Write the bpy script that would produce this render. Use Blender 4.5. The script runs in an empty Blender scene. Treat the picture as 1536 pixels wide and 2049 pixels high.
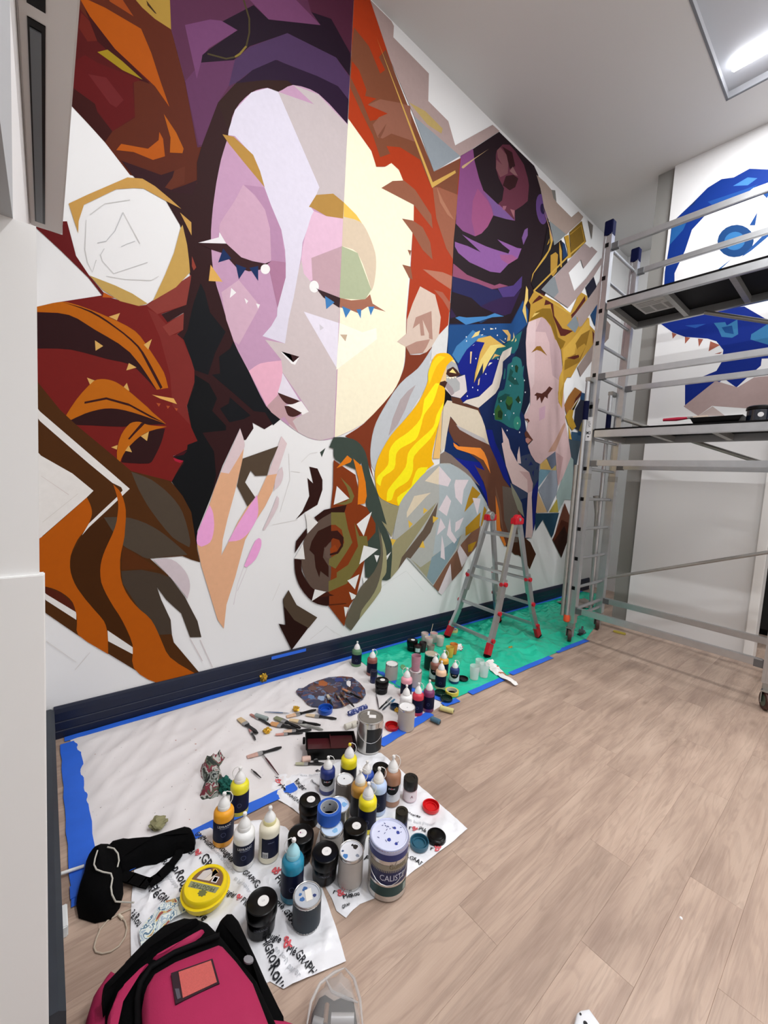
import bpy, bmesh, math, random
from mathutils import Vector, Matrix, noise
from mathutils.geometry import delaunay_2d_cdt
random.seed(7)
scene = bpy.context.scene
COL = scene.collection
# ------------------------------------------------------------------ camera
W, H, F = 1536.0, 2049.0, 817.78
EYE = Vector((0.0, 0.0, 1.55))
YAW, PITCH, ROLL = 0.695036, -0.080899, 0.0586694
_f = Vector((math.sin(YAW)*math.cos(PITCH), math.cos(YAW)*math.cos(PITCH), math.sin(PITCH)))
_r0 = Vector((math.cos(YAW), -math.sin(YAW), 0)); _u0 = _r0.cross(_f)
_r = math.cos(ROLL)*_r0 + math.sin(ROLL)*_u0
_u = -math.sin(ROLL)*_r0 + math.cos(ROLL)*_u0
cam_d = bpy.data.cameras.new('camera'); cam = bpy.data.objects.new('camera', cam_d); COL.objects.link(cam)
cam_d.sensor_fit = 'VERTICAL'; cam_d.sensor_height = 36.0; cam_d.lens = 36.0*F/H
cam_d.clip_start = 0.02
cam.matrix_world = Matrix(((_r.x, _u.x, -_f.x, EYE.x), (_r.y, _u.y, -_f.y, EYE.y), (_r.z, _u.z, -_f.z, EYE.z), (0, 0, 0, 1)))
scene.camera = cam
# ------------------------------------------------------------------ world, exposure
world = bpy.data.worlds.new('world'); scene.world = world; world.use_nodes = True
bg = world.node_tree.nodes['Background']; bg.inputs[0].default_value = (0.93, 0.96, 1.0, 1); bg.inputs[1].default_value = 0.35
vs = scene.view_settings
vs.view_transform = 'Standard'; vs.look = 'None'; vs.exposure = 0.0; vs.gamma = 1.0; vs.use_curve_mapping = False
TUBE_POWER = 31.5      # watts of each ceiling tube
# ------------------------------------------------------------------ measuring helpers
def ray(px, py):
    return (px-W/2)/F*_r - (py-H/2)/F*_u + _f
def atz(px, py, z=0.0):
    d = ray(px, py); return EYE + d*((z-EYE.z)/d.z)
def atx(px, py, x):
    d = ray(px, py); return EYE + d*((x-EYE.x)/d.x)
def aty(px, py, y):
    d = ray(px, py); return EYE + d*((y-EYE.y)/d.y)
def facing(p):          # angle (about z) from a point towards the doorway the room is seen from
    return math.atan2(EYE.y-p.y, EYE.x-p.x)
# ------------------------------------------------------------------ materials
def lin(c):
    return c/12.92 if c <= 0.04045 else ((c+0.055)/1.055)**2.4
def rgb(h):
    return tuple(lin(int(h[i:i+2], 16)/255) for i in (0, 2, 4)) + (1,)
MATS = {}
def mat(name, col, rough=0.5, metal=0.0, bump=0.0, bscale=200, vary=0.0, vscale=20, trans=0.0, alpha=1.0, coat=0.0, emit=None, estr=0, ior=1.45, spec=0.5, bdist=0.004):
    if name in MATS: return MATS[name]
    m = bpy.data.materials.new(name); m.use_nodes = True
    n = m.node_tree.nodes; l = m.node_tree.links; b = n['Principled BSDF']
    c = rgb(col) if isinstance(col, str) else col
    b.inputs['Base Color'].default_value = c; b.inputs['Roughness'].default_value = rough
    b.inputs['Metallic'].default_value = metal; b.inputs['Coat Weight'].default_value = coat
    b.inputs['Transmission Weight'].default_value = trans; b.inputs['Alpha'].default_value = alpha; b.inputs['IOR'].default_value = ior; b.inputs['Specular IOR Level'].default_value = spec
    if emit:
        b.inputs['Emission Color'].default_value = rgb(emit); b.inputs['Emission Strength'].default_value = estr
    tc = n.new('ShaderNodeTexCoord')
    if vary:
        t = n.new('ShaderNodeTexNoise'); t.inputs['Scale'].default_value = vscale; t.inputs['Detail'].default_value = 5
        l.new(tc.outputs['Object'], t.inputs['Vector'])
        mx = n.new('ShaderNodeMix'); mx.data_type = 'RGBA'
        k = 1-vary; k2 = 1+vary
        mx.inputs[6].default_value = (c[0]*k, c[1]*k, c[2]*k, 1); mx.inputs[7].default_value = tuple(min(1, x*k2) for x in c[:3])+(1,)
        l.new(t.outputs['Fac'], mx.inputs[0]); l.new(mx.outputs[2], b.inputs['Base Color'])
    if bump:
        t2 = n.new('ShaderNodeTexNoise'); t2.inputs['Scale'].default_value = bscale; t2.inputs['Detail'].default_value = 3
        l.new(tc.outputs['Object'], t2.inputs['Vector'])
        bp = n.new('ShaderNodeBump'); bp.inputs['Strength'].default_value = bump; bp.inputs['Distance'].default_value = bdist
        l.new(t2.outputs['Fac'], bp.inputs['Height']); l.new(bp.outputs['Normal'], b.inputs['Normal'])
    MATS[name] = m
    return m
def splotch(name, cols, scale=18, rough=0.5, detail=3, sharp=True):
    """several paint colours in irregular patches"""
    if name in MATS: return MATS[name]
    m = bpy.data.materials.new(name); m.use_nodes = True
    n = m.node_tree.nodes; l = m.node_tree.links; b = n['Principled BSDF']; b.inputs['Roughness'].default_value = rough
    tc = n.new('ShaderNodeTexCoord'); t = n.new('ShaderNodeTexNoise'); t.inputs['Scale'].default_value = scale; t.inputs['Detail'].default_value = detail
    t.inputs['Distortion'].default_value = 0.6
    l.new(tc.outputs['Object'], t.inputs['Vector'])
    r = n.new('ShaderNodeValToRGB'); e = r.color_ramp.elements
    r.color_ramp.interpolation = 'CONSTANT' if sharp else 'LINEAR'
    k = len(cols)
    while len(e) < k: e.new(0.5)
    for i, c in enumerate(cols):
        e[i].position = 0.0 if i == 0 else 0.33 + 0.34*i/k; e[i].color = rgb(c)
    l.new(t.outputs['Fac'], r.inputs['Fac']); l.new(r.outputs['Color'], b.inputs['Base Color'])
    MATS[name] = m
    return m
def wood_mat():
    m = bpy.data.materials.new('oak_plank'); m.use_nodes = True
    n = m.node_tree.nodes; l = m.node_tree.links; b = n['Principled BSDF']
    tc = n.new('ShaderNodeTexCoord'); oi = n.new('ShaderNodeObjectInfo')
    off = n.new('ShaderNodeVectorMath'); off.operation = 'SCALE'; off.inputs[0].default_value = (31, 17, 5)
    l.new(oi.outputs['Random'], off.inputs['Scale'])
    ad = n.new('ShaderNodeVectorMath'); l.new(tc.outputs['Object'], ad.inputs[0]); l.new(off.outputs[0], ad.inputs[1])
    def sc(v):
        s = n.new('ShaderNodeVectorMath'); s.operation = 'MULTIPLY'; s.inputs[1].default_value = v; l.new(ad.outputs[0], s.inputs[0]); return s
    # broad figure: distorted rings, long in the plank's direction
    s1 = sc((0.9, 7.0, 1)); w = n.new('ShaderNodeTexNoise'); w.inputs['Scale'].default_value = 1.5; w.inputs['Detail'].default_value = 3; w.inputs['Distortion'].default_value = 1.2
    l.new(s1.outputs[0], w.inputs['Vector'])
    mul = n.new('ShaderNodeMath'); mul.operation = 'MULTIPLY'; mul.inputs[1].default_value = 42; l.new(w.outputs['Fac'], mul.inputs[0])
    sn = n.new('ShaderNodeMath'); sn.operation = 'SINE'; l.new(mul.outputs[0], sn.inputs[0])
    # fine fibres
    s2 = sc((6, 260, 1)); f = n.new('ShaderNodeTexNoise'); f.inputs['Scale'].default_value = 1; f.inputs['Detail'].default_value = 4; l.new(s2.outputs[0], f.inputs['Vector'])
    # cloudy tone and dark smudges
    s3 = sc((1.3, 7.0, 1)); g = n.new('ShaderNodeTexNoise'); g.inputs['Scale'].default_value = 1.3; g.inputs['Detail'].default_value = 5; l.new(s3.outputs[0], g.inputs['Vector'])
    s4 = sc((2.6, 7, 1)); kn = n.new('ShaderNodeTexVoronoi'); kn.inputs['Scale'].default_value = 0.8; l.new(s4.outputs[0], kn.inputs['Vector'])
    kr = n.new('ShaderNodeValToRGB'); kr.color_ramp.elements[0].position = 0.0; kr.color_ramp.elements[0].color = (1, 1, 1, 1); kr.color_ramp.elements[1].position = 0.17; kr.color_ramp.elements[1].color = (0, 0, 0, 1)
    l.new(kn.outputs['Distance'], kr.inputs['Fac'])
    base = n.new('ShaderNodeValToRGB'); e = base.color_ramp.elements
    e[0].position = 0.28; e[0].color = rgb('94796a'); e[1].position = 0.74; e[1].color = rgb('cbb19e')
    x = e.new(0.5); x.color = rgb('b69b89')
    l.new(g.outputs['Fac'], base.inputs['Fac'])
    def mixc(a, bcol, fac, mode, k):
        mx = n.new('ShaderNodeMix'); mx.data_type = 'RGBA'; mx.blend_type = mode
        l.new(a, mx.inputs[6]); mx.inputs[7].default_value = bcol
        mm = n.new('ShaderNodeMath'); mm.operation = 'MULTIPLY'; mm.inputs[1].default_value = k; mm.use_clamp = True; l.new(fac, mm.inputs[0]); l.new(mm.outputs[0], mx.inputs[0])
        return mx.outputs[2]
    s5 = sc((1.6, 26, 1)); dk = n.new('ShaderNodeTexNoise'); dk.inputs['Scale'].default_value = 1; dk.inputs['Detail'].default_value = 6; dk.inputs['Roughness'].default_value = 0.65; l.new(s5.outputs[0], dk.inputs['Vector'])
    dr_ = n.new('ShaderNodeMapRange'); dr_.inputs['From Min'].default_value = 0.5; dr_.inputs['From Max'].default_value = 0.78; l.new(dk.outputs['Fac'], dr_.inputs['Value'])
    c = mixc(base.outputs['Color'], rgb('84695a'), sn.outputs[0], 'MIX', 0.26)
    c = mixc(c, rgb('7a6152'), dr_.outputs[0], 'MIX', 0.75)
    c = mixc(c, rgb('decbba'), f.outputs['Fac'], 'MIX', 0.34)
    c = mixc(c, rgb('74604f'), kr.outputs['Color'], 'MIX', 0.5)
    hs = n.new('ShaderNodeHueSaturation'); l.new(c, hs.inputs['Color'])
    vv = n.new('ShaderNodeMapRange'); vv.inputs['To Min'].default_value = 0.90; vv.inputs['To Max'].default_value = 0.99; l.new(oi.outputs['Random'], vv.inputs['Value']); l.new(vv.outputs[0], hs.inputs['Value'])
    l.new(hs.outputs['Color'], b.inputs['Base Color']); b.inputs['Roughness'].default_value = 0.42
    bp = n.new('ShaderNodeBump'); bp.inputs['Strength'].default_value = 0.12; bp.inputs['Distance'].default_value = 0.002; l.new(f.outputs['Fac'], bp.inputs['Height']); l.new(bp.outputs['Normal'], b.inputs['Normal'])
    return m
def paint_mat():
    m = bpy.data.materials.new('wall_paint_colours'); m.use_nodes = True
    n = m.node_tree.nodes; l = m.node_tree.links; b = n['Principled BSDF']
    a = n.new('ShaderNodeVertexColor'); a.layer_name = 'Col'
    tc = n.new('ShaderNodeTexCoord'); t = n.new('ShaderNodeTexNoise'); t.inputs['Scale'].default_value = 35; t.inputs['Detail'].default_value = 6
    l.new(tc.outputs['Object'], t.inputs['Vector'])
    mr = n.new('ShaderNodeMapRange'); mr.inputs['To Min'].default_value = 0.94; mr.inputs['To Max'].default_value = 1.06; l.new(t.outputs['Fac'], mr.inputs['Value'])
    hs = n.new('ShaderNodeHueSaturation'); l.new(a.outputs['Color'], hs.inputs['Color']); l.new(mr.outputs[0], hs.inputs['Value'])
    l.new(hs.outputs['Color'], b.inputs['Base Color']); b.inputs['Roughness'].default_value = 0.6; b.inputs['Specular IOR Level'].default_value = 0.12
    return m
# ------------------------------------------------------------------ geometry helpers
def tagit(o, label=None, cat=None, group=None, kind=None):
    if label: o['label'] = label
    if cat: o['category'] = cat
    if group: o['group'] = group
    if kind: o['kind'] = kind
    return o
def empty(name, loc=(0, 0, 0), label=None, cat=None, group=None, rz=0.0):
    o = bpy.data.objects.new(name, None); o.empty_display_size = 0.05; COL.objects.link(o)
    o.location = loc; o.rotation_euler = (0, 0, rz)
    return tagit(o, label, cat, group)
class G:
    """collects shapes and links them as one mesh object"""
    def __init__(s): s.v = []; s.f = []
    def add(s, vs, fs, M=None):
        b = len(s.v)
        s.v += [tuple(M @ Vector(p)) for p in vs] if M is not None else [tuple(p) for p in vs]
        s.f += [tuple(i+b for i in f) for f in fs]
        return s
    def box(s, x0, x1, y0, y1, z0, z1, M=None):
        return s.add([(x0, y0, z0), (x1, y0, z0), (x1, y1, z0), (x0, y1, z0), (x0, y0, z1), (x1, y0, z1), (x1, y1, z1), (x0, y1, z1)],
                     [(3, 2, 1, 0), (4, 5, 6, 7), (0, 1, 5, 4), (1, 2, 6, 5), (2, 3, 7, 6), (3, 0, 4, 7)], M)
    def lathe(s, prof, n=28, M=None, a0=0.0, a1=None, sx=1.0, sy=1.0):
        full = a1 is None; a1 = a0+2*math.pi if full else a1
        k = n if full else n+1
        vs = []; fs = []
        for r, z in prof:
            for i in range(k):
                a = a0+(a1-a0)*i/n; vs.append((r*math.cos(a)*sx, r*math.sin(a)*sy, z))
        for j in range(len(prof)-1):
            for i in range(n):
                i2 = (i+1) % k if full else i+1
                fs.append((j*k+i, j*k+i2, (j+1)*k+i2, (j+1)*k+i))
        if full:
            if prof[0][0] > 1e-6: fs.append(tuple(range(k))[::-1])
            if prof[-1][0] > 1e-6: fs.append(tuple((len(prof)-1)*k+i for i in range(k)))
        return s.add(vs, fs, M)
    def shell(s, prof, n=28, M=None):
        """open lathe, no caps"""
        vs = []; fs = []
        for r, z in prof:
            for i in range(n):
                a = 2*math.pi*i/n; vs.append((r*math.cos(a), r*math.sin(a), z))
        for j in range(len(prof)-1):
            for i in range(n):
                fs.append((j*n+i, j*n+(i+1) % n, (j+1)*n+(i+1) % n, (j+1)*n+i))
        return s.add(vs, fs, M)
    def tube(s, pts, r, n=10, caps=True):
        pts = [Vector(p) for p in pts]; rr = r if isinstance(r, (list, tuple)) else [r]*len(pts)
        vs = []; fs = []; up = None
        for i, p in enumerate(pts):
            d = (pts[min(i+1, len(pts)-1)]-pts[max(i-1, 0)]).normalized()
            if up is None:
                up = d.orthogonal().normalized()
            up = (up-d*up.dot(d)); up = up.normalized() if up.length > 1e-6 else d.orthogonal().normalized()
            q = d.cross(up)
            for k in range(n):
                a = 2*math.pi*k/n; vs.append(p+(up*math.cos(a)+q*math.sin(a))*rr[i])
        for j in range(len(pts)-1):
            for k in range(n):
                fs.append((j*n+k, j*n+(k+1) % n, (j+1)*n+(k+1) % n, (j+1)*n+k))
        if caps:
            fs.append(tuple(range(n))[::-1]); fs.append(tuple((len(pts)-1)*n+k for k in range(n)))
        return s.add(vs, fs)
    def bar(s, a, b, w, h, up=(0, 0, 1)):
        a = Vector(a); b = Vector(b); d = (b-a).normalized(); up = Vector(up); q = d.cross(up).normalized(); u = q.cross(d)
        vs = []
        for p in (a, b):
            for i, j in ((-1, -1), (1, -1), (1, 1), (-1, 1)): vs.append(p+q*(w/2*i)+u*(h/2*j))
        return s.add(vs, [(0, 3, 2, 1), (4, 5, 6, 7), (0, 1, 5, 4), (1, 2, 6, 5), (2, 3, 7, 6), (3, 0, 4, 7)])
    def pillow(s, poly, z0, z1, inset=0.03, dome=0.02, steps=4, bulge=0.0):
        """puffed up flat outline: rounded flank and a domed top"""
        pts = [Vector((p[0], p[1])) for p in poly]; n = len(pts)
        area = sum(pts[i].x*pts[(i+1) % n].y-pts[(i+1) % n].x*pts[i].y for i in range(n))
        if area < 0: pts.reverse()
        nor = []
        for i in range(n):
            a = (pts[i]-pts[i-1]).normalized(); b = (pts[(i+1) % n]-pts[i]).normalized()
            t = (a+b).normalized(); nor.append(Vector((-t.y, t.x)))
        cen = sum(pts, Vector((0, 0)))/n
        rings = [(0.0, z0)]
        for k in range(1, steps+1):
            a = math.pi/2*k/steps
            rings.append((inset*(1-math.cos(a))-bulge*math.sin(math.pi*k/steps*0.5)*math.cos(a), z0+(z1-z0)*math.sin(a)))
        vs = []; fs = []
        for ins, z in rings:
            for p, q in zip(pts, nor): vs.append((p.x+q.x*ins, p.y+q.y*ins, z))
        last = [Vector((v[0], v[1])) for v in vs[-n:]]
        for t in (0.66, 0.33):
            for p in last:
                q = cen+(p-cen)*t; vs.append((q.x, q.y, z1+dome*(1-t*t)))
        vs.append((cen.x, cen.y, z1+dome))
        R = len(rings)+2
        for j in range(R-1):
            for i in range(n):
                fs.append((j*n+i, j*n+(i+1) % n, (j+1)*n+(i+1) % n, (j+1)*n+i))
        for i in range(n): fs.append(((R-1)*n+i, (R-1)*n+(i+1) % n, R*n))
        fs.append(tuple(range(n))[::-1])
        return s.add(vs, fs)
    def build(s, name, m, parent=None, smooth=False, loc=None, ang=0.7, bevel=0.0):
        me = bpy.data.meshes.new(name); me.from_pydata(s.v, [], s.f)
        if bevel:
            bm = bmesh.new(); bm.from_mesh(me)
            bmesh.ops.bevel(bm, geom=[e for e in bm.edges if len(e.link_faces) == 2 and e.calc_face_angle(0) > 0.6], offset=bevel, segments=2, affect='EDGES', clamp_overlap=True)
            bm.to_mesh(me); bm.free()
        me.update()
        if smooth:
            for p in me.polygons: p.use_smooth = True
            me.set_sharp_from_angle(angle=ang)
        me.materials.append(m)
        o = bpy.data.objects.new(name, me); COL.objects.link(o)
        if parent: o.parent = parent
        if loc is not None: o.location = loc
        return o
def struct(g, name, m, **k):
    o = g.build(name, m, **k); o['kind'] = 'structure'; return o
def copy_tree(o, parent=None):
    c = o.copy(); COL.objects.link(c); c.parent = parent
    for ch in [x for x in o.children]: copy_tree(ch, c)
    return c
_txt = {}
def text_geo(s, bold=0.0):
    """outline of a word as flat triangles, 1 unit high, centred"""
    if (s, bold) in _txt: return _txt[(s, bold)]
    cu = bpy.data.curves.new('lettering', 'FONT'); cu.body = s; cu.align_x = 'CENTER'; cu.align_y = 'CENTER'; cu.resolution_u = 2; cu.offset = bold
    o = bpy.data.objects.new('lettering', cu); COL.objects.link(o)
    dg = bpy.context.evaluated_depsgraph_get(); dg.update()
    me = bpy.data.meshes.new_from_object(o.evaluated_get(dg))
    v = [tuple(x.co) for x in me.vertices]; f = [tuple(p.vertices) for p in me.polygons]
    bpy.data.objects.remove(o); bpy.data.curves.remove(cu); bpy.data.meshes.remove(me)
    _txt[(s, bold)] = (v, f); return v, f
def wrap_text(g, s, size, R, z, ang, squeeze=1.0):
    """letters laid round a cylinder of radius R"""
    v, f = text_geo(s)
    g.add([(R*math.cos(ang+x*size*squeeze/R), R*math.sin(ang+x*size*squeeze/R), z+y*size) for x, y, _ in v], f)
def inside(x, y, poly):
    c = False; n = len(poly); j = n-1
    for i in range(n):
        if (poly[i][1] > y) != (poly[j][1] > y) and x < (poly[j][0]-poly[i][0])*(y-poly[i][1])/(poly[j][1]-poly[i][1])+poly[i][0]: c = not c
        j = i
    return c
def sheet(name, poly, step, hf, m, parent=None, smooth=True):
    """a thin sheet lying on the floor: outline filled with a fine net, raised by hf(x, y)"""
    b = []
    n = len(poly)
    for i in range(n):
        p = Vector(poly[i][:2]); q = Vector(poly[(i+1) % n][:2]); k = max(1, int((q-p).length/step))
        for t in range(k): b.append(p.lerp(q, t/k))
    nb = len(b); edges = [(i, (i+1) % nb) for i in range(nb)]
    xs = [p.x for p in b]; ys = [p.y for p in b]
    bp = [(p.x, p.y) for p in b]; pts = list(b)
    y = min(ys)+step/2; row = 0
    while y < max(ys):
        x = min(xs)+step/2+(row % 2)*step/2
        while x < max(xs):
            if inside(x, y, bp) and all((x-q.x)**2+(y-q.y)**2 > (step*0.4)**2 for q in b): pts.append(Vector((x, y)))
            x += step
        y += step*0.87; row += 1
    r = delaunay_2d_cdt(pts, edges, [], 1, 1e-6)
    g = G(); g.v = [(p.x, p.y, hf(p.x, p.y)) for p in r[0]]; g.f = [tuple(f) for f in r[2]]
    return g.build(name, m, parent, smooth=smooth, ang=1.2)
def nz(x, y, s, seed=0.0):
    return noise.noise(Vector((x*s+seed, y*s-seed, seed*1.7)))
def ridges(x, y, s, seed=0.0, ax=0.0, stretch=3.0):
    c, d = math.cos(ax), math.sin(ax)
    u = (x*c+y*d)*s/stretch; v = (-x*d+y*c)*s
    w = noise.noise(Vector((u+seed, v, seed)))
    return (1-abs(w)*2.2)**3 if abs(w) < 0.45 else 0.0
# ------------------------------------------------------------------ common materials
M_WALL = mat('white_wall_paint', 'e6e6e6', 0.7, bump=0.05, bscale=300)
M_WALLG = mat('grey_wall_strip', '8d8c88', 0.75)  # darker grey for the strip beside the end wall panel
M_CEIL = mat('ceiling_paint', 'cfcecd', 0.85)
M_PAINT = paint_mat()
M_NAVYB = mat('navy_gloss_skirting', '0e1830', 0.4, bump=0.1, bscale=60, vary=0.25, vscale=9)
M_CHAR = mat('charcoal_skirting', '2d333b', 0.45, vary=0.15)
M_ALU = mat('brushed_aluminium', 'b9bbbd', 0.32, 0.85, bump=0.04, bscale=90, vary=0.12, vscale=14)
M_ALU2 = mat('dull_aluminium', 'a4a39f', 0.45, 0.7, vary=0.15, vscale=20)
M_BLK = mat('black_plastic', '060607', 0.3, spec=0.22)
M_BLKM = mat('black_matt', '08080a', 0.75, spec=0.15)
M_WHT = mat('white_plastic', 'eeedec', 0.4)
M_NAVY = mat('navy_label', '0d1330', 0.45, vary=0.15, vscale=30, spec=0.2)
M_RED = mat('red_plastic', 'bf1226', 0.35)
M_BLUETAPE = mat('blue_masking_tape', '2a68dc', 0.6, bump=0.1, bscale=400, vary=0.12, vscale=12)
M_TIN = mat('tin_plate', 'cac7c3', 0.25, 0.8, vary=0.08, vscale=25)
M_INK = mat('black_ink', '14151a', 0.6)
M_PRINTW = mat('white_print', 'dfe2ea', 0.6)
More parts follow.
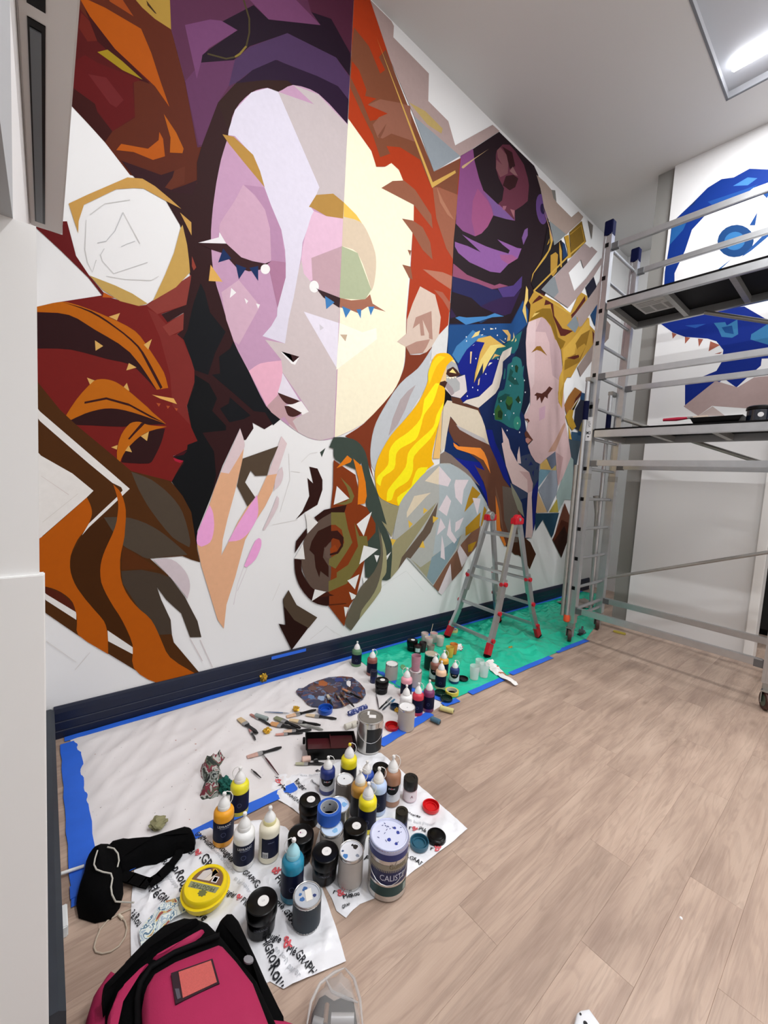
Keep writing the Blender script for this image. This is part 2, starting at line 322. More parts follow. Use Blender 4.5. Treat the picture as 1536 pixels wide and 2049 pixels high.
MURAL = """
= brown_face
6e2f17 36,3927 556,4328 559,4140 564,3994 640,3770 721,3482 763,3491 751,3379 747,3263 720,3186 644,3123 584,3082 506,3097 444,3144 372,3129 258,3235 121,3333 72,3380 33,3396
641413 36,3817 147,3808 224,3763 469,3659 386,3620 393,3435 290,3308 225,3364 121,3421 33,3425
7c271a 157,3792 203,3772 251,3728 183,3677 147,3716
701214 172,3606 224,3604 421,3642 380,3604 393,3441 290,3308 230,3367 121,3427 137,3559
7f282a 185,3525 262,3556 340,3493 307,3436 279,3438
47120d 33,3447 121,3421 214,3400 225,3364 290,3308 258,3238 121,3330 72,3368 33,3402
4a0d0c 172,3820 289,3730 463,3648 415,3638 224,3705
ca6402 152,3852 188,3872 256,3886 418,3897 467,3810 512,3698 561,3587 487,3651 300,3719 193,3800
b5561c 256,3956 326,3984 383,3934 321,3932 277,3930
b89b22 224,3654 267,3694 334,3680 427,3648 334,3637 273,3647
c9a24a 354,4040 556,4328 559,4140 564,3994 483,3992 423,4005
4a3018 441,4055 492,4023 483,4020 447,4034
d0690f 512,3427 531,3401 542,3313 482,3263 388,3256 308,3224 330,3267 457,3309 509,3382
d0700f 533,3534 598,3471 639,3405 633,3377 567,3346 569,3428
= purple_hair
6f3b5c 553,4325 1760,5257 1754,5005 1753,4499 1752,4147 1308,4159 931,3943 826,3766 785,3502 714,3451 640,3770 564,3994 556,4138
7a4670 640,3770 725,3925 919,4064 908,3943 826,3766 742,3480 721,3468
8d5585 634,4065 769,4188 833,4226 930,4240 765,4029 732,3963 703,3823
602a44 1306,4907 1760,5257 1754,5005 1749,4642 1576,4756 1420,4689
8b527e 907,4496 1224,4733 1307,4682 1495,4659 1124,4436 1001,4460
280f28 840,4227 1025,4449 1124,4436 1495,4659 1420,4689 1576,4756 1749,4642 1753,4491 1630,4539 1254,4444 1195,4385 1009,4202 912,4059 725,3925 731,3970 772,4031 930,4240
5e416c 1254,4444 1630,4539 1752,4482 1752,4328 1657,4364 1487,4326 1179,4232 1030,4077 931,3943 886,3894 919,4064 1009,4198 1195,4385
5c5030 958,4428 995,4349 998,4273 981,4185 939,4102 867,4042 760,4000 758,3990 867,4033 944,4098 991,4187 1008,4279 1005,4357 967,4437
a08a40 981,4186 944,4120 916,4084 922,4079 953,4117 991,4186
= dark_hair
3c1a1c 932,3944 825,3765 739,3478 713,3366 716,3249 642,3178 493,3130 550,3075 626,2975 667,2849 680,2739 690,2693 667,2531 533,2435 568,2400 654,2480 653,2380 620,2344 657,2322 714,2164 724,2090 684,1930 709,1801 749,1721 691,1690 683,1627 601,1461 698,1306 720,1265 754,1052 772,935 760,1036 761,1144 834,1346 909,1573 1018,1833 1044,1755 1061,1760 1111,1844 1103,1881 1190,1847 1307,1932 1207,2002 1074,2218 968,2388 881,2627 845,2737 824,2850 814,3018 826,3235 860,3455 896,3599 900,3651 940,3789 1034,3939 1131,4024 1307,4152 1465,4135 1508,4314 1189,4238
2f1436 984,4011 1030,4077 1179,4232 1487,4326 1657,4364 1752,4328 1752,4147 1493,4215 1308,4159 1267,4161 1113,4069 931,3939
3c1f18 826,3766 931,3939 1113,4069 1267,4161 1313,4154 1467,4135 1208,4056 1131,4036 1026,3946 924,3780 893,3647 877,3667
3e1820 331,3182 524,3203 592,3260 582,3218 544,3145 577,3147 650,3209 718,3270 692,3173 432,3092 383,3135
733620 592,3260 648,3312 646,3215 577,3147 544,3145 582,3218
15171d 748,2685 775,2638 807,2528 906,2436 843,2284 805,2143 719,2156 703,2213 651,2320 678,2386 698,2496 711,2559
15171d 956,2386 1066,2217 1197,2000 1308,1933 1253,1882 1190,1964 1109,1961 961,2061 827,2148 878,2166 869,2270 937,2337
15171d 945,2026 1088,1928 1041,1897 946,1863 883,1944 938,1984
101216 726,2127 811,2091 863,2006 834,1922 925,1838 925,1808 778,1775 852,1664 869,1512 849,1396 761,1144 757,1046 720,1265 668,1370 601,1461 670,1570 683,1627 691,1690 749,1721 709,1801 684,1930 722,2050
= red_woman
7d201c -51,2293 -20,2311 72,2364 248,2452 419,2448 456,2466 693,2714 691,2684 669,2531 534,2437 568,2400 656,2479 654,2380 620,2345 658,2322 703,2213 722,2157 724,2081 683,1928 711,1801 749,1720 691,1690 688,1651 610,1614 671,1588 643,1539 599,1444 500,1463 377,1479 303,1568 138,1737 65,1812 -20,1932 -53,1969
85302b 463,2447 514,2431 561,2384 576,2323 620,2345 651,2320 703,2213 722,2157 724,2081 683,1928 703,1816 602,1916 586,2098 529,2303
924038 457,2463 693,2714 691,2684 669,2531 514,2431
924038 542,2367 656,2479 654,2380 579,2323
9a4436 695,2824 721,2768 707,2745 696,2766
331316 -51,2278 -43,2279 -33,2281 -22,2283 12,2292 58,2303 103,2307 141,2298 178,2280 215,2262 267,2243 325,2221 378,2188 430,2127 479,2052 513,1997 486,2025 448,2063 416,2092 401,2103 384,2111 367,2116 335,2119 297,2119 261,2120 214,2125 162,2130 113,2132 62,2125 13,2114 -23,2105 -34,2103 -45,2100 -52,2098 -52,2151 -51,2225
c36c0c -51,2296 -43,2300 -33,2305 -22,2311 5,2327 40,2348 72,2364 96,2369 121,2369 145,2368 184,2363 231,2355 277,2345 320,2335 364,2322 402,2305 428,2283 450,2255 472,2225 499,2187 528,2145 552,2106 563,2075 571,2043 577,2019 559,2013 534,2004 516,1997 481,2050 431,2122 378,2181 324,2216 267,2241 215,2262 178,2280 141,2298 103,2307 58,2304 12,2293 -22,2285 -33,2283 -43,2281 -51,2280 -51,2284 -51,2291
3c1414 72,2364 105,2363 153,2361 199,2355 235,2343 271,2326 306,2306 346,2283 386,2256 421,2227 445,2197 466,2163 486,2128 508,2088 530,2047 546,2017 543,2013 538,2008 535,2004 516,2039 490,2087 466,2131 449,2163 432,2194 412,2221 380,2248 344,2274 306,2296 269,2316 232,2333 193,2347 149,2356 103,2361
dfb368 215,2206 252,2185 218,2152
dfb368 277,2348 329,2383 315,2339
dfb368 446,2240 487,2282 469,2218
dfb368 373,2121 411,2104 361,2077
dfb368 180,2001 221,1991 196,1959
dfb368 364,2008 377,1965 346,1977
c36e10 64,1731 82,1769 107,1824 133,1875 158,1917 186,1958 210,1989 225,2000 243,2006 261,2009 278,2009 296,2007 313,2002 333,1992 354,1979 374,1964 405,1940 440,1911 469,1888 478,1879 486,1871 495,1862 519,1843 548,1820 569,1802 543,1810 506,1820 469,1830 428,1839 383,1848 344,1854 316,1856 289,1854 261,1849 231,1838 201,1824 171,1808 133,1782 92,1752
331416 67,1731 94,1752 133,1782 171,1808 200,1824 231,1838 261,1847 293,1853 324,1854 356,1853 393,1847 432,1839 469,1830 506,1820 543,1810 569,1802 538,1797 493,1790 450,1782 415,1774 379,1766 345,1759 279,1753 204,1748 144,1743 115,1739 87,1734
3c1616 169,1871 267,1911 374,1894 562,1807 489,1829 380,1880 267,1899 169,1860
331416 563,1775 558,1753 552,1722 544,1691 534,1661 522,1631 511,1606 503,1587 493,1569 479,1559 434,1555 379,1555 340,1556 344,1580 352,1613 364,1644 385,1673 412,1701 438,1724 459,1739 481,1751 503,1761 525,1768 547,1772
c36e10 325,1512 322,1538 319,1575 318,1612 322,1646 329,1681 339,1713 351,1739 366,1763 381,1782 395,1791 411,1796 425,1798 434,1797 442,1794 450,1791 462,1788 476,1786 489,1785 517,1785 549,1787 573,1788 548,1778 514,1765 483,1751 463,1739 443,1724 426,1708 406,1686 386,1661 370,1638 358,1618 348,1598 340,1578 333,1554 328,1530
3c1616 438,1793 457,1792 407,1728 379,1690 371,1693
dfb368 435,1716 477,1747 468,1691
dfb368 291,1637 321,1653 318,1627
dfb368 376,1656 392,1618 358,1624
ebb564 491,1964 608,1962 626,1931 534,1949
b8582f 514,1920 537,1920 528,1900
b8582f 568,1912 588,1913 576,1895
b8582f 613,1906 632,1905 625,1889
101216 695,1664 607,1610 671,1580 707,1590
4a0d18 607,1610 670,1646 688,1651 670,1626 621,1611
b3203e 610,1602 671,1588 650,1574 621,1584
6e181a -83,2734 -25,2694 79,2696 79,2762 97,2770 134,2614 189,2536 253,2469 294,2456 248,2450 187,2522 68,2619 0,2669 -84,2700
c8641c 254,2470 305,2456 248,2442
= brown_drape
55310f -63,1979 -20,1932 65,1812 138,1737 309,1583 389,1509 598,1459 668,1368 721,1265 756,1044 781,935 727,956 674,984 491,983 589,872 694,712 773,540 800,424 729,438 673,608 584,712 531,799 556,716 611,578 620,478 632,425 797,173 542,179 405,310 136,576 2,722 -74,795
4a2806 154,1136 188,1184 257,1236 311,1166 264,1052 243,967 246,864 289,748 351,617 404,459 259,596 194,740 137,842 107,937 107,1028
564b3f 389,1505 416,1496 455,1481 493,1463 528,1437 564,1407 596,1374 624,1341 649,1305 669,1265 689,1206 706,1140 717,1087 718,1069 716,1051 714,1038 687,1055 648,1080 614,1108 574,1158 531,1219 495,1274 470,1316 448,1360 428,1401 413,1439 399,1478
564b3f 257,1239 290,1240 338,1240 385,1234 427,1219 469,1199 509,1174 546,1147 581,1116 615,1084 648,1051 681,1016 704,990 671,990 624,989 581,988 545,985 509,982 478,984 455,994 433,1011 412,1027 390,1042 368,1057 348,1076 327,1109 305,1148 287,1181 276,1203 265,1224
4e4237 343,920 446,918 547,884 604,854 694,712 773,540 800,424 729,438 673,608 584,712 531,799 556,716 611,578 620,482 538,494 448,654 350,845
5e3210 349,1069 445,994 547,908 446,921 343,928
5c2412 -63,888 3,866 66,827 115,760 126,712 3,828 -63,888
f1eeea -64,1833 -16,1791 310,1476 382,1405 275,1282 188,1184 157,1140 188,1205 242,1268 325,1362 347,1395 340,1413 298,1436 188,1539 64,1662 -16,1742 -65,1786
f1eeea -66,1604 -13,1565 116,1480 209,1389 179,1352 -11,1144 -71,1087
f1eeea -73,899 3,828 131,707 131,664 2,794 -73,869
f1eeea 277,574 404,444 411,395 280,509
bd6008 179,1352 185,1338 193,1317 199,1296 202,1278 202,1259 199,1240 192,1218 182,1193 171,1171 160,1152 148,1135 137,1116 126,1089 115,1059 107,1028 104,998 104,967 107,937 114,905 124,873 137,842 154,809 173,774 194,740 216,704 240,667 259,634 268,608 273,582 277,555 279,512 280,464 280,430 238,471 180,527 139,576 132,605 134,638 134,671 130,704 124,737 115,767 101,791 84,812 66,830 46,846 25,859 3,869 -24,878 -53,884 -73,889 -75,944 -76,1020 -71,1081 -56,1107 -32,1125 -8,1144 50,1208 125,1291
bd6008 301,1429 312,1416 328,1398 341,1376 350,1348 358,1316 363,1282 364,1234 361,1180 358,1127 351,1081 342,1035 337,988 337,938 340,886 350,837 367,791 389,747 415,706 443,669 475,634 502,597 521,558 537,517 552,475 569,427 586,377 611,331 662,275 726,217 773,175 764,166 750,156 734,151 678,152 606,160 542,179 490,216 443,263 411,312 402,359 405,409 404,459 390,512 371,566 351,617 331,662 308,706 289,748 272,787 257,827 246,864 242,899 241,934 243,967 248,996 255,1024 264,1052 279,1092 297,1137 311,1181 319,1218 323,1255 326,1289 326,1314 323,1338 319,1362 313,1387 306,1412
dacdd2 508,974 535,975 573,977 609,969 640,948 668,917 691,885 706,856 717,823 722,791 721,758 714,725 709,702 685,738 652,788 618,836 579,887 537,939
= gold_ring
d1a358 104,2859 182,2938 360,3110 431,3138 493,3128 571,3096 632,3067 552,3074 438,3089 390,3069 309,3025 167,2881 145,2791 143,2731 120,2805
d1a358 625,3044 688,3015 691,2941
d0aa5e 629,2956 640,2981 667,2878 679,2796 686,2726 610,2614 490,2499 551,2665 597,2808
ccaa62 190,2536 305,2523 388,2506 463,2475 419,2448 329,2447 248,2481
= pencil_sketch
c3c2c0 194,2842 259,2927 373,2998 372,3001 258,2930 192,2844
b5b6b8 339,2920 302,2807 264,2741 225,2716 226,2713 265,2738 305,2807 342,2920
c8c6c4 340,2919 421,2787 424,2790 342,2921
b9babc 334,2736 363,2764 399,2791 398,2794 362,2766 332,2738
c3c2c0 176,2811 170,2658 181,2599 204,2555 222,2626 219,2626 204,2558 184,2600 173,2659 178,2812
c0bfbf 255,2698 238,2659 247,2629 299,2582 461,2700 460,2703 299,2585 249,2631 241,2659 257,2697
c9c7c5 265,2557 352,2570 480,2607 519,2645 518,2647 480,2611 352,2573 265,2560
cfc6c2 -14,1459 99,1363 101,1366 -13,1461
cfcac4 140,1373 -11,1218 -9,1216 141,1371
d4d0cc 0,568 130,417 131,419 2,570
d4d0cc 193,462 124,376 126,374 195,460
cfc4c4 728,429 809,256 813,257 731,431
cfc4c4 790,408 876,195 879,196 794,409
d4ced2 1071,875 1031,754 1008,614 1013,613 1035,752 1075,873
d6d4d2 1380,1694 1398,1502 1329,1261 1333,1260 1402,1502 1384,1694
d6d4d2 1403,1565 1480,1560 1480,1564 1403,1569
d6d4d2 1276,1167 1476,1200 1475,1204 1275,1171
d2ccd0 1098,872 1032,710 1036,707 1102,870
d6d4d2 1633,228 1779,308 1945,183 1948,186 1778,312 1629,232
d6d4d2 1488,1636 1559,1707 1623,1722 1622,1726 1557,1710 1485,1639
d6d4d2 1300,597 1354,723 1351,725 1296,599
d4d6d4 2126,484 2643,687 2897,460 2902,462 2642,692 2123,488
d4d6d4 1723,272 1778,313 1866,232 1869,235 1778,317 1719,276
= pale_face
c79fbc 895,3636 902,3677 911,3729 928,3782 955,3836 989,3890 1024,3939 1058,3975 1097,4008 1131,4033 1155,4041 1179,4043 1203,4052 1234,4084 1269,4125 1307,4158 1366,4186 1435,4209 1501,4219 1592,4205 1692,4177 1765,4156 1763,4170 1760,4189 1758,4203 1819,4174 1906,4132 1978,4092 2003,4063 2022,4028 2034,4002 2058,4013 2092,4029 2123,4047 2147,4068 2168,4091 2182,4107 2204,4105 2236,4102 2265,4095 2285,4079 2302,4059 2319,4039 2362,4000 2414,3952 2453,3905 2463,3869 2464,3827 2463,3787 2463,3753 2462,3718 2460,3684 2459,3638 2457,3588 2455,3537 2452,3466 2448,3386 2446,3305 2444,3205 2442,3095 2443,2989 2449,2897 2457,2804 2460,2717 2459,2643 2452,2568 2437,2496 2414,2431 2383,2367 2341,2306 2256,2205 2150,2093 2046,2000 1952,1938 1852,1888 1770,1851 1727,1835 1682,1823 1640,1817 1602,1817 1566,1821 1531,1828 1493,1840 1456,1854 1425,1868 1404,1878 1383,1889 1363,1900 1344,1911 1325,1921 1307,1932 1272,1953 1230,1979 1195,2010 1152,2073 1106,2150 1064,2222 1026,2279 990,2334 958,2392 926,2470 896,2554 872,2624 858,2660 844,2696 833,2733 824,2770 817,2807 812,2845 807,2897 803,2955 802,3013 805,3082 810,3156 818,3231 827,3307 839,3383 851,3451 863,3502 876,3553 887,3594 890,3608 892,3622
e0dbe9 893,3647 928,3782 1026,3942 1131,4032 1204,4053 1540,3616 1519,3521 1471,3457 1503,3437 1424,3191 1419,3098 1403,2996 1373,2798 1341,2642 1320,2465 1153,2473 1213,2556 1252,2634 1254,2693 1301,2910 1302,3010 1294,3090 1261,3209 1184,3329 1132,3423 1054,3577 932,3632 890,3616
c9bebf 1204,4053 1468,4131 1308,4159 1498,4214 1763,4153 1758,3495 1517,3554 1540,3616
d1c4c4 1403,2996 1420,3071 1496,2960 1550,2907 1763,2847 1758,2734 1763,1854 1640,1816 1531,1828 1425,1867 1373,1902 1401,1941 1532,2024 1309,2263 1296,2347 1172,2453 1320,2465 1341,2642 1373,2798
eae4f0 1456,2724 1758,2729 1761,2385
e4bfd4 1503,3437 1607,3448 1753,3493 1753,3294 1499,3113 1516,2967 1496,2951 1444,2985 1420,3071 1426,3158 1442,3241 1484,3395
c5a5ad 1499,3113 1753,3293 1759,2916 1593,2912 1517,2958
fbf3d8 1758,4203 1819,4174 1906,4132 1978,4092 2003,4063 2022,4028 2034,4002 2058,4013 2092,4029 2123,4047 2147,4068 2168,4091 2182,4107 2204,4105 2236,4102 2265,4095 2285,4079 2302,4059 2319,4039 2362,4000 2414,3952 2453,3905 2463,3869 2464,3827 2463,3787 2463,3753 2462,3718 2460,3684 2459,3638 2457,3588 2455,3537 2452,3466 2448,3386 2446,3305 2444,3205 2442,3095 2443,2989 2449,2897 2457,2804 2460,2717 2459,2643 2452,2568 2437,2496 2414,2431 2383,2367 2341,2306 2256,2205 2150,2093 2046,2000 1946,1937 1842,1885 1770,1851 1769,1991 1769,2188 1767,2377 1767,2529 1766,2679 1764,2829 1761,2979 1759,3128 1756,3268 1754,3389 1753,3508 1753,3627 1753,3798 1753,3983 1754,4121 1755,4152 1757,4182
b68d49 1462,3448 1517,3554 1656,3627 1751,3609 1753,3493 1607,3448 1482,3453
eec45c 1751,3609 1870,3571 1946,3520 1886,3513 1756,3494
dccab2 1752,3506 1795,3517 1855,3531 1908,3536 1939,3528 1964,3510 1985,3489 2015,3454 2046,3412 2070,3370 2081,3335 2086,3298 2088,3260 2087,3213 2082,3162 2075,3118 2065,3089 2052,3060 2042,3039 2046,3048 2052,3061 2052,3072 2013,3144 1956,3236 1900,3300 1852,3309 1794,3301 1753,3294 1753,3357 1752,3444
b5bd9d 1753,3294 1900,3300 2052,3072 1995,2976 1753,2909
a8705a 1757,2915 1863,2930 1995,2980 2042,3034 2072,2970 2214,2948 2024,2931 1929,2854 1856,2856 1761,2846
fffae8 1764,2731 1988,2720 2125,2791 2138,2704 1756,2374
c9b299 1775,2646 1841,2663 1827,2608
3a2226 1550,2916 1759,2916 1758,2841 1611,2873
4583bd 1626,2887 1710,2868 1642,2797
4583bd 1779,2861 1862,2858 1819,2784
4583bd 1915,2876 1963,2893 1962,2820
4583bd 2030,2933 2093,2952 2060,2873
f4f2f0 1570,2936 1569,2923 1564,2909 1556,2897 1545,2887 1533,2881 1521,2880 1510,2882 1501,2888 1495,2898 1492,2910 1493,2924 1498,2937 1506,2949 1517,2959 1529,2965 1541,2967 1552,2965 1561,2958 1568,2948
3a2226 1548,2919 1593,2912 1588,2893
d5cfd8 1589,2673 1628,2656 1597,2629
d0aabf 991,3372 1012,3365 1042,3354 1071,3340 1096,3325 1121,3308 1141,3286 1158,3256 1171,3221 1180,3183 1188,3118 1192,3042 1195,2987 1185,2976 1170,2962 1153,2952 1106,2940 1045,2930 993,2928 955,2938 922,2956 896,2975 877,2992 862,3012 852,3032 850,3049 852,3068 858,3087 879,3131 908,3187 935,3240 957,3289 977,3338
ba90af 995,3374 1132,3423 1184,3329 1261,3209 1302,3010 1197,2980 1180,3183 1141,3286 1071,3348
b98f46 856,3601 924,3624 1050,3583 1099,3508 1134,3424 999,3504 895,3568
b1809d 1197,2984 1302,3010 1306,2911 1254,2689 1212,2830 1191,2896 1163,2943
f0eef0 729,2914 849,2994 852,3026 896,2975
3a1a1d 729,2914 896,2975 993,2928 1068,2932 1154,2948 1197,2980 1120,2896 1045,2859 963,2855 882,2909 810,2904
16305f 877,2938 929,2897 849,2843
16305f 958,2873 1028,2874 981,2787
16305f 1048,2882 1107,2915 1110,2820
f4f2f0 1190,2924 1189,2914 1184,2903 1177,2894 1168,2886 1158,2881 1148,2879 1138,2880 1131,2884 1126,2892 1124,2901 1125,2911 1129,2922 1136,2931 1145,2939 1156,2944 1166,2947 1175,2946 1183,2941 1188,2934
dfb05e 804,2813 879,2737 795,2713
d5b2c4 873,2670 981,2783 1129,2664 993,2375 960,2391 908,2511
f4f2f2 934,2717 967,2699 927,2653
f4f2f2 1021,2682 1047,2671 1035,2649
f4f2f2 1100,2672 1128,2673 1116,2643
ecb6ca 1065,2221 1084,2239 1112,2265 1142,2287 1192,2308 1252,2328 1296,2342 1300,2321 1306,2291 1309,2263 1308,2242 1306,2221 1302,2200 1297,2172 1291,2140 1282,2109 1270,2078 1257,2047 1243,2025 1230,2016 1213,2012 1202,2009 1160,2074 1105,2160
e8e1ec 1309,2258 1456,2085 1277,2109 1302,2200
c5a3a7 1202,2009 1282,2101 1347,2045 1333,2026 1366,1963 1441,1970 1402,1932 1456,1853 1373,1911 1336,1955 1303,1933 1236,1971
f4f2f2 1289,2401 1436,2400 1404,2336 1374,2338
3a1a1c 1294,2404 1436,2400 1388,2350 1353,2377 1366,2402
f4f1f0 1338,2035 1466,2087 1532,2019 1481,1989 1367,2035
4a2622 1277,2116 1328,2107 1401,2095 1456,2085 1440,2076 1418,2063 1396,2053 1380,2049 1363,2048 1347,2050 1333,2057 1319,2067 1307,2079 1295,2092 1284,2106
4a2622 1333,2030 1342,2032 1355,2035 1367,2035 1401,2026 1444,2012 1475,2002 1461,1991 1441,1977 1420,1967 1401,1962 1382,1962 1365,1968 1352,1986 1341,2012
= hand
e4b28e 898,1530 951,1524 1047,1700 1037,1606 996,1408 951,1221 922,1077 916,970 884,943 759,1052 761,1134 835,1330 857,1413
e4b28e 1220,1525 1295,1541 1266,1415 1214,1306 1152,1208 1076,1069 1008,1020 960,1058 1020,1193 1086,1306 1156,1377
e4b28e 759,1052 916,970 960,1058 1076,1069 1014,809 959,622 946,455 903,525 789,909
dfcbce 1018,1831 1027,1807 1041,1772 1050,1742 1052,1728 1052,1714 1047,1700 1018,1644 979,1574 951,1524 935,1526 913,1528 898,1530 907,1552 919,1583 932,1615 960,1685 993,1770
e0ccce 1318,1814 1364,1765 1295,1541 1224,1526
f0acdc 831,1313 839,1299 849,1278 856,1256 861,1222 864,1183 863,1147 859,1117 852,1087 841,1064 823,1051 802,1043 787,1038 778,1043 766,1050 759,1060 756,1081 757,1108 761,1134 782,1192 810,1263
f0acdc 1151,1386 1155,1357 1161,1316 1164,1279 1163,1255 1159,1231 1152,1208 1138,1179 1120,1148 1101,1121 1083,1101 1063,1084 1041,1071 1012,1064 981,1063 960,1062 971,1085 987,1118 1004,1151 1029,1194 1059,1244 1087,1288 1110,1324 1134,1360
dccbce 1332,1595 1336,1580 1342,1558 1344,1536 1342,1515 1336,1493 1327,1472 1311,1450 1290,1430 1276,1415 1277,1437 1279,1468 1282,1497 1288,1520 1296,1542 1304,1561 1313,1574 1324,1586
dccbce 1301,1380 1306,1375 1313,1369 1317,1362 1317,1343 1316,1320 1310,1297 1283,1244 1247,1180 1220,1135 1214,1132 1207,1134 1201,1135 1215,1165 1235,1208 1253,1252 1272,1298 1289,1346
f0acdc 1175,1077 1181,1074 1188,1069 1192,1063 1195,1048 1195,1028 1192,1009 1182,980 1169,948 1153,921 1132,900 1108,883 1091,872 1086,875 1079,879 1075,883 1080,898 1089,921 1098,943 1113,980 1132,1023 1148,1056 1157,1065 1167,1073
58493a 1297,1741 1240,1602 1220,1525 1133,1517 1100,1554 1063,1470 1138,1368 1086,1302 1008,1443 1041,1631
33150f 1557,1609 1629,1599 1678,1514 1682,1436 1643,1317 1537,1259 1460,1203 1515,1269 1568,1385 1545,1523 1596,1482
= orange_hair
bf4318 1739,5240 1754,5005 1754,4303 1755,4200 1980,4091 2036,4004 2123,4048 2185,4107 2267,4096 2321,4039 2455,3906 2463,3787 2460,3684 2463,3311 2450,2981 2462,2717 2518,2677 2868,2931 2987,3055 2993,3494 2996,3632 2997,4193 3000,4564 2667,4279 2484,4414 2114,4835 1896,5108 1771,5265
8d553b 1765,4829 1906,4796 2025,4678 2071,4734 2004,4782 2066,4876 2667,4279 2992,4554 2982,4165 2757,4191 2649,4140 2495,4290 2267,4270 2124,4204 2167,4169 2068,4090 1984,4212 1869,4309 1758,4417 1752,4601
bb3f10 1763,4600 1827,4581 1904,4488 1895,4439 2001,4484 1933,4408 2119,4443 2012,4337 1953,4294 1863,4393 1759,4486
a26c58 1922,4393 2038,4501 2240,4593 2348,4632 2374,4502 2441,4401 2168,4321 2083,4238 2033,4220 1979,4282 2035,4368 2119,4443
8a5540 2033,4229 2112,4365 2091,4298 2058,4224
a5694f 2097,3874 2208,3980 2328,4042 2459,4030 2670,3918 2697,3812 2455,3906
ad6c52 2664,4147 2741,4183 2992,4236 3010,3751 2994,3654 2890,3716 2735,3914
c2866a 2709,4179 2799,4103 2965,4002 2877,4008 2769,4068
a5694f 2332,3741 2452,3777 2574,3772 2677,3687 2722,3553 2591,3589 2461,3679
a5694f 2415,3522 2459,3533 2448,3483
a5694f 2365,3382 2463,3400 2494,3301 2449,3306
c8866d 2606,3430 2862,3494 2992,3505 2996,3381 2787,3401
bb6d55 2763,3305 2880,3320 3001,3256 3001,3175 2887,3255
8f4123 2462,2717 2479,2702 2502,2681 2519,2666 2569,2677 2640,2695 2704,2726 2761,2789 2814,2869 2851,2926 2834,2889 2810,2836 2781,2784 2736,2716 2682,2640 2622,2568 2551,2504 2475,2445 2408,2382 2346,2303 2289,2217 2241,2140 2208,2084 2179,2028 2157,1970 2143,1910 2135,1848 2132,1789 2135,1735 2143,1681 2154,1631 2170,1588 2189,1546 2204,1516 2160,1592 2099,1696 2038,1780 1981,1822 1915,1854 1869,1875 1916,1905 1984,1949 2049,1998 2144,2090 2253,2204 2341,2306 2381,2366 2413,2429 2437,2485 2450,2523 2459,2561 2464,2599 2466,2643 2464,2687
eed8c8 2588,3277 2783,3267 2877,3093 2868,2931 2795,2810 2719,2735 2688,2722 2519,2671 2461,2722 2357,2739 2459,2834 2457,2951 2511,3105
c79d8d 2530,2896 2559,3001 2749,3112 2789,2867 2740,2864 2735,2907 2645,3004 2681,2876 2635,2861 2609,2962
c79d8d 2461,2722 2585,2797 2756,2862 2715,2779 2672,2718 2519,2671
f4f4f2 2987,3055 3007,2779 2869,2753 2783,2671 2787,2808 2868,2931
= pale_ribbons
c0aaa6 1896,5108 2106,5108 2133,5091 2133,5010 2534,4998 2547,4788 2804,4773 2914,4627 3424,5088 3539,5093 3155,4727 2990,4570 2411,4571 2114,4835
cbb274 2332,4652 2518,4692 2740,4675 2729,4627 2557,4604
a2abb2 2395,4582 2990,4575 2667,4279
e2b862 1971,4901 2660,4187 2936,4423 2947,4406 2657,4138
= purple_face
2a1620 2996,4580 3163,4729 3534,5084 4188,5091 4280,5043 4355,4919 4460,4750 4588,4667 4729,4469 4792,4320 4719,4062 4637,3861 4485,3755 4364,3493 4294,3333 4180,3330 4026,3289 3816,3232 3089,3036 2997,3011 2995,3495 2980,3829 2997,4193
9e5c96 2998,4579 3160,4727 3195,4635 3277,4522 3356,4444 3598,4425 3900,4496 3914,4398 3764,4349 3541,4290 3465,4149 3376,4047 3284,3983 3097,3956 2994,3980 2991,4124
b16091 3269,4421 3435,4381 3537,4319 3541,4290 3465,4149 3376,4047 3284,3983 3211,4107 3209,4279
8c66a6 3367,4438 3598,4425 3914,4401 3764,4349 3541,4290 3500,4362
e0c090 3020,4486 3025,4505 3395,4850 3201,4661 3044,4493
74394c 3518,4900 3605,5002 3719,5060 3822,5053 3996,5005 4085,4915 4120,4854 4120,4692 4034,4607 3900,4496 3908,4398 3608,4435 3666,4492 3682,4615 3587,4667 3524,4732 3508,4854
8f5d63 3522,4902 3568,4956 3680,4942 3722,4879 3725,4783 3605,4688 3524,4732 3524,4815 3620,4816 3541,4847
3c141a 3598,4978 3771,5014 3843,4915 3751,4839 3680,4942
3c141a 3697,4745 3822,4818 3915,4826 3872,4718 3779,4643 3657,4634
9c7072 3753,4821 3801,4888 3901,4844 3833,4824
b07484 3683,4444 3747,4473 3730,4428 3688,4409
b47880 3815,4472 3894,4494 3894,4417
a26cb2 2998,3819 3056,3828 3184,3852 3388,3872 3091,3922 3232,3930 3449,3956 3593,3981 3844,4033 3867,4074 3734,4080 3638,4095 3994,4149 4076,4174 4021,4048 3859,3929 3729,3793 3560,3746 3228,3717 3057,3740 3003,3776
b46a9e 3694,3964 3913,4046 4021,4048 3859,3929 3733,3928
8c64a2 4106,4384 4162,4427 4174,4352 4106,4225 4066,4282
a65c7e 2997,3621 3205,3591 3471,3617 3650,3639 3733,3686 3890,3713 3686,3620 3613,3589 3375,3566 3145,3529 3001,3506
2b2c64 2997,3504 3375,3566 3613,3589 3709,3614 3806,3569 4009,3636 4116,3748 3942,3439 3876,3400 3675,3368 3441,3367 3295,3401 3007,3367
3b2054 3806,3569 4009,3636 4128,3752 3976,3449 3854,3394 3675,3368 3441,3361 3598,3459
5c448c 3707,3627 3980,3750 4131,3901 4136,3782 4009,3640 3806,3569
3c2250 3005,3217 3093,3161 3007,3119
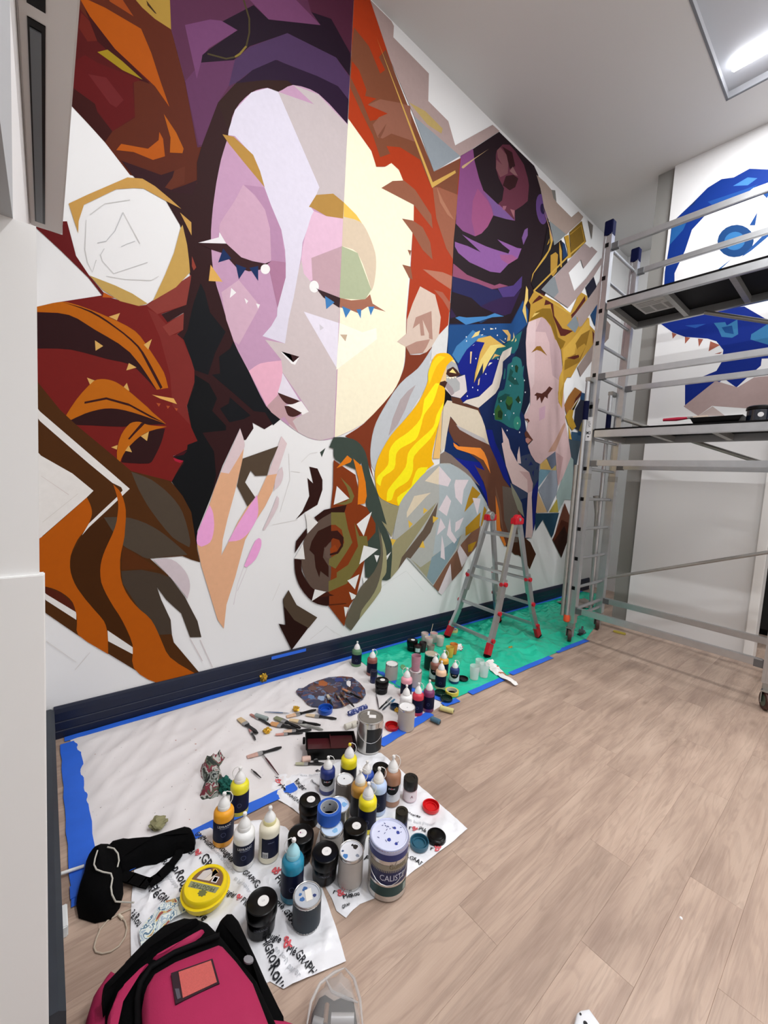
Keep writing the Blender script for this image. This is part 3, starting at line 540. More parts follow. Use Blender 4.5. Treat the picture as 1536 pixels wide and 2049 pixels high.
6e4c8c 4524,4791 4537,4745 4537,4697 4525,4653 4501,4617 4469,4593 4430,4583 4390,4588 4353,4607 4321,4639 4298,4679 4286,4724 4285,4770 4297,4813 4320,4848 4351,4872 4388,4884 4428,4880 4466,4863 4499,4832
2c1c4a 4476,4770 4480,4754 4479,4737 4473,4721 4462,4707 4448,4697 4433,4692 4416,4693 4401,4698 4389,4708 4380,4722 4376,4738 4377,4755 4383,4771 4394,4784 4407,4794 4423,4799 4439,4799 4455,4794 4467,4784
= blue_night
172c5c 2998,3067 3980,3341 4190,3663 4306,3588 4307,3449 4315,3197 4476,2801 4502,2570 4408,2402 4459,2285 4554,2037 4852,1850 4861,1653 4887,1138 4817,906 4553,893 3833,1316 3408,1590 3068,1848 3072,2168 2990,2799
1d5089 2991,3053 3249,3128 3809,3296 4003,3350 4183,3647 4310,3582 4320,3438 4205,3337 4081,3235 3927,3128 3839,3080 3641,3127 3421,3026 3277,2891 3169,2733 3006,2785
4a8ac4 3077,3145 3129,3174 3241,3195 3554,3297 3687,3368 3855,3384 3649,3315 3429,3209 3240,3125
17406f 3429,3209 3579,3273 3471,3205
4a88bd 3351,3104 3454,3091 3590,3107 3459,3048 3403,3003 3277,2891 3218,2810 3169,2733 3069,2794 3123,2890 3245,2993
11228c 3403,3003 3556,3032 3496,2919 3424,2662 3422,2592 3564,2716 3673,2883 3816,2915 3780,2761 3739,2640 3550,2487 3353,2409 3287,2373 3235,2402 3326,2467 3330,2518 3286,2641 3209,2637 3163,2707 3210,2796 3285,2900
1f6d72 3928,3115 4081,3235 4219,3327 4172,3134 4097,3047 4037,3033 4039,3102 3884,3010 3803,2925 3673,2883 3748,2992
0f1c38 4320,3438 4219,3327 4161,3124 4102,3014 4240,3024 4292,2944 4314,2970 4342,2790 4353,2633 4329,2447 4403,2400 4489,2546 4501,2732 4339,3061 4307,3266
e1b95f 3418,3010 3449,3046 3642,3124 3790,3100 3933,3083 3777,3028 3708,2956 3654,2865 3597,2801 3564,2716 3555,2830 3432,2594 3441,2697 3496,2919 3556,3032
f1da84 3933,3083 3777,3028 3654,2865 3564,2716 3560,2831 3457,2650 3506,2839 3598,2956 3654,3027 3827,3083
f0d98c 3336,3020 3393,3090 3468,3131 3446,3076
e6bd72 3840,3239 3943,3263 4002,3228 4005,3168 3942,3142 3952,3202
efdc9c 4052,3268 4083,3222 4053,3173 4018,3161 4061,3203
efdc9c 4108,3222 4124,3198 4091,3169
efdc9c 3792,3134 3916,3119 3893,3112
f5ecc8 3632,3202 3697,3208 3634,3183
efd2a0 3336,2887 3364,2894 3360,2774 3345,2771
e6bd72 3700,2889 3741,2960 3844,2964 3756,2934
f5efdc 3639,2807 3666,2852 3715,2862
efd2a0 3500,2639 3523,2666 3516,2591 3496,2581
f5f5f5 3364,2953 3401,2977 3378,2958
f5f5f5 3483,3092 3525,3108 3502,3088
2b7576 4150,3025 4182,3025 4216,3021 4242,3011 4260,2987 4272,2956 4280,2934 4290,2943 4305,2954 4315,2963 4312,2928 4308,2879 4308,2840 4316,2827 4331,2816 4340,2804 4347,2757 4352,2695 4353,2633 4347,2570 4337,2506 4328,2455 4321,2432 4313,2409 4311,2387 4323,2361 4341,2334 4351,2305 4342,2271 4325,2236 4312,2212 4284,2215 4244,2218 4206,2221 4176,2222 4146,2222 4117,2224 4070,2235 4016,2250 3965,2261 3917,2267 3868,2269 3834,2271 3825,2297 3814,2333 3809,2370 3817,2418 3833,2473 3847,2518 3852,2541 3859,2563 3873,2584 3901,2598 3937,2610 3962,2627 3976,2670 3984,2724 3989,2776 3990,2821 3989,2865 3995,2900 4013,2915 4040,2929 4062,2943 4070,2960 4072,2979 4080,2995 4099,3008 4124,3019
2b7576 3927,2743 3941,2855 3962,2839 3963,2744 3936,2725
1c5550 4018,2741 4048,2871 4113,2850 4084,2795 4188,2774 4246,2728 4147,2710
1c5550 3859,2513 3992,2584 4090,2587 3980,2499 3879,2455
3c6a34 3845,2273 3820,2371 3880,2449 3973,2373 3973,2290
3c6a34 4005,2489 4031,2563 4130,2566 4151,2513 4083,2460
1e3d22 4005,2489 4083,2460 4151,2513 4115,2415 4052,2420
1e3d22 4129,2916 4163,2937 4205,2918 4189,2851 4150,2857
1e3d22 4196,2549 4252,2608 4298,2559 4265,2517
1e3d22 3879,2366 3923,2394 3975,2360 3959,2302 3887,2306
348088 4033,2382 4089,2419 4144,2384 4107,2294
3a9080 4348,2301 4349,2276 4341,2252 4327,2233 4308,2219 4285,2213 4262,2214 4240,2222 4221,2238 4207,2258 4200,2281 4200,2306 4207,2329 4221,2348 4240,2362 4262,2369 4285,2368 4308,2360 4327,2345 4341,2325
c8d8c0 4293,2294 4293,2290 4291,2286 4289,2284 4286,2282 4282,2280 4278,2280 4274,2282 4271,2284 4268,2287 4267,2290 4267,2294 4269,2297 4271,2300 4274,2302 4278,2303 4282,2303 4286,2302 4289,2300 4292,2297
f6f6f6 4091,2908 4087,2898 4076,2896 4070,2903 4074,2912 4084,2914
f6f6f6 4166,2780 4162,2771 4151,2769 4145,2776 4149,2785 4160,2787
f6f6f6 4359,2800 4354,2791 4343,2789 4336,2796 4340,2805 4352,2807
f6f6f6 4086,2688 4082,2679 4071,2677 4065,2684 4069,2693 4079,2695
f6f6f6 4399,2670 4395,2661 4383,2659 4376,2666 4381,2675 4392,2677
f6f6f6 3934,2492 3930,2483 3920,2481 3913,2488 3917,2497 3928,2499
f6f6f6 4307,2537 4302,2528 4291,2526 4284,2533 4289,2542 4300,2544
f6f6f6 3822,2331 3818,2322 3808,2321 3802,2328 3806,2337 3816,2338
f6f6f6 4036,2351 4031,2342 4021,2341 4015,2348 4019,2357 4029,2358
f6f6f6 4198,2396 4194,2387 4183,2385 4176,2393 4180,2402 4191,2403
f6f6f6 4096,2186 4092,2177 4081,2176 4075,2184 4079,2193 4090,2194
f6f6f6 4352,2195 4348,2186 4337,2184 4329,2192 4334,2201 4345,2203
f6f6f6 3425,2546 3421,2538 3412,2537 3407,2543 3410,2551 3419,2553
f6f6f6 3511,2535 3508,2527 3499,2525 3493,2532 3497,2540 3506,2542
f6f6f6 3625,2724 3621,2715 3612,2713 3606,2720 3610,2728 3619,2730
f6f6f6 3442,2843 3439,2835 3430,2833 3424,2839 3428,2847 3437,2849
f6f6f6 3817,2923 3813,2914 3803,2912 3797,2918 3801,2927 3811,2929
f6f6f6 3266,3014 3263,3006 3254,3004 3249,3010 3253,3018 3261,3020
f6f6f6 3275,2977 3272,2969 3263,2966 3258,2972 3262,2980 3270,2983
f6f6f6 3538,3163 3535,3155 3526,3153 3520,3159 3524,3167 3533,3169
f6f6f6 3733,3223 3729,3214 3719,3211 3714,3217 3717,3226 3727,3229
f6f6f6 3773,3163 3769,3154 3759,3152 3753,3158 3757,3166 3767,3169
f6f6f6 3920,3163 3916,3154 3906,3152 3900,3158 3904,3167 3914,3170
f6f6f6 3349,2445 3346,2437 3337,2436 3332,2442 3336,2450 3344,2452
414d69 4357,1825 4423,1920 4610,1966 4726,1874 4849,1851 4850,1669 4740,1522 4724,1624 4604,1742
414d69 4235,1589 4631,1480 4626,1425 4477,1392
1a2a6c 4592,1815 4640,1872 4697,1833
1a2a6c 4690,1739 4728,1773 4729,1679
1a2a6c 4498,1881 4535,1910 4546,1880
1a2a6c 4784,1792 4806,1841 4809,1778
15227c 4716,1490 4852,1653 4864,1493 4863,1227 4851,1025 4811,994 4769,1348
15258a 3692,2145 3803,2158 3878,2029 4104,1794 4237,1574 4227,1552 4087,1648 3916,1837 3778,1998
16336a 3084,2053 3175,1989 3259,1925 3234,1894 3521,1861 3690,1814 3627,1782 3384,1791 3195,1809 3058,1857
= yellow_haired_woman
c4c8cc 2788,2797 2767,2765 2738,2720 2708,2676 2681,2639 2653,2602 2622,2568 2560,2515 2486,2457 2422,2396 2361,2318 2303,2232 2254,2153 2216,2088 2183,2023 2158,1960 2143,1902 2135,1843 2132,1789 2135,1744 2142,1700 2152,1663 2166,1639 2184,1617 2197,1602 2211,1654 2233,1729 2266,1801 2352,1915 2466,2050 2563,2166 2609,2228 2653,2290 2690,2345 2712,2378 2733,2412 2746,2446 2759,2515 2768,2597 2775,2669 2780,2716 2785,2763
b4a8a9 2611,2421 2516,2348 2433,2257 2359,2082 2321,1925 2422,2036 2500,2179 2550,2309
6c4636 3095,2205 3185,2158 3270,2094 3476,2060 3795,1960 3905,1829 3601,1907 3318,1934 3187,1965 3097,2061
dfd6ca 4044,3108 4027,3017 3898,2913 3904,2786 3867,2630 3808,2552 3535,2355 3337,2369 3278,2365 3333,2403 3531,2471 3739,2640 3780,2761 3845,2955 3883,3017
dbcfba 3043,2352 3107,2356 3537,2335 3600,2266 3665,2182 3753,2016 3795,1960 3476,2060 3270,2094 3185,2158 3105,2206 3075,2046 3055,1891 3006,1837 2992,1886 2994,2037 2996,2278
bab5b5 3197,2135 3317,2112 3671,2048 3796,1952 3480,2028 3292,2071
603b2b 3093,2396 3235,2402 3278,2365 3535,2355 3600,2266 3528,2328 3118,2340
0c0a10 2992,2451 3093,2402 3097,2361 3043,2355 2996,2284
dcd3d1 3147,2588 3276,2645 3303,2576 3329,2487 3235,2405 3097,2403 2996,2457 3015,2532
b2b3b3 2997,2701 3101,2754 3153,2705 3200,2629 3147,2588 3209,2551 3216,2485 3135,2440 3094,2481 3007,2525 3001,2577
f4dd90 2998,2695 3007,2779 3092,2752 3132,2724 3057,2732
ecc88e 2997,2701 3007,2525 2924,2503 2910,2512 2954,2603
a79a9c 2993,2481 3025,2522 3112,2479 3136,2434 3097,2406
4a2a20 3090,2685 3148,2667 3209,2631 3147,2594 3056,2576 2999,2595 3013,2639
f6e090 3042,2621 3088,2664 3147,2631
f8f0d8 3006,2569 3021,2557 3038,2570 3062,2557 3079,2578 3107,2571 3119,2592 3143,2585 3150,2604 3083,2583
4a2a20 2916,2501 2988,2530 3025,2522 2995,2460 2943,2453
f6bd0c 2785,2648 2800,2682 2821,2719 2852,2749 2899,2770 2956,2785 3006,2791 3041,2784 3071,2769 3091,2757 3065,2736 3029,2704 3000,2672 2968,2608 2936,2532 2914,2478 2939,2475 2973,2470 2996,2457 3003,2412 3002,2351 2995,2290 2983,2236 2965,2181 2949,2127 2928,2039 2905,1938 2888,1857 2883,1823 2881,1788 2884,1760 2893,1745 2908,1730 2919,1721 2888,1702 2845,1675 2805,1647 2747,1600 2682,1544 2622,1486 2569,1421 2521,1356 2489,1310 2454,1318 2405,1329 2359,1343 2319,1358 2281,1374 2251,1397 2230,1432 2214,1474 2204,1516 2196,1555 2193,1595 2195,1634 2202,1671 2213,1708 2229,1744 2258,1800 2297,1864 2342,1928 2402,1995 2472,2064 2535,2129 2580,2179 2624,2231 2664,2283 2696,2338 2724,2394 2746,2446 2760,2492 2769,2538 2776,2578 2778,2601 2779,2625
fff020 2727,2305 2720,2255 2714,2190 2694,2128 2653,2076 2600,2027 2548,1984 2498,1951 2447,1921 2404,1891 2376,1861 2353,1830 2338,1796 2336,1758 2340,1716 2333,1675 2301,1637 2259,1601 2227,1571 2218,1553 2215,1533 2217,1516 2230,1503 2248,1492 2262,1485 2265,1506 2271,1536 2284,1563 2322,1589 2371,1615 2409,1647 2420,1688 2418,1733 2421,1770 2431,1792 2448,1812 2469,1830 2522,1859 2591,1892 2647,1927 2674,1961 2689,1999 2702,2037 2714,2080 2723,2125 2739,2169 2771,2212 2811,2256 2845,2301 2873,2367 2896,2438 2913,2489 2898,2488 2878,2486 2861,2479 2827,2440 2787,2387 2756,2345 2745,2332 2734,2319
fff020 2991,2325 2968,2290 2935,2241 2907,2193 2895,2151 2888,2109 2867,2069 2802,2011 2718,1947 2650,1893 2617,1861 2586,1829 2564,1793 2556,1753 2556,1708 2544,1667 2484,1597 2406,1519 2350,1455 2340,1419 2341,1381 2343,1354 2360,1355 2383,1358 2401,1366 2412,1392 2421,1426 2439,1457 2482,1485 2539,1512 2586,1542 2612,1575 2629,1612 2640,1649 2640,1691 2634,1735 2645,1777 2700,1835 2777,1899 2844,1960 2879,2005 2909,2053 2934,2101 2954,2154 2970,2207 2981,2252 2986,2279 2989,2306
fff020 2489,1310 2477,1331 2464,1362 2467,1390 2510,1421 2573,1455 2622,1486 2636,1507 2641,1532 2648,1557 2662,1593 2678,1634 2704,1665 2746,1679 2798,1683 2836,1685 2829,1672 2819,1653 2806,1635 2744,1577 2663,1504 2595,1438 2553,1391 2515,1343
ffd820 2787,2637 2810,2673 2839,2709 2870,2736 2906,2747 2946,2748 2974,2748 2942,2721 2898,2682 2862,2642 2830,2578 2800,2504 2779,2452 2771,2474 2759,2506 2754,2539 2759,2571 2770,2604
edc27c 2979,2275 2984,2132 2993,1781 2896,1773 2917,1920 2949,2127
6c4636 3100,2073 3260,2093 3500,2037 3768,1991 3916,1837 4089,1634 4272,1509 4432,1330 4516,1230 4603,938 4799,702 4833,494 4701,677 4457,711 4239,841 4075,1109 3846,1299 3790,1467 3719,1583 3572,1705 3533,1762 3714,1713 3638,1783 3546,1830 3310,1914 3176,1983
4a2a18 4239,841 4433,868 4603,938 4790,849 4953,683 4833,494 4662,648 4526,706 4442,720
7a5a48 3944,1542 4070,1329 4197,956 4113,1108 4002,1292
6e6259 4077,1547 4256,1531 4438,1292 4502,865 4366,872 4171,1144
8f8f7d 4235,1589 4369,1481 4510,1354 4594,1175 4441,1269 4292,1465
14248c 3195,1809 3384,1791 3627,1789 3725,1707 3580,1732 3533,1762 3681,1615 3790,1467 3846,1299 3761,1425 3659,1533 3436,1696
86776f 2998,1824 3058,1857 3154,1831 3436,1696 3659,1533 3445,1618 3316,1683 3163,1750 3007,1733
f1923a 3174,1955 3259,1925 3618,1942 3689,1902 3755,1825 3832,1678 3792,1718 3690,1814 3521,1861 3234,1894 3187,1921
e08230 3958,1439 4055,1256 4106,1064 4250,856 4228,827 4036,1037 3994,1256
= grey_wing
bbbcb7 3007,1733 3067,1742 3131,1742 3193,1733 3285,1707 3390,1667 3487,1620 3568,1563 3640,1499 3704,1438 3759,1390 3810,1340 3837,1285 3823,1219 3785,1147 3749,1075 3730,1003 3713,931 3685,867 3640,820 3582,780 3527,739 3454,672 3374,596 3304,529 3251,476 3199,423 3163,386 3126,415 3073,456 3022,497 2890,606 2737,734 2631,823 2575,767 2498,693 2443,639 2433,692 2419,767 2413,840 2419,903 2432,966 2443,1023 2449,1069 2455,1115 2463,1161 2473,1220 2486,1285 2509,1344 2544,1394 2590,1440 2638,1486 2690,1537 2747,1589 2806,1635 2869,1674 2939,1708
b7c2c6 2989,1731 3193,1733 3487,1620 3704,1438 3825,1285 3701,1104 3413,1005 3362,913 2990,820 3014,1123 3025,1374
a49d79 2255,1386 2360,1332 2496,1310 2463,1161 2428,1024 2284,1187
a59e7b 2992,1349 2702,1131 2461,987 2413,840 2443,639 2530,713 2625,895 2883,1188
6f5f51 3010,1349 2990,1186 2932,1050 2681,807 2631,823 2530,713 2567,828 2824,1079
a9a689 2681,807 2922,598 3010,614 3364,900 3413,1005 3172,859 2824,708
90a5ad 2974,796 3394,992 3329,849 3020,510 2922,598
8c6552 3638,1078 3725,1090 3685,867 3527,739 3457,621 3306,515 3163,386 3022,497 3190,687 3424,910
bb9029 3529,1528 3680,1451 3601,1381 3427,1246 3472,1393
bb9029 3706,1244 3704,1076 3477,989 3466,1084
bb9029 3764,1313 3815,1271 3747,1089 3725,1090
bb9029 3531,890 3679,924 3604,816 3541,807
eadee2 2992,1707 3181,1580 3141,1509 2806,1552
eddec4 2992,1707 3001,1523 2806,1552
eadee2 3249,1583 3459,1592 3389,1484 3377,1325 3268,1403 3235,1531
eadee2 3131,1426 3205,1363 3154,1209 3026,1274
eadee2 3545,1401 3687,1396 3654,1216
eadee2 3062,1191 3147,1094 3025,1015
eadee2 3204,1189 3238,1052 3338,955 3302,917 3174,1015
eadee2 3423,1192 3365,1074 3299,1036 3297,1142
eadee2 3099,1018 3150,886 3173,754 3104,786
eadee2 3395,898 3547,751 3454,649 3361,833
eadee2 3265,707 3306,515 3163,386 3103,421 3199,594
e8dac0 2902,1443 2845,1408 2599,1199 2595,1252 2678,1405
eac252 2813,1296 2872,1268 2813,1235
eac252 2620,1178 2682,1141 2637,1100
eac252 2948,1212 3035,1192 2958,1143
eac252 2414,1013 2482,998 2442,942
eac252 2834,974 2867,898 2789,909
= spiral_creature
455149 1757,1853 1783,1857 1820,1862 1857,1864 1898,1863 1942,1859 1982,1847 2019,1826 2052,1797 2078,1763 2102,1708 2122,1642 2145,1577 2174,1521 2208,1465 2239,1408 2282,1317 2327,1214 2360,1140 2342,1151 2317,1165 2299,1176 2338,1123 2393,1047 2433,966 2446,853 2445,728 2443,639 2430,635 2412,629 2392,627 2315,644 2219,667 2152,683 2140,783 2123,922 2114,1038 2122,1093 2137,1147 2144,1200 2136,1255 2120,1309 2106,1362 2085,1468 2061,1591 2045,1677 2031,1657 2012,1631 1998,1611 1933,1628 1848,1653 1785,1678 1767,1706 1764,1740 1762,1765 1750,1767 1733,1770 1721,1771 1732,1796 1746,1829
455149 1645,1726 1693,1764 1663,1689
8c3f17 1767,1677 1872,1624 1988,1569 2020,1466 2029,1330 2124,1298 2230,1155 2235,1077 2145,993 2129,818 2067,538 1994,450 1953,282 1780,494 1754,748 1755,953 1761,1257 1774,1459
ea871d 1798,1612 1896,1722 1944,1695 1931,1669
ea871d 1956,1701 2047,1646 2096,1511 2117,1395 2101,1330 2026,1321 2022,1529
7f7540 1840,1542 1944,1464 1986,1392 1964,1340 1903,1319 1805,1323 1913,1350 1943,1381 1906,1463
36160f 1615,1219 1702,1278 1915,1319 1894,1251 1768,1252 1651,1179
36160f 1458,905 1476,901 1503,895 1522,890 1521,867 1521,834 1526,801 1543,766 1567,728 1591,695 1610,673 1631,652 1656,636 1699,621 1750,607 1786,598 1788,567 1790,524 1792,492 1786,490 1778,488 1769,488 1731,499 1682,517 1638,542 1595,581 1554,628 1521,674 1501,710 1485,749 1473,787 1465,831 1461,875
67554b 1768,1252 1736,1237 1691,1214 1650,1189 1614,1160 1581,1127 1555,1094 1541,1063 1533,1031 1528,997 1522,949 1519,894 1524,841 1541,789 1566,737 1591,695 1609,672 1631,652 1656,636 1697,622 1745,612 1780,604 1785,645 1792,704 1795,764 1789,896 1780,1056 1772,1176 1770,1205 1769,1233
7f7540 1767,1257 1900,1256 1940,1120 1992,1001 1928,910 1836,791 1768,829 1771,880 1865,925 1909,1006 1878,1112 1815,1155 1773,1156
7f7540 2000,1171 2060,1052 2141,1048 2160,970 2090,811 1956,651 1780,604 1775,693 1852,716 1850,758 1959,812 2053,966
3a1a10 1773,1156 1654,1110 1602,1032 1584,964 1630,921 1647,820 1685,735 1694,785 1773,725 1768,818 1711,895 1719,976 1781,1023
3c1a12 1776,1105 1836,1108 1901,1048 1899,975 1853,915 1781,905 1757,917 1840,932 1879,987 1858,1029 1797,1048 1730,975 1709,936
6f5b51 1719,966 1781,1013 1771,880 1735,893
9c4617 1772,962 1818,992 1851,947 1780,921
4a2010 1659,574 1762,601 1837,565 1729,570
5e2a10 1792,498 1954,484 1967,474 1793,486
f1efec 1650,642 1756,607 1626,549
f1efec 1527,1017 1549,893 1458,905
f1efec 1531,1264 1651,1179 1561,1093 1551,1181
36160f 1553,1138 1556,1084 1461,948 1467,1040
2c120a 1421,667 1495,538 1685,406 1609,337 1468,184 1350,416 1407,396 1378,595
58493a 1421,667 1495,538 1685,406 1609,332 1479,422 1390,545 1378,600
f3f3f1 1809,1470 1937,1371 1788,1318
f3f3f1 2181,1260 2107,1050 2027,1155
f3f3f1 2113,968 2275,924 2076,806
f3f3f1 2236,876 2293,866 2269,806
f3f3f1 2431,891 2365,786 2353,839
f3f3f1 2082,718 2044,591 1961,677
f3f3f1 2118,692 2195,656 2145,595
f3f3f1 1984,577 2082,525 2017,501
f3f3f1 1940,453 1988,440 1961,357
706858 2259,1143 2267,1120 2280,1086 2294,1052 2318,1010 2346,962 2363,913 2363,826 2353,725 2339,639 2325,593 2303,550 2276,509 2220,439 2152,361 2096,300 2071,273 2046,247 2028,229 2005,248 1976,274 1958,303 1962,338 1978,378 1996,417 2026,475 2063,540 2104,600 2150,644 2202,685 2246,729 2275,778 2296,830 2307,882 2304,933 2293,984 2281,1031 2273,1072 2265,1114
aaa47e 2292,1075 2315,1031 2346,967 2371,901 2383,832 2388,760 2386,704 2374,681 2354,661 2339,639 2338,606 2341,569 2332,536 2264,461 2173,375 2109,314 2113,336 2119,367 2131,395 2168,436 2218,484 2260,534 2287,582 2307,634 2321,687 2332,749 2337,814 2336,880 2324,953 2306,1025
= golden_woman
7fa6b8 4875,1789 5141,1789 4868,1558 4851,1748
9aa2ae 5141,1789 5288,1798 5362,1582 5347,1480 5159,1233 4874,1526 4994,1635
dab98a 4863,1501 5143,1234 4863,1227
baaa52 5192,1233 5375,1420 5444,1231
dab66a 4864,1852 5004,1934 5156,1798 4875,1789
baa66a 5258,1871 5280,1797 5157,1794
25495e 4849,1219 5463,1223 5418,1093 5362,931 5321,882 5048,1135 4887,991
aabebb 5649,2010 5778,2011 5844,1409 5587,1406 5444,1231 5347,1480 5475,1714
4b5b67 5532,2239 5604,2238 5900,2252 5821,1802 5818,1445 5730,1972 5649,2010
3b5d7a 5600,2349 5876,2364 6128,2384 6132,2185 5881,2250 5604,2238
7c4c3a 5595,1362 5778,1175 5908,1091 5841,858 5389,879 5434,1006 5506,1179
5a2a16 5544,1126 5913,1045 5648,579 5346,853
34160c 5647,1038 5798,867 5648,579 5378,824
e5cbc8 3972,2206 4125,2083 4177,1987 4357,1825 4619,1736 4727,1600 4728,1506 4726,1427 4826,993 4811,906 4663,913 4631,1480 4274,1583 4118,1780 4032,1953 3997,2027 4025,2044
e5d0cc 4353,2029 4423,1830 4344,1825 4328,1927
d2b0ae 4397,1738 4619,1736 4727,1600 4728,1506 4631,1480 4591,1641
debfbf 4330,3458 4584,3588 4684,3591 4828,3535 4941,3421 4998,3412 5112,3316 5190,3121 5242,2932 5352,2625 5400,2467 5532,2239 5649,2010 5475,1714 5362,1582 5210,2041 5003,1942 4864,1852 4741,1875 4627,1952 4542,2043 4641,2129 4484,2233 4496,2331 4414,2372 4403,2400 4462,2460 4516,2550 4483,2714 4365,2981 4308,3217 4303,3377
cbadb0 4584,3584 4684,3591 4828,3535 4957,3418 5112,3316 5190,3121 5139,2952 4959,2979 4817,3344 4710,3443 4490,3392
e8cece 4330,3458 4482,3526 4490,3392 4559,2802 4503,2718 4365,2981 4308,3217
d6b0c0 4720,2529 4859,2589 4870,2435 4745,2379
9a6c18 4436,3134 4544,3236 4625,3259 4688,3230 4800,3183 4649,3203 4551,3194
5a2c20 4582,2665 4632,2707 4747,2716 4829,2761 4908,2834 4995,2822 4896,2727 4897,2677 4826,2692 4760,2596 4712,2665 4648,2609 4632,2666
c89e8a 5386,2448 5411,2410 5208,2049 5021,2016 5182,2194 5328,2391
6f7789 5003,1942 5209,2045 5258,1871 5154,1806
c6a2a2 5228,2034 5432,1984 5362,1582
6a3a2a 4416,2358 4489,2375 4534,2351 4497,2324 4493,2346
6a3f34 4470,2231 4640,2137 4539,2058 4536,2081 4598,2132 4469,2149 4442,2191
c28c82 4472,2134 4524,2151 4605,2129 4536,2077 4484,2098
c2983c 4391,3824 4640,3847 4969,3862 5270,3829 5462,4165 5678,4178 5753,3920 5829,3833 6035,3796 6044,3669 5977,3609 5598,3250 5441,3052 5341,3032 5275,2938 5270,2613 5174,2679 5137,2792 5188,3041 5190,3161 5115,3341 4998,3412 4941,3421 4828,3535 4684,3591 4584,3588 4336,3460 4338,3654 4294,3682
906d10 4595,3689 4776,3743 4925,3592 5012,3462 5208,3458 5158,3375 5101,3330 4972,3421 4809,3559 4624,3603 4341,3472 4467,3615
5a1a0c 4408,3724 4552,3855 4625,3850 4576,3798 4363,3668
5a1a0c 4647,3806 4822,3824 4878,3684 5100,3594 5377,3637 5179,3521 5070,3493 4850,3668 4767,3792 4630,3736
5a1a0c 5289,3818 5377,3892 5608,4156 5637,4108 5315,3771
d6ac4a 5789,3931 5841,3778 5507,3517 5467,3360 5246,3261 5207,3117 5162,3352 5365,3521 5514,3657
96701a 5841,3778 5778,3543 5626,3289 5243,3101 5236,3227 5565,3408 5474,3501 5606,3649
c09638 5717,3561 5778,3543 5616,3337 5503,3361 5554,3463
5a1a0c 5270,3266 5589,3381 5613,3353 5481,3294
5a1a0c 5829,3833 6027,3742 5975,3617 5917,3790
0f4470 5818,3973 6022,4203 6040,4038 6039,3866 5957,3877
e9ca78 4220,3823 4263,3796 4281,3684 4239,3616 4301,3433 4187,3539 4216,3678
e9ca78 4387,3520 4548,3631 4431,3583
d8ae4c 5132,2990 5206,3125 5258,2935 5184,2801 5270,2613 5151,2715
1f4a70 5761,2911 6070,2921 6090,2649 6079,2333 5788,2327
26283a 5764,2809 5991,2829 6032,2551 5934,2362 5641,2414 5644,2670
a26c31 5570,2944 5777,2922 5539,2654 5485,2478 5328,2663 5421,2801
5a2210 5776,2931 5770,2870 5579,2719 5617,2801
e2b242 5753,2858 5570,2676 5528,2528 5691,2437 5485,2478 5500,2581
c69c35 5387,2532 5473,2627 5594,2645 5579,2542 5711,2431 5614,2368 5476,2435
eabe4a 5493,2437 5621,2240 5547,2249
8c7c3b 5864,2512 6051,2554 6030,2373 5796,2381
918239 6242,2917 6366,2923 6289,2443 6188,2445
= beige_ribbons
b8a499 4357,4920 4246,5026 4433,5036 4576,5022 4631,4958 4737,4943 5082,4936 5238,5074 5377,5070 5323,4994 5067,4766 5001,4694 4565,4685 4451,4773
8c8a84 4576,5022 4657,5054 4707,4943 4631,4958
1c1018 4560,4627 4735,4465 4880,4587 4966,4547 5061,4465 5075,4395 4822,4156 4667,4022 4390,3831 4315,3882 4475,4147
8a6a1c 5062,4749 5339,5000 5503,4812 5156,4485
0f4070 4913,4578 4976,4574 5060,4472 4964,4391
c89c40 4777,4402 4839,4396 4844,4200 4769,4115 4708,4123 4672,4326
d2a438 4946,4650 5045,4712 5156,4485 5082,4443 5047,4542
d8ac48 4841,4550 4917,4470 4952,4290 4922,4280 4862,4434
baa7a5 5621,4779 5669,4814 5841,4815 5504,4473 5408,4548 5129,4286 5313,4124 5597,4378 5987,4788 6003,4719 5803,4473 5600,4282 5498,4161 5193,3876 4826,3884 4931,3985 4804,4128 5075,4395 5475,4777
959b9d 4580,4678 4985,4692 4735,4465
949b9f 4533,3885 4730,4080 4804,4128 4931,3985 4826,3884
181832 5603,4267 5803,4473 5923,4373 5720,4158
8d857e 5500,5077 5648,5076 5651,4895
dcb450 4390,3818 5147,4514 5485,4798 5456,4800 5119,4516 4367,3822
dcb450 4371,3810 5278,3814 5297,3837 4386,3830
c69c3c 5084,4724 5328,4937 5461,4778 5486,4791 5338,4952 5067,4726
dab252 4574,4633 4697,4514 4660,4393 4568,4258 4348,4004 4308,3887 4324,3989 4469,4180 4609,4352 4648,4459
d0a890 4426,4755 4591,4619 4697,4514 4685,4495 4560,4627
c09a40 4572,4401 4613,4495 4621,4448
b6a4a0 6043,4548 6040,4217 5767,3941 5600,3762 5526,3726 5459,3836 5299,3766 5718,4166 5890,4346
8f999f 5202,3660 5404,3844 5520,3756 5431,3627
a99790 6025,3664 6107,3571 6037,3433 5700,3112 5587,3214
a99790 6284,4065 6490,4025 6473,3822 6346,3718"""
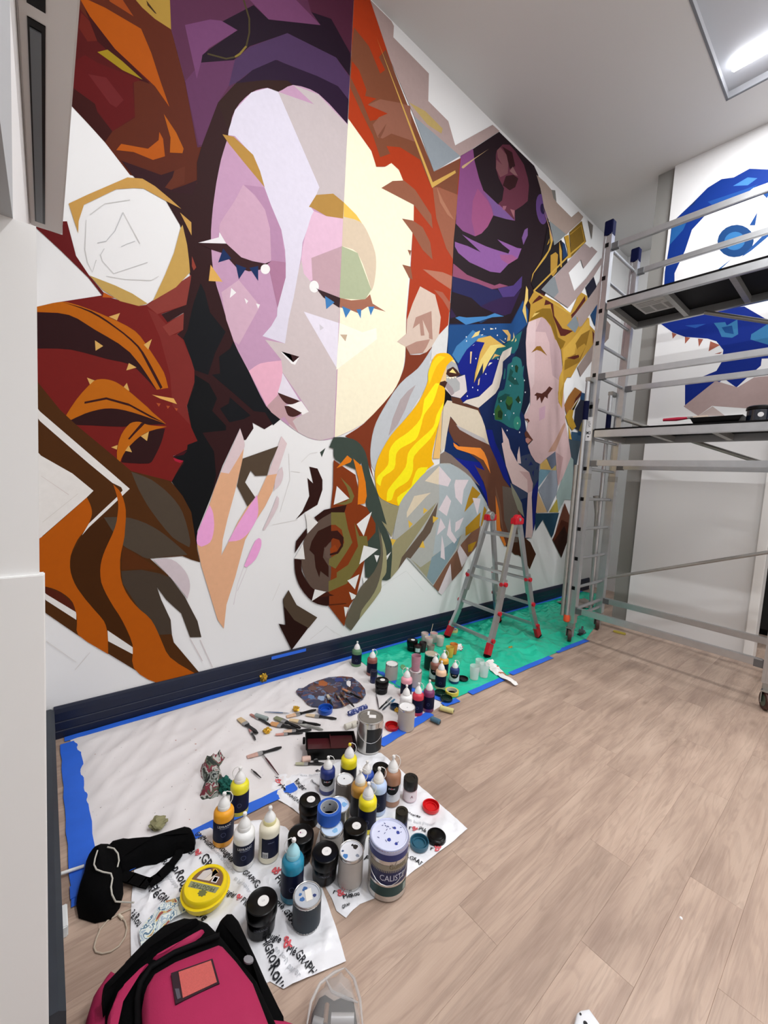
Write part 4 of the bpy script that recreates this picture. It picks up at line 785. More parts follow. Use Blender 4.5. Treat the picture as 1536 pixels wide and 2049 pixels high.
DRAGON = """
= blue_dragon
133a8e 1745,3846 1753,4016 1738,4287 1737,4523 1568,4645 1444,4743 1333,4773 1234,4740 1117,4762 977,4683 696,4473 676,4271 964,4560 1137,4563 1366,4537 1541,4370 1583,4174 1658,3966 1643,3815
2c68a8 1731,4466 1573,4542 1621,4403 1738,4287
2456a0 1429,4599 1138,4580 1036,4579 1133,4529 1364,4519
4a86c8 1232,4658 1123,4685 1048,4640 1115,4609
1a3a6a 1604,4617 1525,4669 1551,4629
1d4a80 1024,4098 1016,4049 1022,4005 1040,3970 1070,3948 1109,3942 1154,3951 1199,3976 1241,4014 1275,4062 1298,4115 1306,4167 1300,4213 1279,4248 1247,4269 1206,4273 1161,4261 1117,4234 1077,4195 1045,4149
3d7cb4 1087,4104 1083,4076 1086,4051 1097,4031 1115,4019 1137,4016 1163,4021 1188,4036 1212,4057 1231,4084 1244,4114 1249,4143 1245,4169 1233,4189 1215,4200 1192,4203 1166,4197 1141,4182 1118,4160 1099,4133
1f4f90 1063,4215 1016,4315 1021,4198
2a68a8 1312,3850 1168,3944 1257,3866
2a5a9a 1100,3928 960,4069 887,4072 1026,3966
1f4f90 1001,4483 929,4496 958,4416
15318c 1739,3452 1305,3485 1026,3442 858,3284 633,3165 605,2880 845,2908 845,2843 931,2749 1008,2659 1113,2759 1349,2577 1419,2502 1443,2753 1185,2849 1151,2930 1149,3050 1215,3150 1291,3193 1493,3255 1611,3328
2c5aa8 1505,3376 1321,3349 1408,3326
3f7fae 1255,3341 1162,3327 1145,3289 1067,3329 1046,3181 1091,3157 1176,3185 1212,3271
1d4f8c 1185,3281 1103,3279 1080,3189 1152,3222
3f7fae 946,3158 833,3229 771,3151 813,3032 947,3109
b06a58 1620,3330 1573,3301 1605,3261
b06a58 1493,3255 1444,3235 1486,3181
b06a58 1374,3211 1328,3195 1358,3124
b06a58 1266,3161 1182,3105 1270,3060
b06a58 1217,3025 1154,3034 1173,3017
bda7a4 1433,2515 1182,2748 999,2659 884,2739 504,2726 468,2364 1186,2496 1295,2403
cdbdb8 1295,2403 1181,2491 1070,2386"""
# ================================================================== ROOM
YW = 2.790; ZC = 5.12; XE = 5.30; XA = 6.85; YR = -3.2; XL = -0.045
struct(G().box(XL-0.2, XA+0.15, YW, YW+0.15, 0, ZC), 'wall_back', M_WALL)
struct(G().box(XL-0.20, XL, 1.15, YW, 0, ZC).box(XL-0.20, XL, YR, -0.45, 0, ZC), 'wall_left', M_WALL)
struct(G().box(XL-0.20, XL, -0.45, 1.149, 2.02, ZC), 'trim_5', mat('lintel_shade_grey', 'b4b7ba', 0.7))  # lintel above the doorway, its shade put into the grey colour
struct(G().box(XL-0.2, 7.6, YR-0.15, YR, 0, ZC), 'wall_right', M_WALL)
struct(G().box(XA, XA+0.15, YR, YW, 0, ZC), 'wall_far', M_WALL)
# end wall: white panel in front of a grey strip, a door opening to the right of it
we = struct(G().box(XE, XE+0.16, 0.70, 1.765, 0, ZC).box(XE, XE+0.16, -0.55, 0.70, 2.08, ZC).box(XE, XE+0.16, YR, -0.55, 0, ZC), 'wall_end', M_WALL)
struct(G().box(XE+0.03, XE+0.16, 1.765, 1.93, 0, ZC), 'trim_1', M_WALLG)
tr = struct(G().box(XE-0.018, XE+0.18, 0.625, 0.70, 0, 2.10).box(XE-0.018, XE+0.18, -0.55, 0.70, 2.06, 2.15).box(XE-0.018, XE+0.18, -0.62, -0.55, 0, 2.15), 'trim_2', mat('white_gloss_trim', 'f2f1ef', 0.3), bevel=0.004)
# passage behind the door opening
cb_ = empty('cabinet', (6.62, 0.62, 0), 'black cabinet glimpsed through the door opening at the right edge', 'cabinet')
G().box(-0.2, 0.2, -0.55, 0.245, 0.05, 1.0).build('carcass', M_BLK, cb_, bevel=0.006)
G().box(-0.19, 0.19, -0.54, 0.235, 0.0, 0.05).build('plinth', M_BLKM, cb_)
G().box(-0.212, -0.2, -0.15, 0.235, 0.07, 0.98).build('door', mat('dark_grey_door', '1c1f20', 0.4), cb_, bevel=0.003)
struct(G().box(XE+0.16, XE+0.175, 0.72, 1.7, 0, 0.09), 'baseboard_passage', M_WALL)
struct(G().box(XE-0.012, XE, 0.705, 1.76, 0, 0.012), 'baseboard_end', mat('white_gloss_trim', 'f2f1ef', 0.3))
# jamb of the doorway the room is seen from (lower half boxed in a little further)
struct(G().box(XL-0.195, -0.010, 1.145, 1.16, 1.30, 2.02), 'trim_3', mat('white_gloss_trim', 'f2f1ef', 0.3))
struct(G().box(XL-0.199, -0.001, 1.135, 1.165, 0.0, 1.30), 'trim_4', mat('white_gloss_trim', 'f2f1ef', 0.3), bevel=0.002)
# skirting boards
def skirting(name, m, a, b, t, h, nrm, ridge=True):
    a = Vector(a); b = Vector(b); nrm = Vector(nrm)
    prof = [(0, 0), (t, 0), (t, h*0.22), (t*0.86, h*0.25), (t, h*0.28), (t, h*0.5), (t*0.86, h*0.53), (t, h*0.56), (t, h*0.8), (t*0.7, h*0.93), (t*0.45, h), (0, h)] if ridge else [(0, 0), (t, 0), (t, h*0.93), (t*0.8, h), (0, h)]
    g = G(); n = len(prof)
    vs = [tuple(p+nrm*d+Vector((0, 0, z))) for p in (a, b) for d, z in prof]
    g.add(vs, [tuple(range(n))[::-1], tuple(range(n, 2*n))]+[(i, (i+1) % n, n+(i+1) % n, n+i) for i in range(n)])
    return struct(g, name, m)
skirting('baseboard_back', M_NAVYB, (0.03, YW, 0), (6.62, YW, 0), 0.02, 0.185, (0, -1, 0))
skirting('baseboard_left', M_CHAR, (XL, 1.17, 0), (XL, YW-0.02, 0), 0.078, 0.185, (1, 0, 0), False)
# ceiling with recessed lamp trays
TRAYS = [(3.52, 4.74, -0.12, 1.218), (0.70, 1.92, -0.12, 1.218), (3.52, 4.74, -2.6, -1.3), (0.70, 1.92, -2.6, -1.3), (5.75, 6.55, 0.3, 1.6)]  # last tray is an added, unseen lamp that brightens the far wall
xs = sorted({XL-0.2, 7.6, *[t[0] for t in TRAYS], *[t[1] for t in TRAYS]}); ys = sorted({YR, YW, *[t[2] for t in TRAYS], *[t[3] for t in TRAYS]})
g = G()
for i in range(len(xs)-1):
    for j in range(len(ys)-1):
        cx, cy = (xs[i]+xs[i+1])/2, (ys[j]+ys[j+1])/2
        if not any(t[0] < cx < t[1] and t[2] < cy < t[3] for t in TRAYS): g.box(xs[i], xs[i+1], ys[j], ys[j+1], ZC, ZC+0.2)
struct(g, 'ceiling', M_CEIL)
LAMPL = ['recessed ceiling lamp tray with a glowing tube, above the dragon wall', 'recessed ceiling lamp tray above the left half of the big mural',
         'recessed ceiling lamp tray over the far right of the room', 'recessed ceiling lamp tray over the near right of the room', 'added ceiling lamp tray, unseen behind the dragon wall, brightening the far wall']
def lamp(t, label):
    cx, cy = (t[0]+t[1])/2, (t[2]+t[3])/2; w, d = (t[1]-t[0])/2, (t[3]-t[2])/2
    r = empty('ceiling_lamp', (cx, cy, ZC), label, 'ceiling lamp', 'recessed ceiling lamps')
    G().box(-w, w, -d, d, 0.06, 0.075).box(-w, -w+0.004, -d, d, 0, 0.06).box(w-0.004, w, -d, d, 0, 0.06).box(-w, w, -d, -d+0.004, 0, 0.06).box(-w, w, d-0.004, d, 0, 0.06).build('tray', mat('tray_grey', 'bdbfc4', 0.5), r)
    G().box(-w-0.01, -w+0.006, -d-0.01, d+0.01, -0.004, 0.002).box(w-0.006, w+0.01, -d-0.01, d+0.01, -0.004, 0.002).box(-w, w, -d-0.01, -d+0.006, -0.004, 0.002).box(-w, w, d-0.006, d+0.01, -0.004, 0.002).build('rim', mat('lamp_rim', '6f7176', 0.5), r)
    for k, x in enumerate((w-0.29,) if w > 0.5 else (0.0,)):
        tb = G().box(x-0.045, x+0.045, -d+0.075, d-0.075, 0.005, 0.035).build('tube', mat('lit_tube', 'ffffff', 0.5, emit='fbfcff', estr=9.0), r, bevel=0.012)
        ld = bpy.data.lights.new('tube_light', 'AREA'); ld.shape = 'RECTANGLE'; ld.size = 0.09; ld.size_y = 2*d-0.15; ld.energy = TUBE_POWER*(2 if w > 0.5 else 0.75); ld.color = (0.985, 0.99, 1.0)
        lo = bpy.data.objects.new('tube_light', ld); COL.objects.link(lo); lo.parent = r; lo.location = (x, 0, 0.003)
    return r
for t, lb in zip(TRAYS, LAMPL): lamp(t, lb)
# floor of planks
fl = struct(G().box(XL-2.2, 7.6, YR, YW, -0.05, -0.004), 'floor', mat('dark_subfloor', '3a2e26', 0.9))
M_WOOD = wood_mat()
PW, PL = 0.1665, 1.29
pm = {}
def plank_mesh(L):
    k = round(L, 3)
    if k not in pm:
        me = bpy.data.meshes.new('plank'); bm = bmesh.new()
        bmesh.ops.create_cube(bm, size=1.0, matrix=Matrix.Diagonal((L-0.0003, PW-0.0003, 0.012, 1)))
        bmesh.ops.bevel(bm, geom=[e for e in bm.edges if all(v.co.z > 0 for v in e.verts)], offset=0.0007, segments=1, affect='EDGES')
        bm.to_mesh(me); bm.free(); me.materials.append(M_WOOD); pm[k] = me
    return pm[k]
offs = [0.0, 0.47, 0.86, 0.25, 0.70, 1.05, 0.15]
row = 0; y = 0.836-PW*10
while y < YW:
    cy = y+PW/2
    if cy+PW/2 > YW: break
    x = 1.168-PL*4+offs[(row+3) % 7] if row != 9 else 1.168-PL*3
    while x < 7.4:
        a, b = max(x, XL-0.6), min(x+PL, 7.4)
        vis = b-a > 0.05 and cy > -0.8 and not (b < 0.2 and cy < 0.9) and b > -0.5 and a < 6.9
        if vis:
            o = bpy.data.objects.new('plank', plank_mesh(b-a)); COL.objects.link(o); o.parent = fl; o.location = ((a+b)/2, cy, -0.006)
        x += PL
    y += PW; row += 1
lastrow_y = y
G().box(XL-0.6, 7.4, lastrow_y, YW, -0.012, 0).build('plank', M_WOOD, fl)
G().box(XL-2.0, 7.4, YR, -0.83, -0.012, 0).build('plank', M_WOOD, fl)
# ================================================================== MURALS
TONE = {'purple_hair': 0.62, 'brown_face': 0.66, 'orange_hair': 0.74, 'purple_face': 0.68, 'pale_ribbons': 0.78, 'beige_ribbons': 0.74, 'dark_hair': 0.7, 'pencil_sketch': 1.06, 'pale_face': 0.93, 'hand': 0.95, 'yellow_haired_woman': 0.94}  # upper figures darkened: the fall-off of lamp light is put into their paint
def mural(root, data, plane, coord, sgn, zmax, parent_names=True):
    parts = {}; cur = None; placed = []
    for ln in data.strip().split('\n'):
        w = ln.split()
        if w[0] == '=':
            cur = w[1]; parts[cur] = ([], [], []); continue
        pts = [tuple(int(c)/1000 for c in s.split(',')) for s in w[1:]]
        pts = [(max(p[0], XL+0.002) if plane == 'y' else max(p[0], 0.16), min(p[1], zmax)) for p in pts]
        q = []
        for p in pts:
            if not q or abs(p[0]-q[-1][0])+abs(p[1]-q[-1][1]) > 1e-6: q.append(p)
        if len(q) < 3: continue
        bb = (min(p[0] for p in q), max(p[0] for p in q), min(p[1] for p in q), max(p[1] for p in q))
        lv = 1+max([l for b, l in placed if b[0] < bb[1] and b[1] > bb[0] and b[2] < bb[3] and b[3] > bb[2]], default=0)
        placed.append((bb, lv))
        V, Fc, C = parts[cur]; k = len(V); c = coord-sgn*0.00012*lv
        V += [(a, c, b) if plane == 'y' else (c, a, b) for a, b in q]
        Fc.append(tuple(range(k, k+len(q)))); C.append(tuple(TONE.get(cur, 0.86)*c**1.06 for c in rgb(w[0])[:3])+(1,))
    if 'pencil_sketch' in parts:
        V, Fc, C = parts.pop('pencil_sketch')
        for i, (f, c) in enumerate(zip(Fc, C)): parts['pencil_line#%d' % i] = ([V[k] for k in f], [tuple(range(len(f)))], [c])
    for nme, (V, Fc, C) in parts.items():
        nme = nme.split('#')[0]
        me = bpy.data.meshes.new(nme); me.from_pydata(V, [], Fc); me.update()
        ca = me.color_attributes.new('Col', 'FLOAT_COLOR', 'CORNER')
        for p, c in zip(me.polygons, C):
            for li in p.loop_indices: ca.data[li].color = c
        me.materials.append(M_PAINT)
        o = bpy.data.objects.new(nme, me); COL.objects.link(o)
        if root: o.parent = root
        else: return o
mr = empty('mural', (0, YW, 0), 'huge unfinished mural of overlapping stylised women filling the long white wall', 'mural')
mr.location = (0, 0, 0)
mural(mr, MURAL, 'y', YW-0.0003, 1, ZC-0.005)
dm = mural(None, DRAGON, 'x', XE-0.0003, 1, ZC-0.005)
dm.name = 'dragon_mural'; tagit(dm, 'deep blue dragon head painted on the white end wall behind the scaffold', 'mural')
# ================================================================== wall unit top left
wu = empty('wall_unit', (XL, 1.6, 2.6), 'pale grey housing with a long black slot, high on the wall at top left', 'air conditioner')
xr = 0.070
G().box(0.001, xr-XL, -1.25, 0.96, 0, 0.28).build('housing', mat('warm_grey_casing', 'd6d3d0', 0.5), wu, bevel=0.004)
G().box(0.020, 0.054, -1.20, -0.235, -0.003, 0.0).build('slot', M_BLK, wu)
sl = G().box(0.020, 0.054, -0.195, 0.90, -0.003, 0.0).build('slot', M_BLK, wu)
G().box(0.024, 0.046, -0.17, 0.89, -0.006, -0.003).build('flap', mat('slot_flap', '666c70', 0.4), sl)
#SPLIT
# ================================================================== FLOOR COVERINGS
def P2(*pts):
    return [tuple(atz(x, y)[:2]) for x, y in pts]
def edge_d(x, y, poly):
    p = Vector((x, y)); d = 9
    for i in range(len(poly)):
        a = Vector(poly[i][:2]); b = Vector(poly[(i+1) % len(poly)][:2]); t = max(0, min(1, (p-a).dot(b-a)/max(1e-9, (b-a).length_squared)))
        d = min(d, (p-(a+(b-a)*t)).length)
    return d
def canvas_mat():
    m = bpy.data.materials.new('canvas_cloth'); m.use_nodes = True
    n = m.node_tree.nodes; l = m.node_tree.links; b = n['Principled BSDF']; b.inputs['Roughness'].default_value = 0.9
    tc = n.new('ShaderNodeTexCoord'); base = rgb('e2dede'); prev = None
    for i, (sc, thr, c) in enumerate(((40, 0.80, 'a0583a'), (70, 0.815, '3a3030'), (34, 0.82, '9a6b70'), (95, 0.80, '4a4a52'))):
        t = n.new('ShaderNodeTexNoise'); t.inputs['Scale'].default_value = sc; t.inputs['Detail'].default_value = 1
        mp = n.new('ShaderNodeMapping'); mp.inputs['Location'].default_value = (i*3.1, i*1.7, 0); l.new(tc.outputs['Object'], mp.inputs['Vector']); l.new(mp.outputs[0], t.inputs['Vector'])
        g = n.new('ShaderNodeMath'); g.operation = 'GREATER_THAN'; g.inputs[1].default_value = thr; l.new(t.outputs['Fac'], g.inputs[0])
        mx = n.new('ShaderNodeMix'); mx.data_type = 'RGBA'; l.new(g.outputs[0], mx.inputs[0]); mx.inputs[7].default_value = rgb(c)
        if prev is None: mx.inputs[6].default_value = base
        else: l.new(prev, mx.inputs[6])
        prev = mx.outputs[2]
    l.new(prev, b.inputs['Base Color'])
    w = n.new('ShaderNodeTexNoise'); w.inputs['Scale'].default_value = 900; l.new(tc.outputs['Object'], w.inputs['Vector'])
    bp = n.new('ShaderNodeBump'); bp.inputs['Strength'].default_value = 0.25; bp.inputs['Distance'].default_value = 0.001; l.new(w.outputs['Fac'], bp.inputs['Height']); l.new(bp.outputs[0], b.inputs['Normal'])
    return m
def tape(name, pts, w, label, z=0.0012):
    """masking tape laid along a line on the floor"""
    pts = [Vector(p) for p in pts]; L = []; R = []
    for i, p in enumerate(pts):
        d = (pts[min(i+1, len(pts)-1)]-pts[max(i-1, 0)]).normalized(); q = Vector((-d.y, d.x))*w/2*(1+0.06*math.sin(i*2.3))
        L.append(p+q); R.append(p-q)
    n = len(pts); t = 0.0008
    vs = [(p.x, p.y, z+t+0.0014*abs(nz(p.x, p.y, 20))) for p in L]+[(p.x, p.y, z+t) for p in R]+[(p.x, p.y, z) for p in L]+[(p.x, p.y, z) for p in R]
    fs = []
    for i in range(n-1):
        fs += [(n+i, n+i+1, i+1, i), (2*n+i, 2*n+i+1, 3*n+i+1, 3*n+i), (i, i+1, 2*n+i+1, 2*n+i), (n+i+1, n+i, 3*n+i, 3*n+i+1)]
    fs += [(0, 2*n, 3*n, n), (n-1, 2*n-1, 4*n-1, 3*n-1)]
    return tagit(G().add(vs, fs).build(name, M_BLUETAPE), label, 'tape')
def seg(a, b, k=10):
    a = Vector(a); b = Vector(b); return [a.lerp(b, i/k) for i in range(k+1)]
tape('tape_strip', seg((0.075, 2.742), (2.06, 2.748), 30), 0.045, 'long blue masking tape strip between skirting and white drop cloth', 0.0045)
tape('tape_strip', seg((2.10, 2.752), (6.35, 2.757), 40), 0.03, 'long blue masking tape strip between skirting and green plastic sheet', 0.0075)
tape('tape_strip', seg((0.098, 2.70), (0.105, 1.64), 14), 0.085, 'wide blue masking tape strip down the left end of the drop cloth', 0.0052)
tape('tape_strip', seg((0.06, 1.70), (0.95, 1.695), 16), 0.055, 'blue masking tape strip along the near edge of the cloth, behind the black waist pack', 0.0075)
tape('tape_strip', seg((1.50, 1.71), (1.98, 1.765), 8), 0.06, 'blue masking tape strip on the cloth edge behind the dark tin and silver tin', 0.0045)
tape('tape_strip', seg((2.06, 2.44), (2.05, 2.14), 6)+seg((2.05, 2.14), (2.17, 1.83), 6)[1:], 0.045, 'blue masking tape strip where the white cloth meets the green sheet', 0.0085)
for a, b, lb in (((886, 1412), (916, 1402), 'short blue tape piece on the green sheet edge beside the yellow foam roller'),
                 ((940, 1389), (1005, 1360), 'blue tape piece on the green sheet edge just below the clear cups'),
                 ((1021, 1350), (1102, 1316), 'blue tape piece on the green sheet edge, right of the stained rag'),
                 ((1112, 1306), (1174, 1282), 'blue tape piece on the green sheet edge beside the scaffold wheel')):
    tape('tape_strip', seg(tuple(atz(*a)[:2]), tuple(atz(*b)[:2]), 6), 0.05, lb, 0.0075)
# small strip on the skirting
a = aty(543, 1311, YW-0.02); b = aty(612, 1296, YW-0.02)
tagit(G().box(a.x, b.x, YW-0.0225, YW-0.021, 0.152, 0.176).build('tape_strip', M_BLUETAPE), 'little blue tape piece stuck on the skirting below the arrow tip', 'tape')
# ================================================================== SCAFFOLD TOWER
sc = empty('scaffold_tower', (0, 0, 0), 'tall aluminium scaffold tower on castors with two platforms, in front of the dragon wall', 'scaffold')
XF, XB, Y0, Y1 = 4.15, 4.80, 1.875, 0.385
M_BCAP = mat('blue_cap', '060b30', 0.55, spec=0.12)
def post(x, y, z0, z1):
    # extruded profile with a groove
    g = G(); w, d = 0.030, 0.036
    g.box(x-w, x+w, y-d, y+d, z0, z1)
    g.box(x-w-0.004, x+w+0.004, y-d-0.001, y-d*0.45, z0-0.001, z1+0.001).box(x-w-0.004, x+w+0.004, y+d*0.45, y+d+0.001, z0-0.001, z1+0.001)
    o = g.build('post', M_ALU, sc)
    return o
rz = [0.258+0.3017*k for k in range(13)]
for y in (Y0, Y1):
    for x in (XF, XB):
        p1 = post(x, y, 0.20, 1.70); p2 = post(x, y, 1.705, 3.98)
        G().box(x-0.036, x+0.036, y-0.038, y+0.038, 1.66, 1.72).build('joint_sleeve', M_ALU2, p1)
        G().box(x-0.037, x+0.037, y-0.039, y+0.039, 3.965, 4.105).build('end_cap', M_BCAP, p2, bevel=0.006)
        for z in rz[1:]:
            if y == Y0 and x == XF:
                G().box(x-0.0352, x-0.028, y-0.0155, y+0.0155, z-0.018, z+0.018).build('rung_end', M_BLK, p1 if z < 1.7 else p2)
        # caster
        c = G().box(x-0.028, x+0.028, y-0.03, y+0.03, 0.135, 0.21).build('caster_leg', M_ALU2, sc, bevel=0.004)
        G().lathe([(0.052, -0.018), (0.066, -0.016), (0.068, 0), (0.066, 0.016), (0.052, 0.018)], 24, Matrix.Translation((x-0.02, y, 0.069)) @ Matrix.Rotation(math.pi/2, 4, 'X') @ Matrix.Rotation(0.5, 4, 'Y')).build('wheel', mat('brown_rubber', '4a2c26', 0.5), c, smooth=True)
        G().lathe([(0.0, -0.020), (0.042, -0.0195), (0.042, 0.0195), (0, 0.020)], 20, Matrix.Translation((x-0.02, y, 0.069)) @ Matrix.Rotation(math.pi/2, 4, 'X') @ Matrix.Rotation(0.5, 4, 'Y')).build('wheel_hub', mat('green_grey_hub', '5a675a', 0.5), c, smooth=True)
        G().box(x-0.045, x+0.010, y-0.030, y-0.024, 0.055, 0.15).box(x-0.045, x+0.010, y+0.024, y+0.030, 0.055, 0.15).box(x-0.05, x+0.03, y-0.032, y+0.032, 0.138, 0.150).build('fork', M_ALU2, c)
    for z in rz:
        G().tube([(XF+0.03, y, z), (XB-0.03, y, z)], 0.0155, 12).build('rung', M_ALU, sc, smooth=True)
def rail(x, z, name='guard_rail', h=0.055, w=0.03, ya=Y0-0.045, yb=Y1+0.045):
    o = G().bar((x, ya, z), (x, yb, z), w, h).build(name, M_ALU, sc, bevel=0.004)
    for yy, s in ((ya, 1), (yb, -1)):
        G().box(x-0.022, x+0.022, yy-0.05 if s > 0 else yy-0.012, yy+0.012 if s > 0 else yy+0.05, z-0.034, z+0.022).build('rail_clamp', mat('dark_zinc', '6f7072', 0.45, 0.7), o)
    return o
for z in (3.865, 2.66, 1.825): rail(XF+0.0, z); rail(XB, z)
rail(XF, 0.335, 'base_beam', 0.06, 0.035); rail(XB, 0.345, 'base_beam', 0.06, 0.035)
G().tube([(XF, Y0, 0.33), (XB, Y0, 0.34)], 0.018, 10).build('base_beam', M_ALU, sc, smooth=True)
def platform(z):
    x0, x1, ya, yb = XF-0.01, XB+0.01, Y0-0.07, Y1+0.07
    b = G().box(x0-0.019, x1+0.019, yb-0.02, ya+0.02, z-0.010, z+0.004).build('deck_board', mat('black_deck_ply', '0a090b', 0.6, spec=0.15), sc)
    for x in (x0, x1): G().box(x-0.018, x+0.018, yb-0.02, ya+0.02, z-0.078, z-0.0102).build('edge_beam', M_ALU, b, bevel=0.004)
    for k in range(4):
        yy = ya-(ya-yb)*k/3; G().box(x0+0.018, x1-0.018, yy-0.02, yy+0.02, z-0.07, z-0.016).build('cross_beam', M_ALU2, b)
    return b
d1 = platform(3.355); d2 = platform(2.150)
# printed notice under the upper deck
pn = [atz(1263, 609, 3.3405), atz(1335, 589, 3.3405), atz(1366, 611, 3.3405), atz(1291, 629, 3.3405)]
c0 = sum(pn, Vector())/4
nt = G().add([(p.x, p.y, 3.3405) for p in pn]+[(p.x, p.y, 3.3425) for p in pn], [(0, 1, 2, 3), (7, 6, 5, 4), (0, 4, 5, 1), (1, 5, 6, 2), (2, 6, 7, 3), (3, 7, 4, 0)]).build('notice', mat('grey_paper', 'cfcfcd', 0.8), d1)
for u, v, a, b in ((0.08, 0.1, 0.5, 0.06), (0.08, 0.22, 0.7, 0.05), (0.08, 0.32, 0.6, 0.05), (0.06, 0.45, 0.26, 0.45), (0.38, 0.45, 0.26, 0.45), (0.7, 0.45, 0.24, 0.45)):
    q = [pn[0].lerp(pn[1], s).lerp(pn[3].lerp(pn[2], s), t) for s, t in ((u, v), (u+a, v), (u+a, v+b), (u, v+b))]
    G().add([(p.x, p.y, 3.3402) for p in q], [(0, 1, 2, 3)]).build('notice_print', mat('grey_print', 'a2a2a0', 0.8), d1)
# diagonal braces in the far face
def brace(a, b, r=0.021): return G().tube([a, b], r, 12).build('diagonal_brace', M_ALU2, sc, smooth=True)
p = atx(1248, 840, XB+0.02); q = atx(1536, 930, XB+0.02); d = (q-p); brace(p, p+d*1.12, 0.019)
p = atx(1215, 1156, XB); q = atx(1536, 1105, XB); d = (q-p); brace(p, p+d*1.12, 0.016)
p = atx(1410, 625, XB); q = atx(1536, 644, XB); d = (q-p); brace(p, p+d*1.3, 0.019)
# stabiliser legs clamped beside the posts
def stabil(x, y, zt, zb, dx, foot):
    s = G().tube([(x, y, zt), (x+dx, y+0.006, zb)], 0.0205, 14).build('stabiliser_leg', M_ALU, sc, smooth=True)
    G().tube([(x+dx*0.18, y, zt-0.22), (x+dx*0.24, y, zt-0.40)], 0.026, 14).build('collar', M_BCAP, s, smooth=True)
    G().box(x-0.02, XF+0.034 if x < 4.4 else XB+0.034, y-0.03, y+0.02, zt-0.035, zt+0.005).build('bracket', M_ALU2, s, bevel=0.003)
    if foot: G().lathe([(0.02, 0), (0.031, 0.01), (0.031, 0.05), (0.022, 0.075)], 16, Matrix.Translation((x+dx, y+0.006, zb-0.02))).build('foot', mat('orange_foot', 'e0552c', 0.45), s, smooth=True)
    return s
stabil(4.07, 1.905, 2.64, 0.22, 0.04, True)
stabil(4.70, 1.945, 2.62, 0.22, 0.05, False)
G().tube([(4.075, 1.945, 1.80), (4.10, 1.955, 0.26)], 0.020, 12).build('spare_tube', M_ALU2, sc, smooth=True)
G().tube([(4.70, 1.99, 1.50), (4.73, 1.975, 1.3), (4.76, 1.955, 0.26)], [0.032, 0.022, 0.020], 12).build('spare_tube', M_ALU2, sc, smooth=True)
# size sticker on the front post
xs_ = XF-0.0358
st = G().box(xs_, XF-0.0335, Y0-0.028, Y0+0.028, 2.04, 2.27).build('sticker', mat('sticker_white', 'dcdcde', 0.5), sc)
v, f = text_geo('M3', 0.02)
g = G(); g.add([(xs_-0.0004, Y0-x*0.034, 2.115+y*0.044) for x, y, _ in v], f); g.add([(xs_-0.0004, Y0-0.012, 2.085), (xs_-0.0004, Y0+0.012, 2.085), (xs_-0.0004, Y0, 2.068)], [(0, 1, 2)])
g.build('sticker_print', M_INK, st)
v, f = text_geo('N5z')
G().add([(xs_-0.0004, Y0-y*0.034, 2.20+x*0.034) for x, y, _ in v], f).build('sticker_print', M_INK, st)
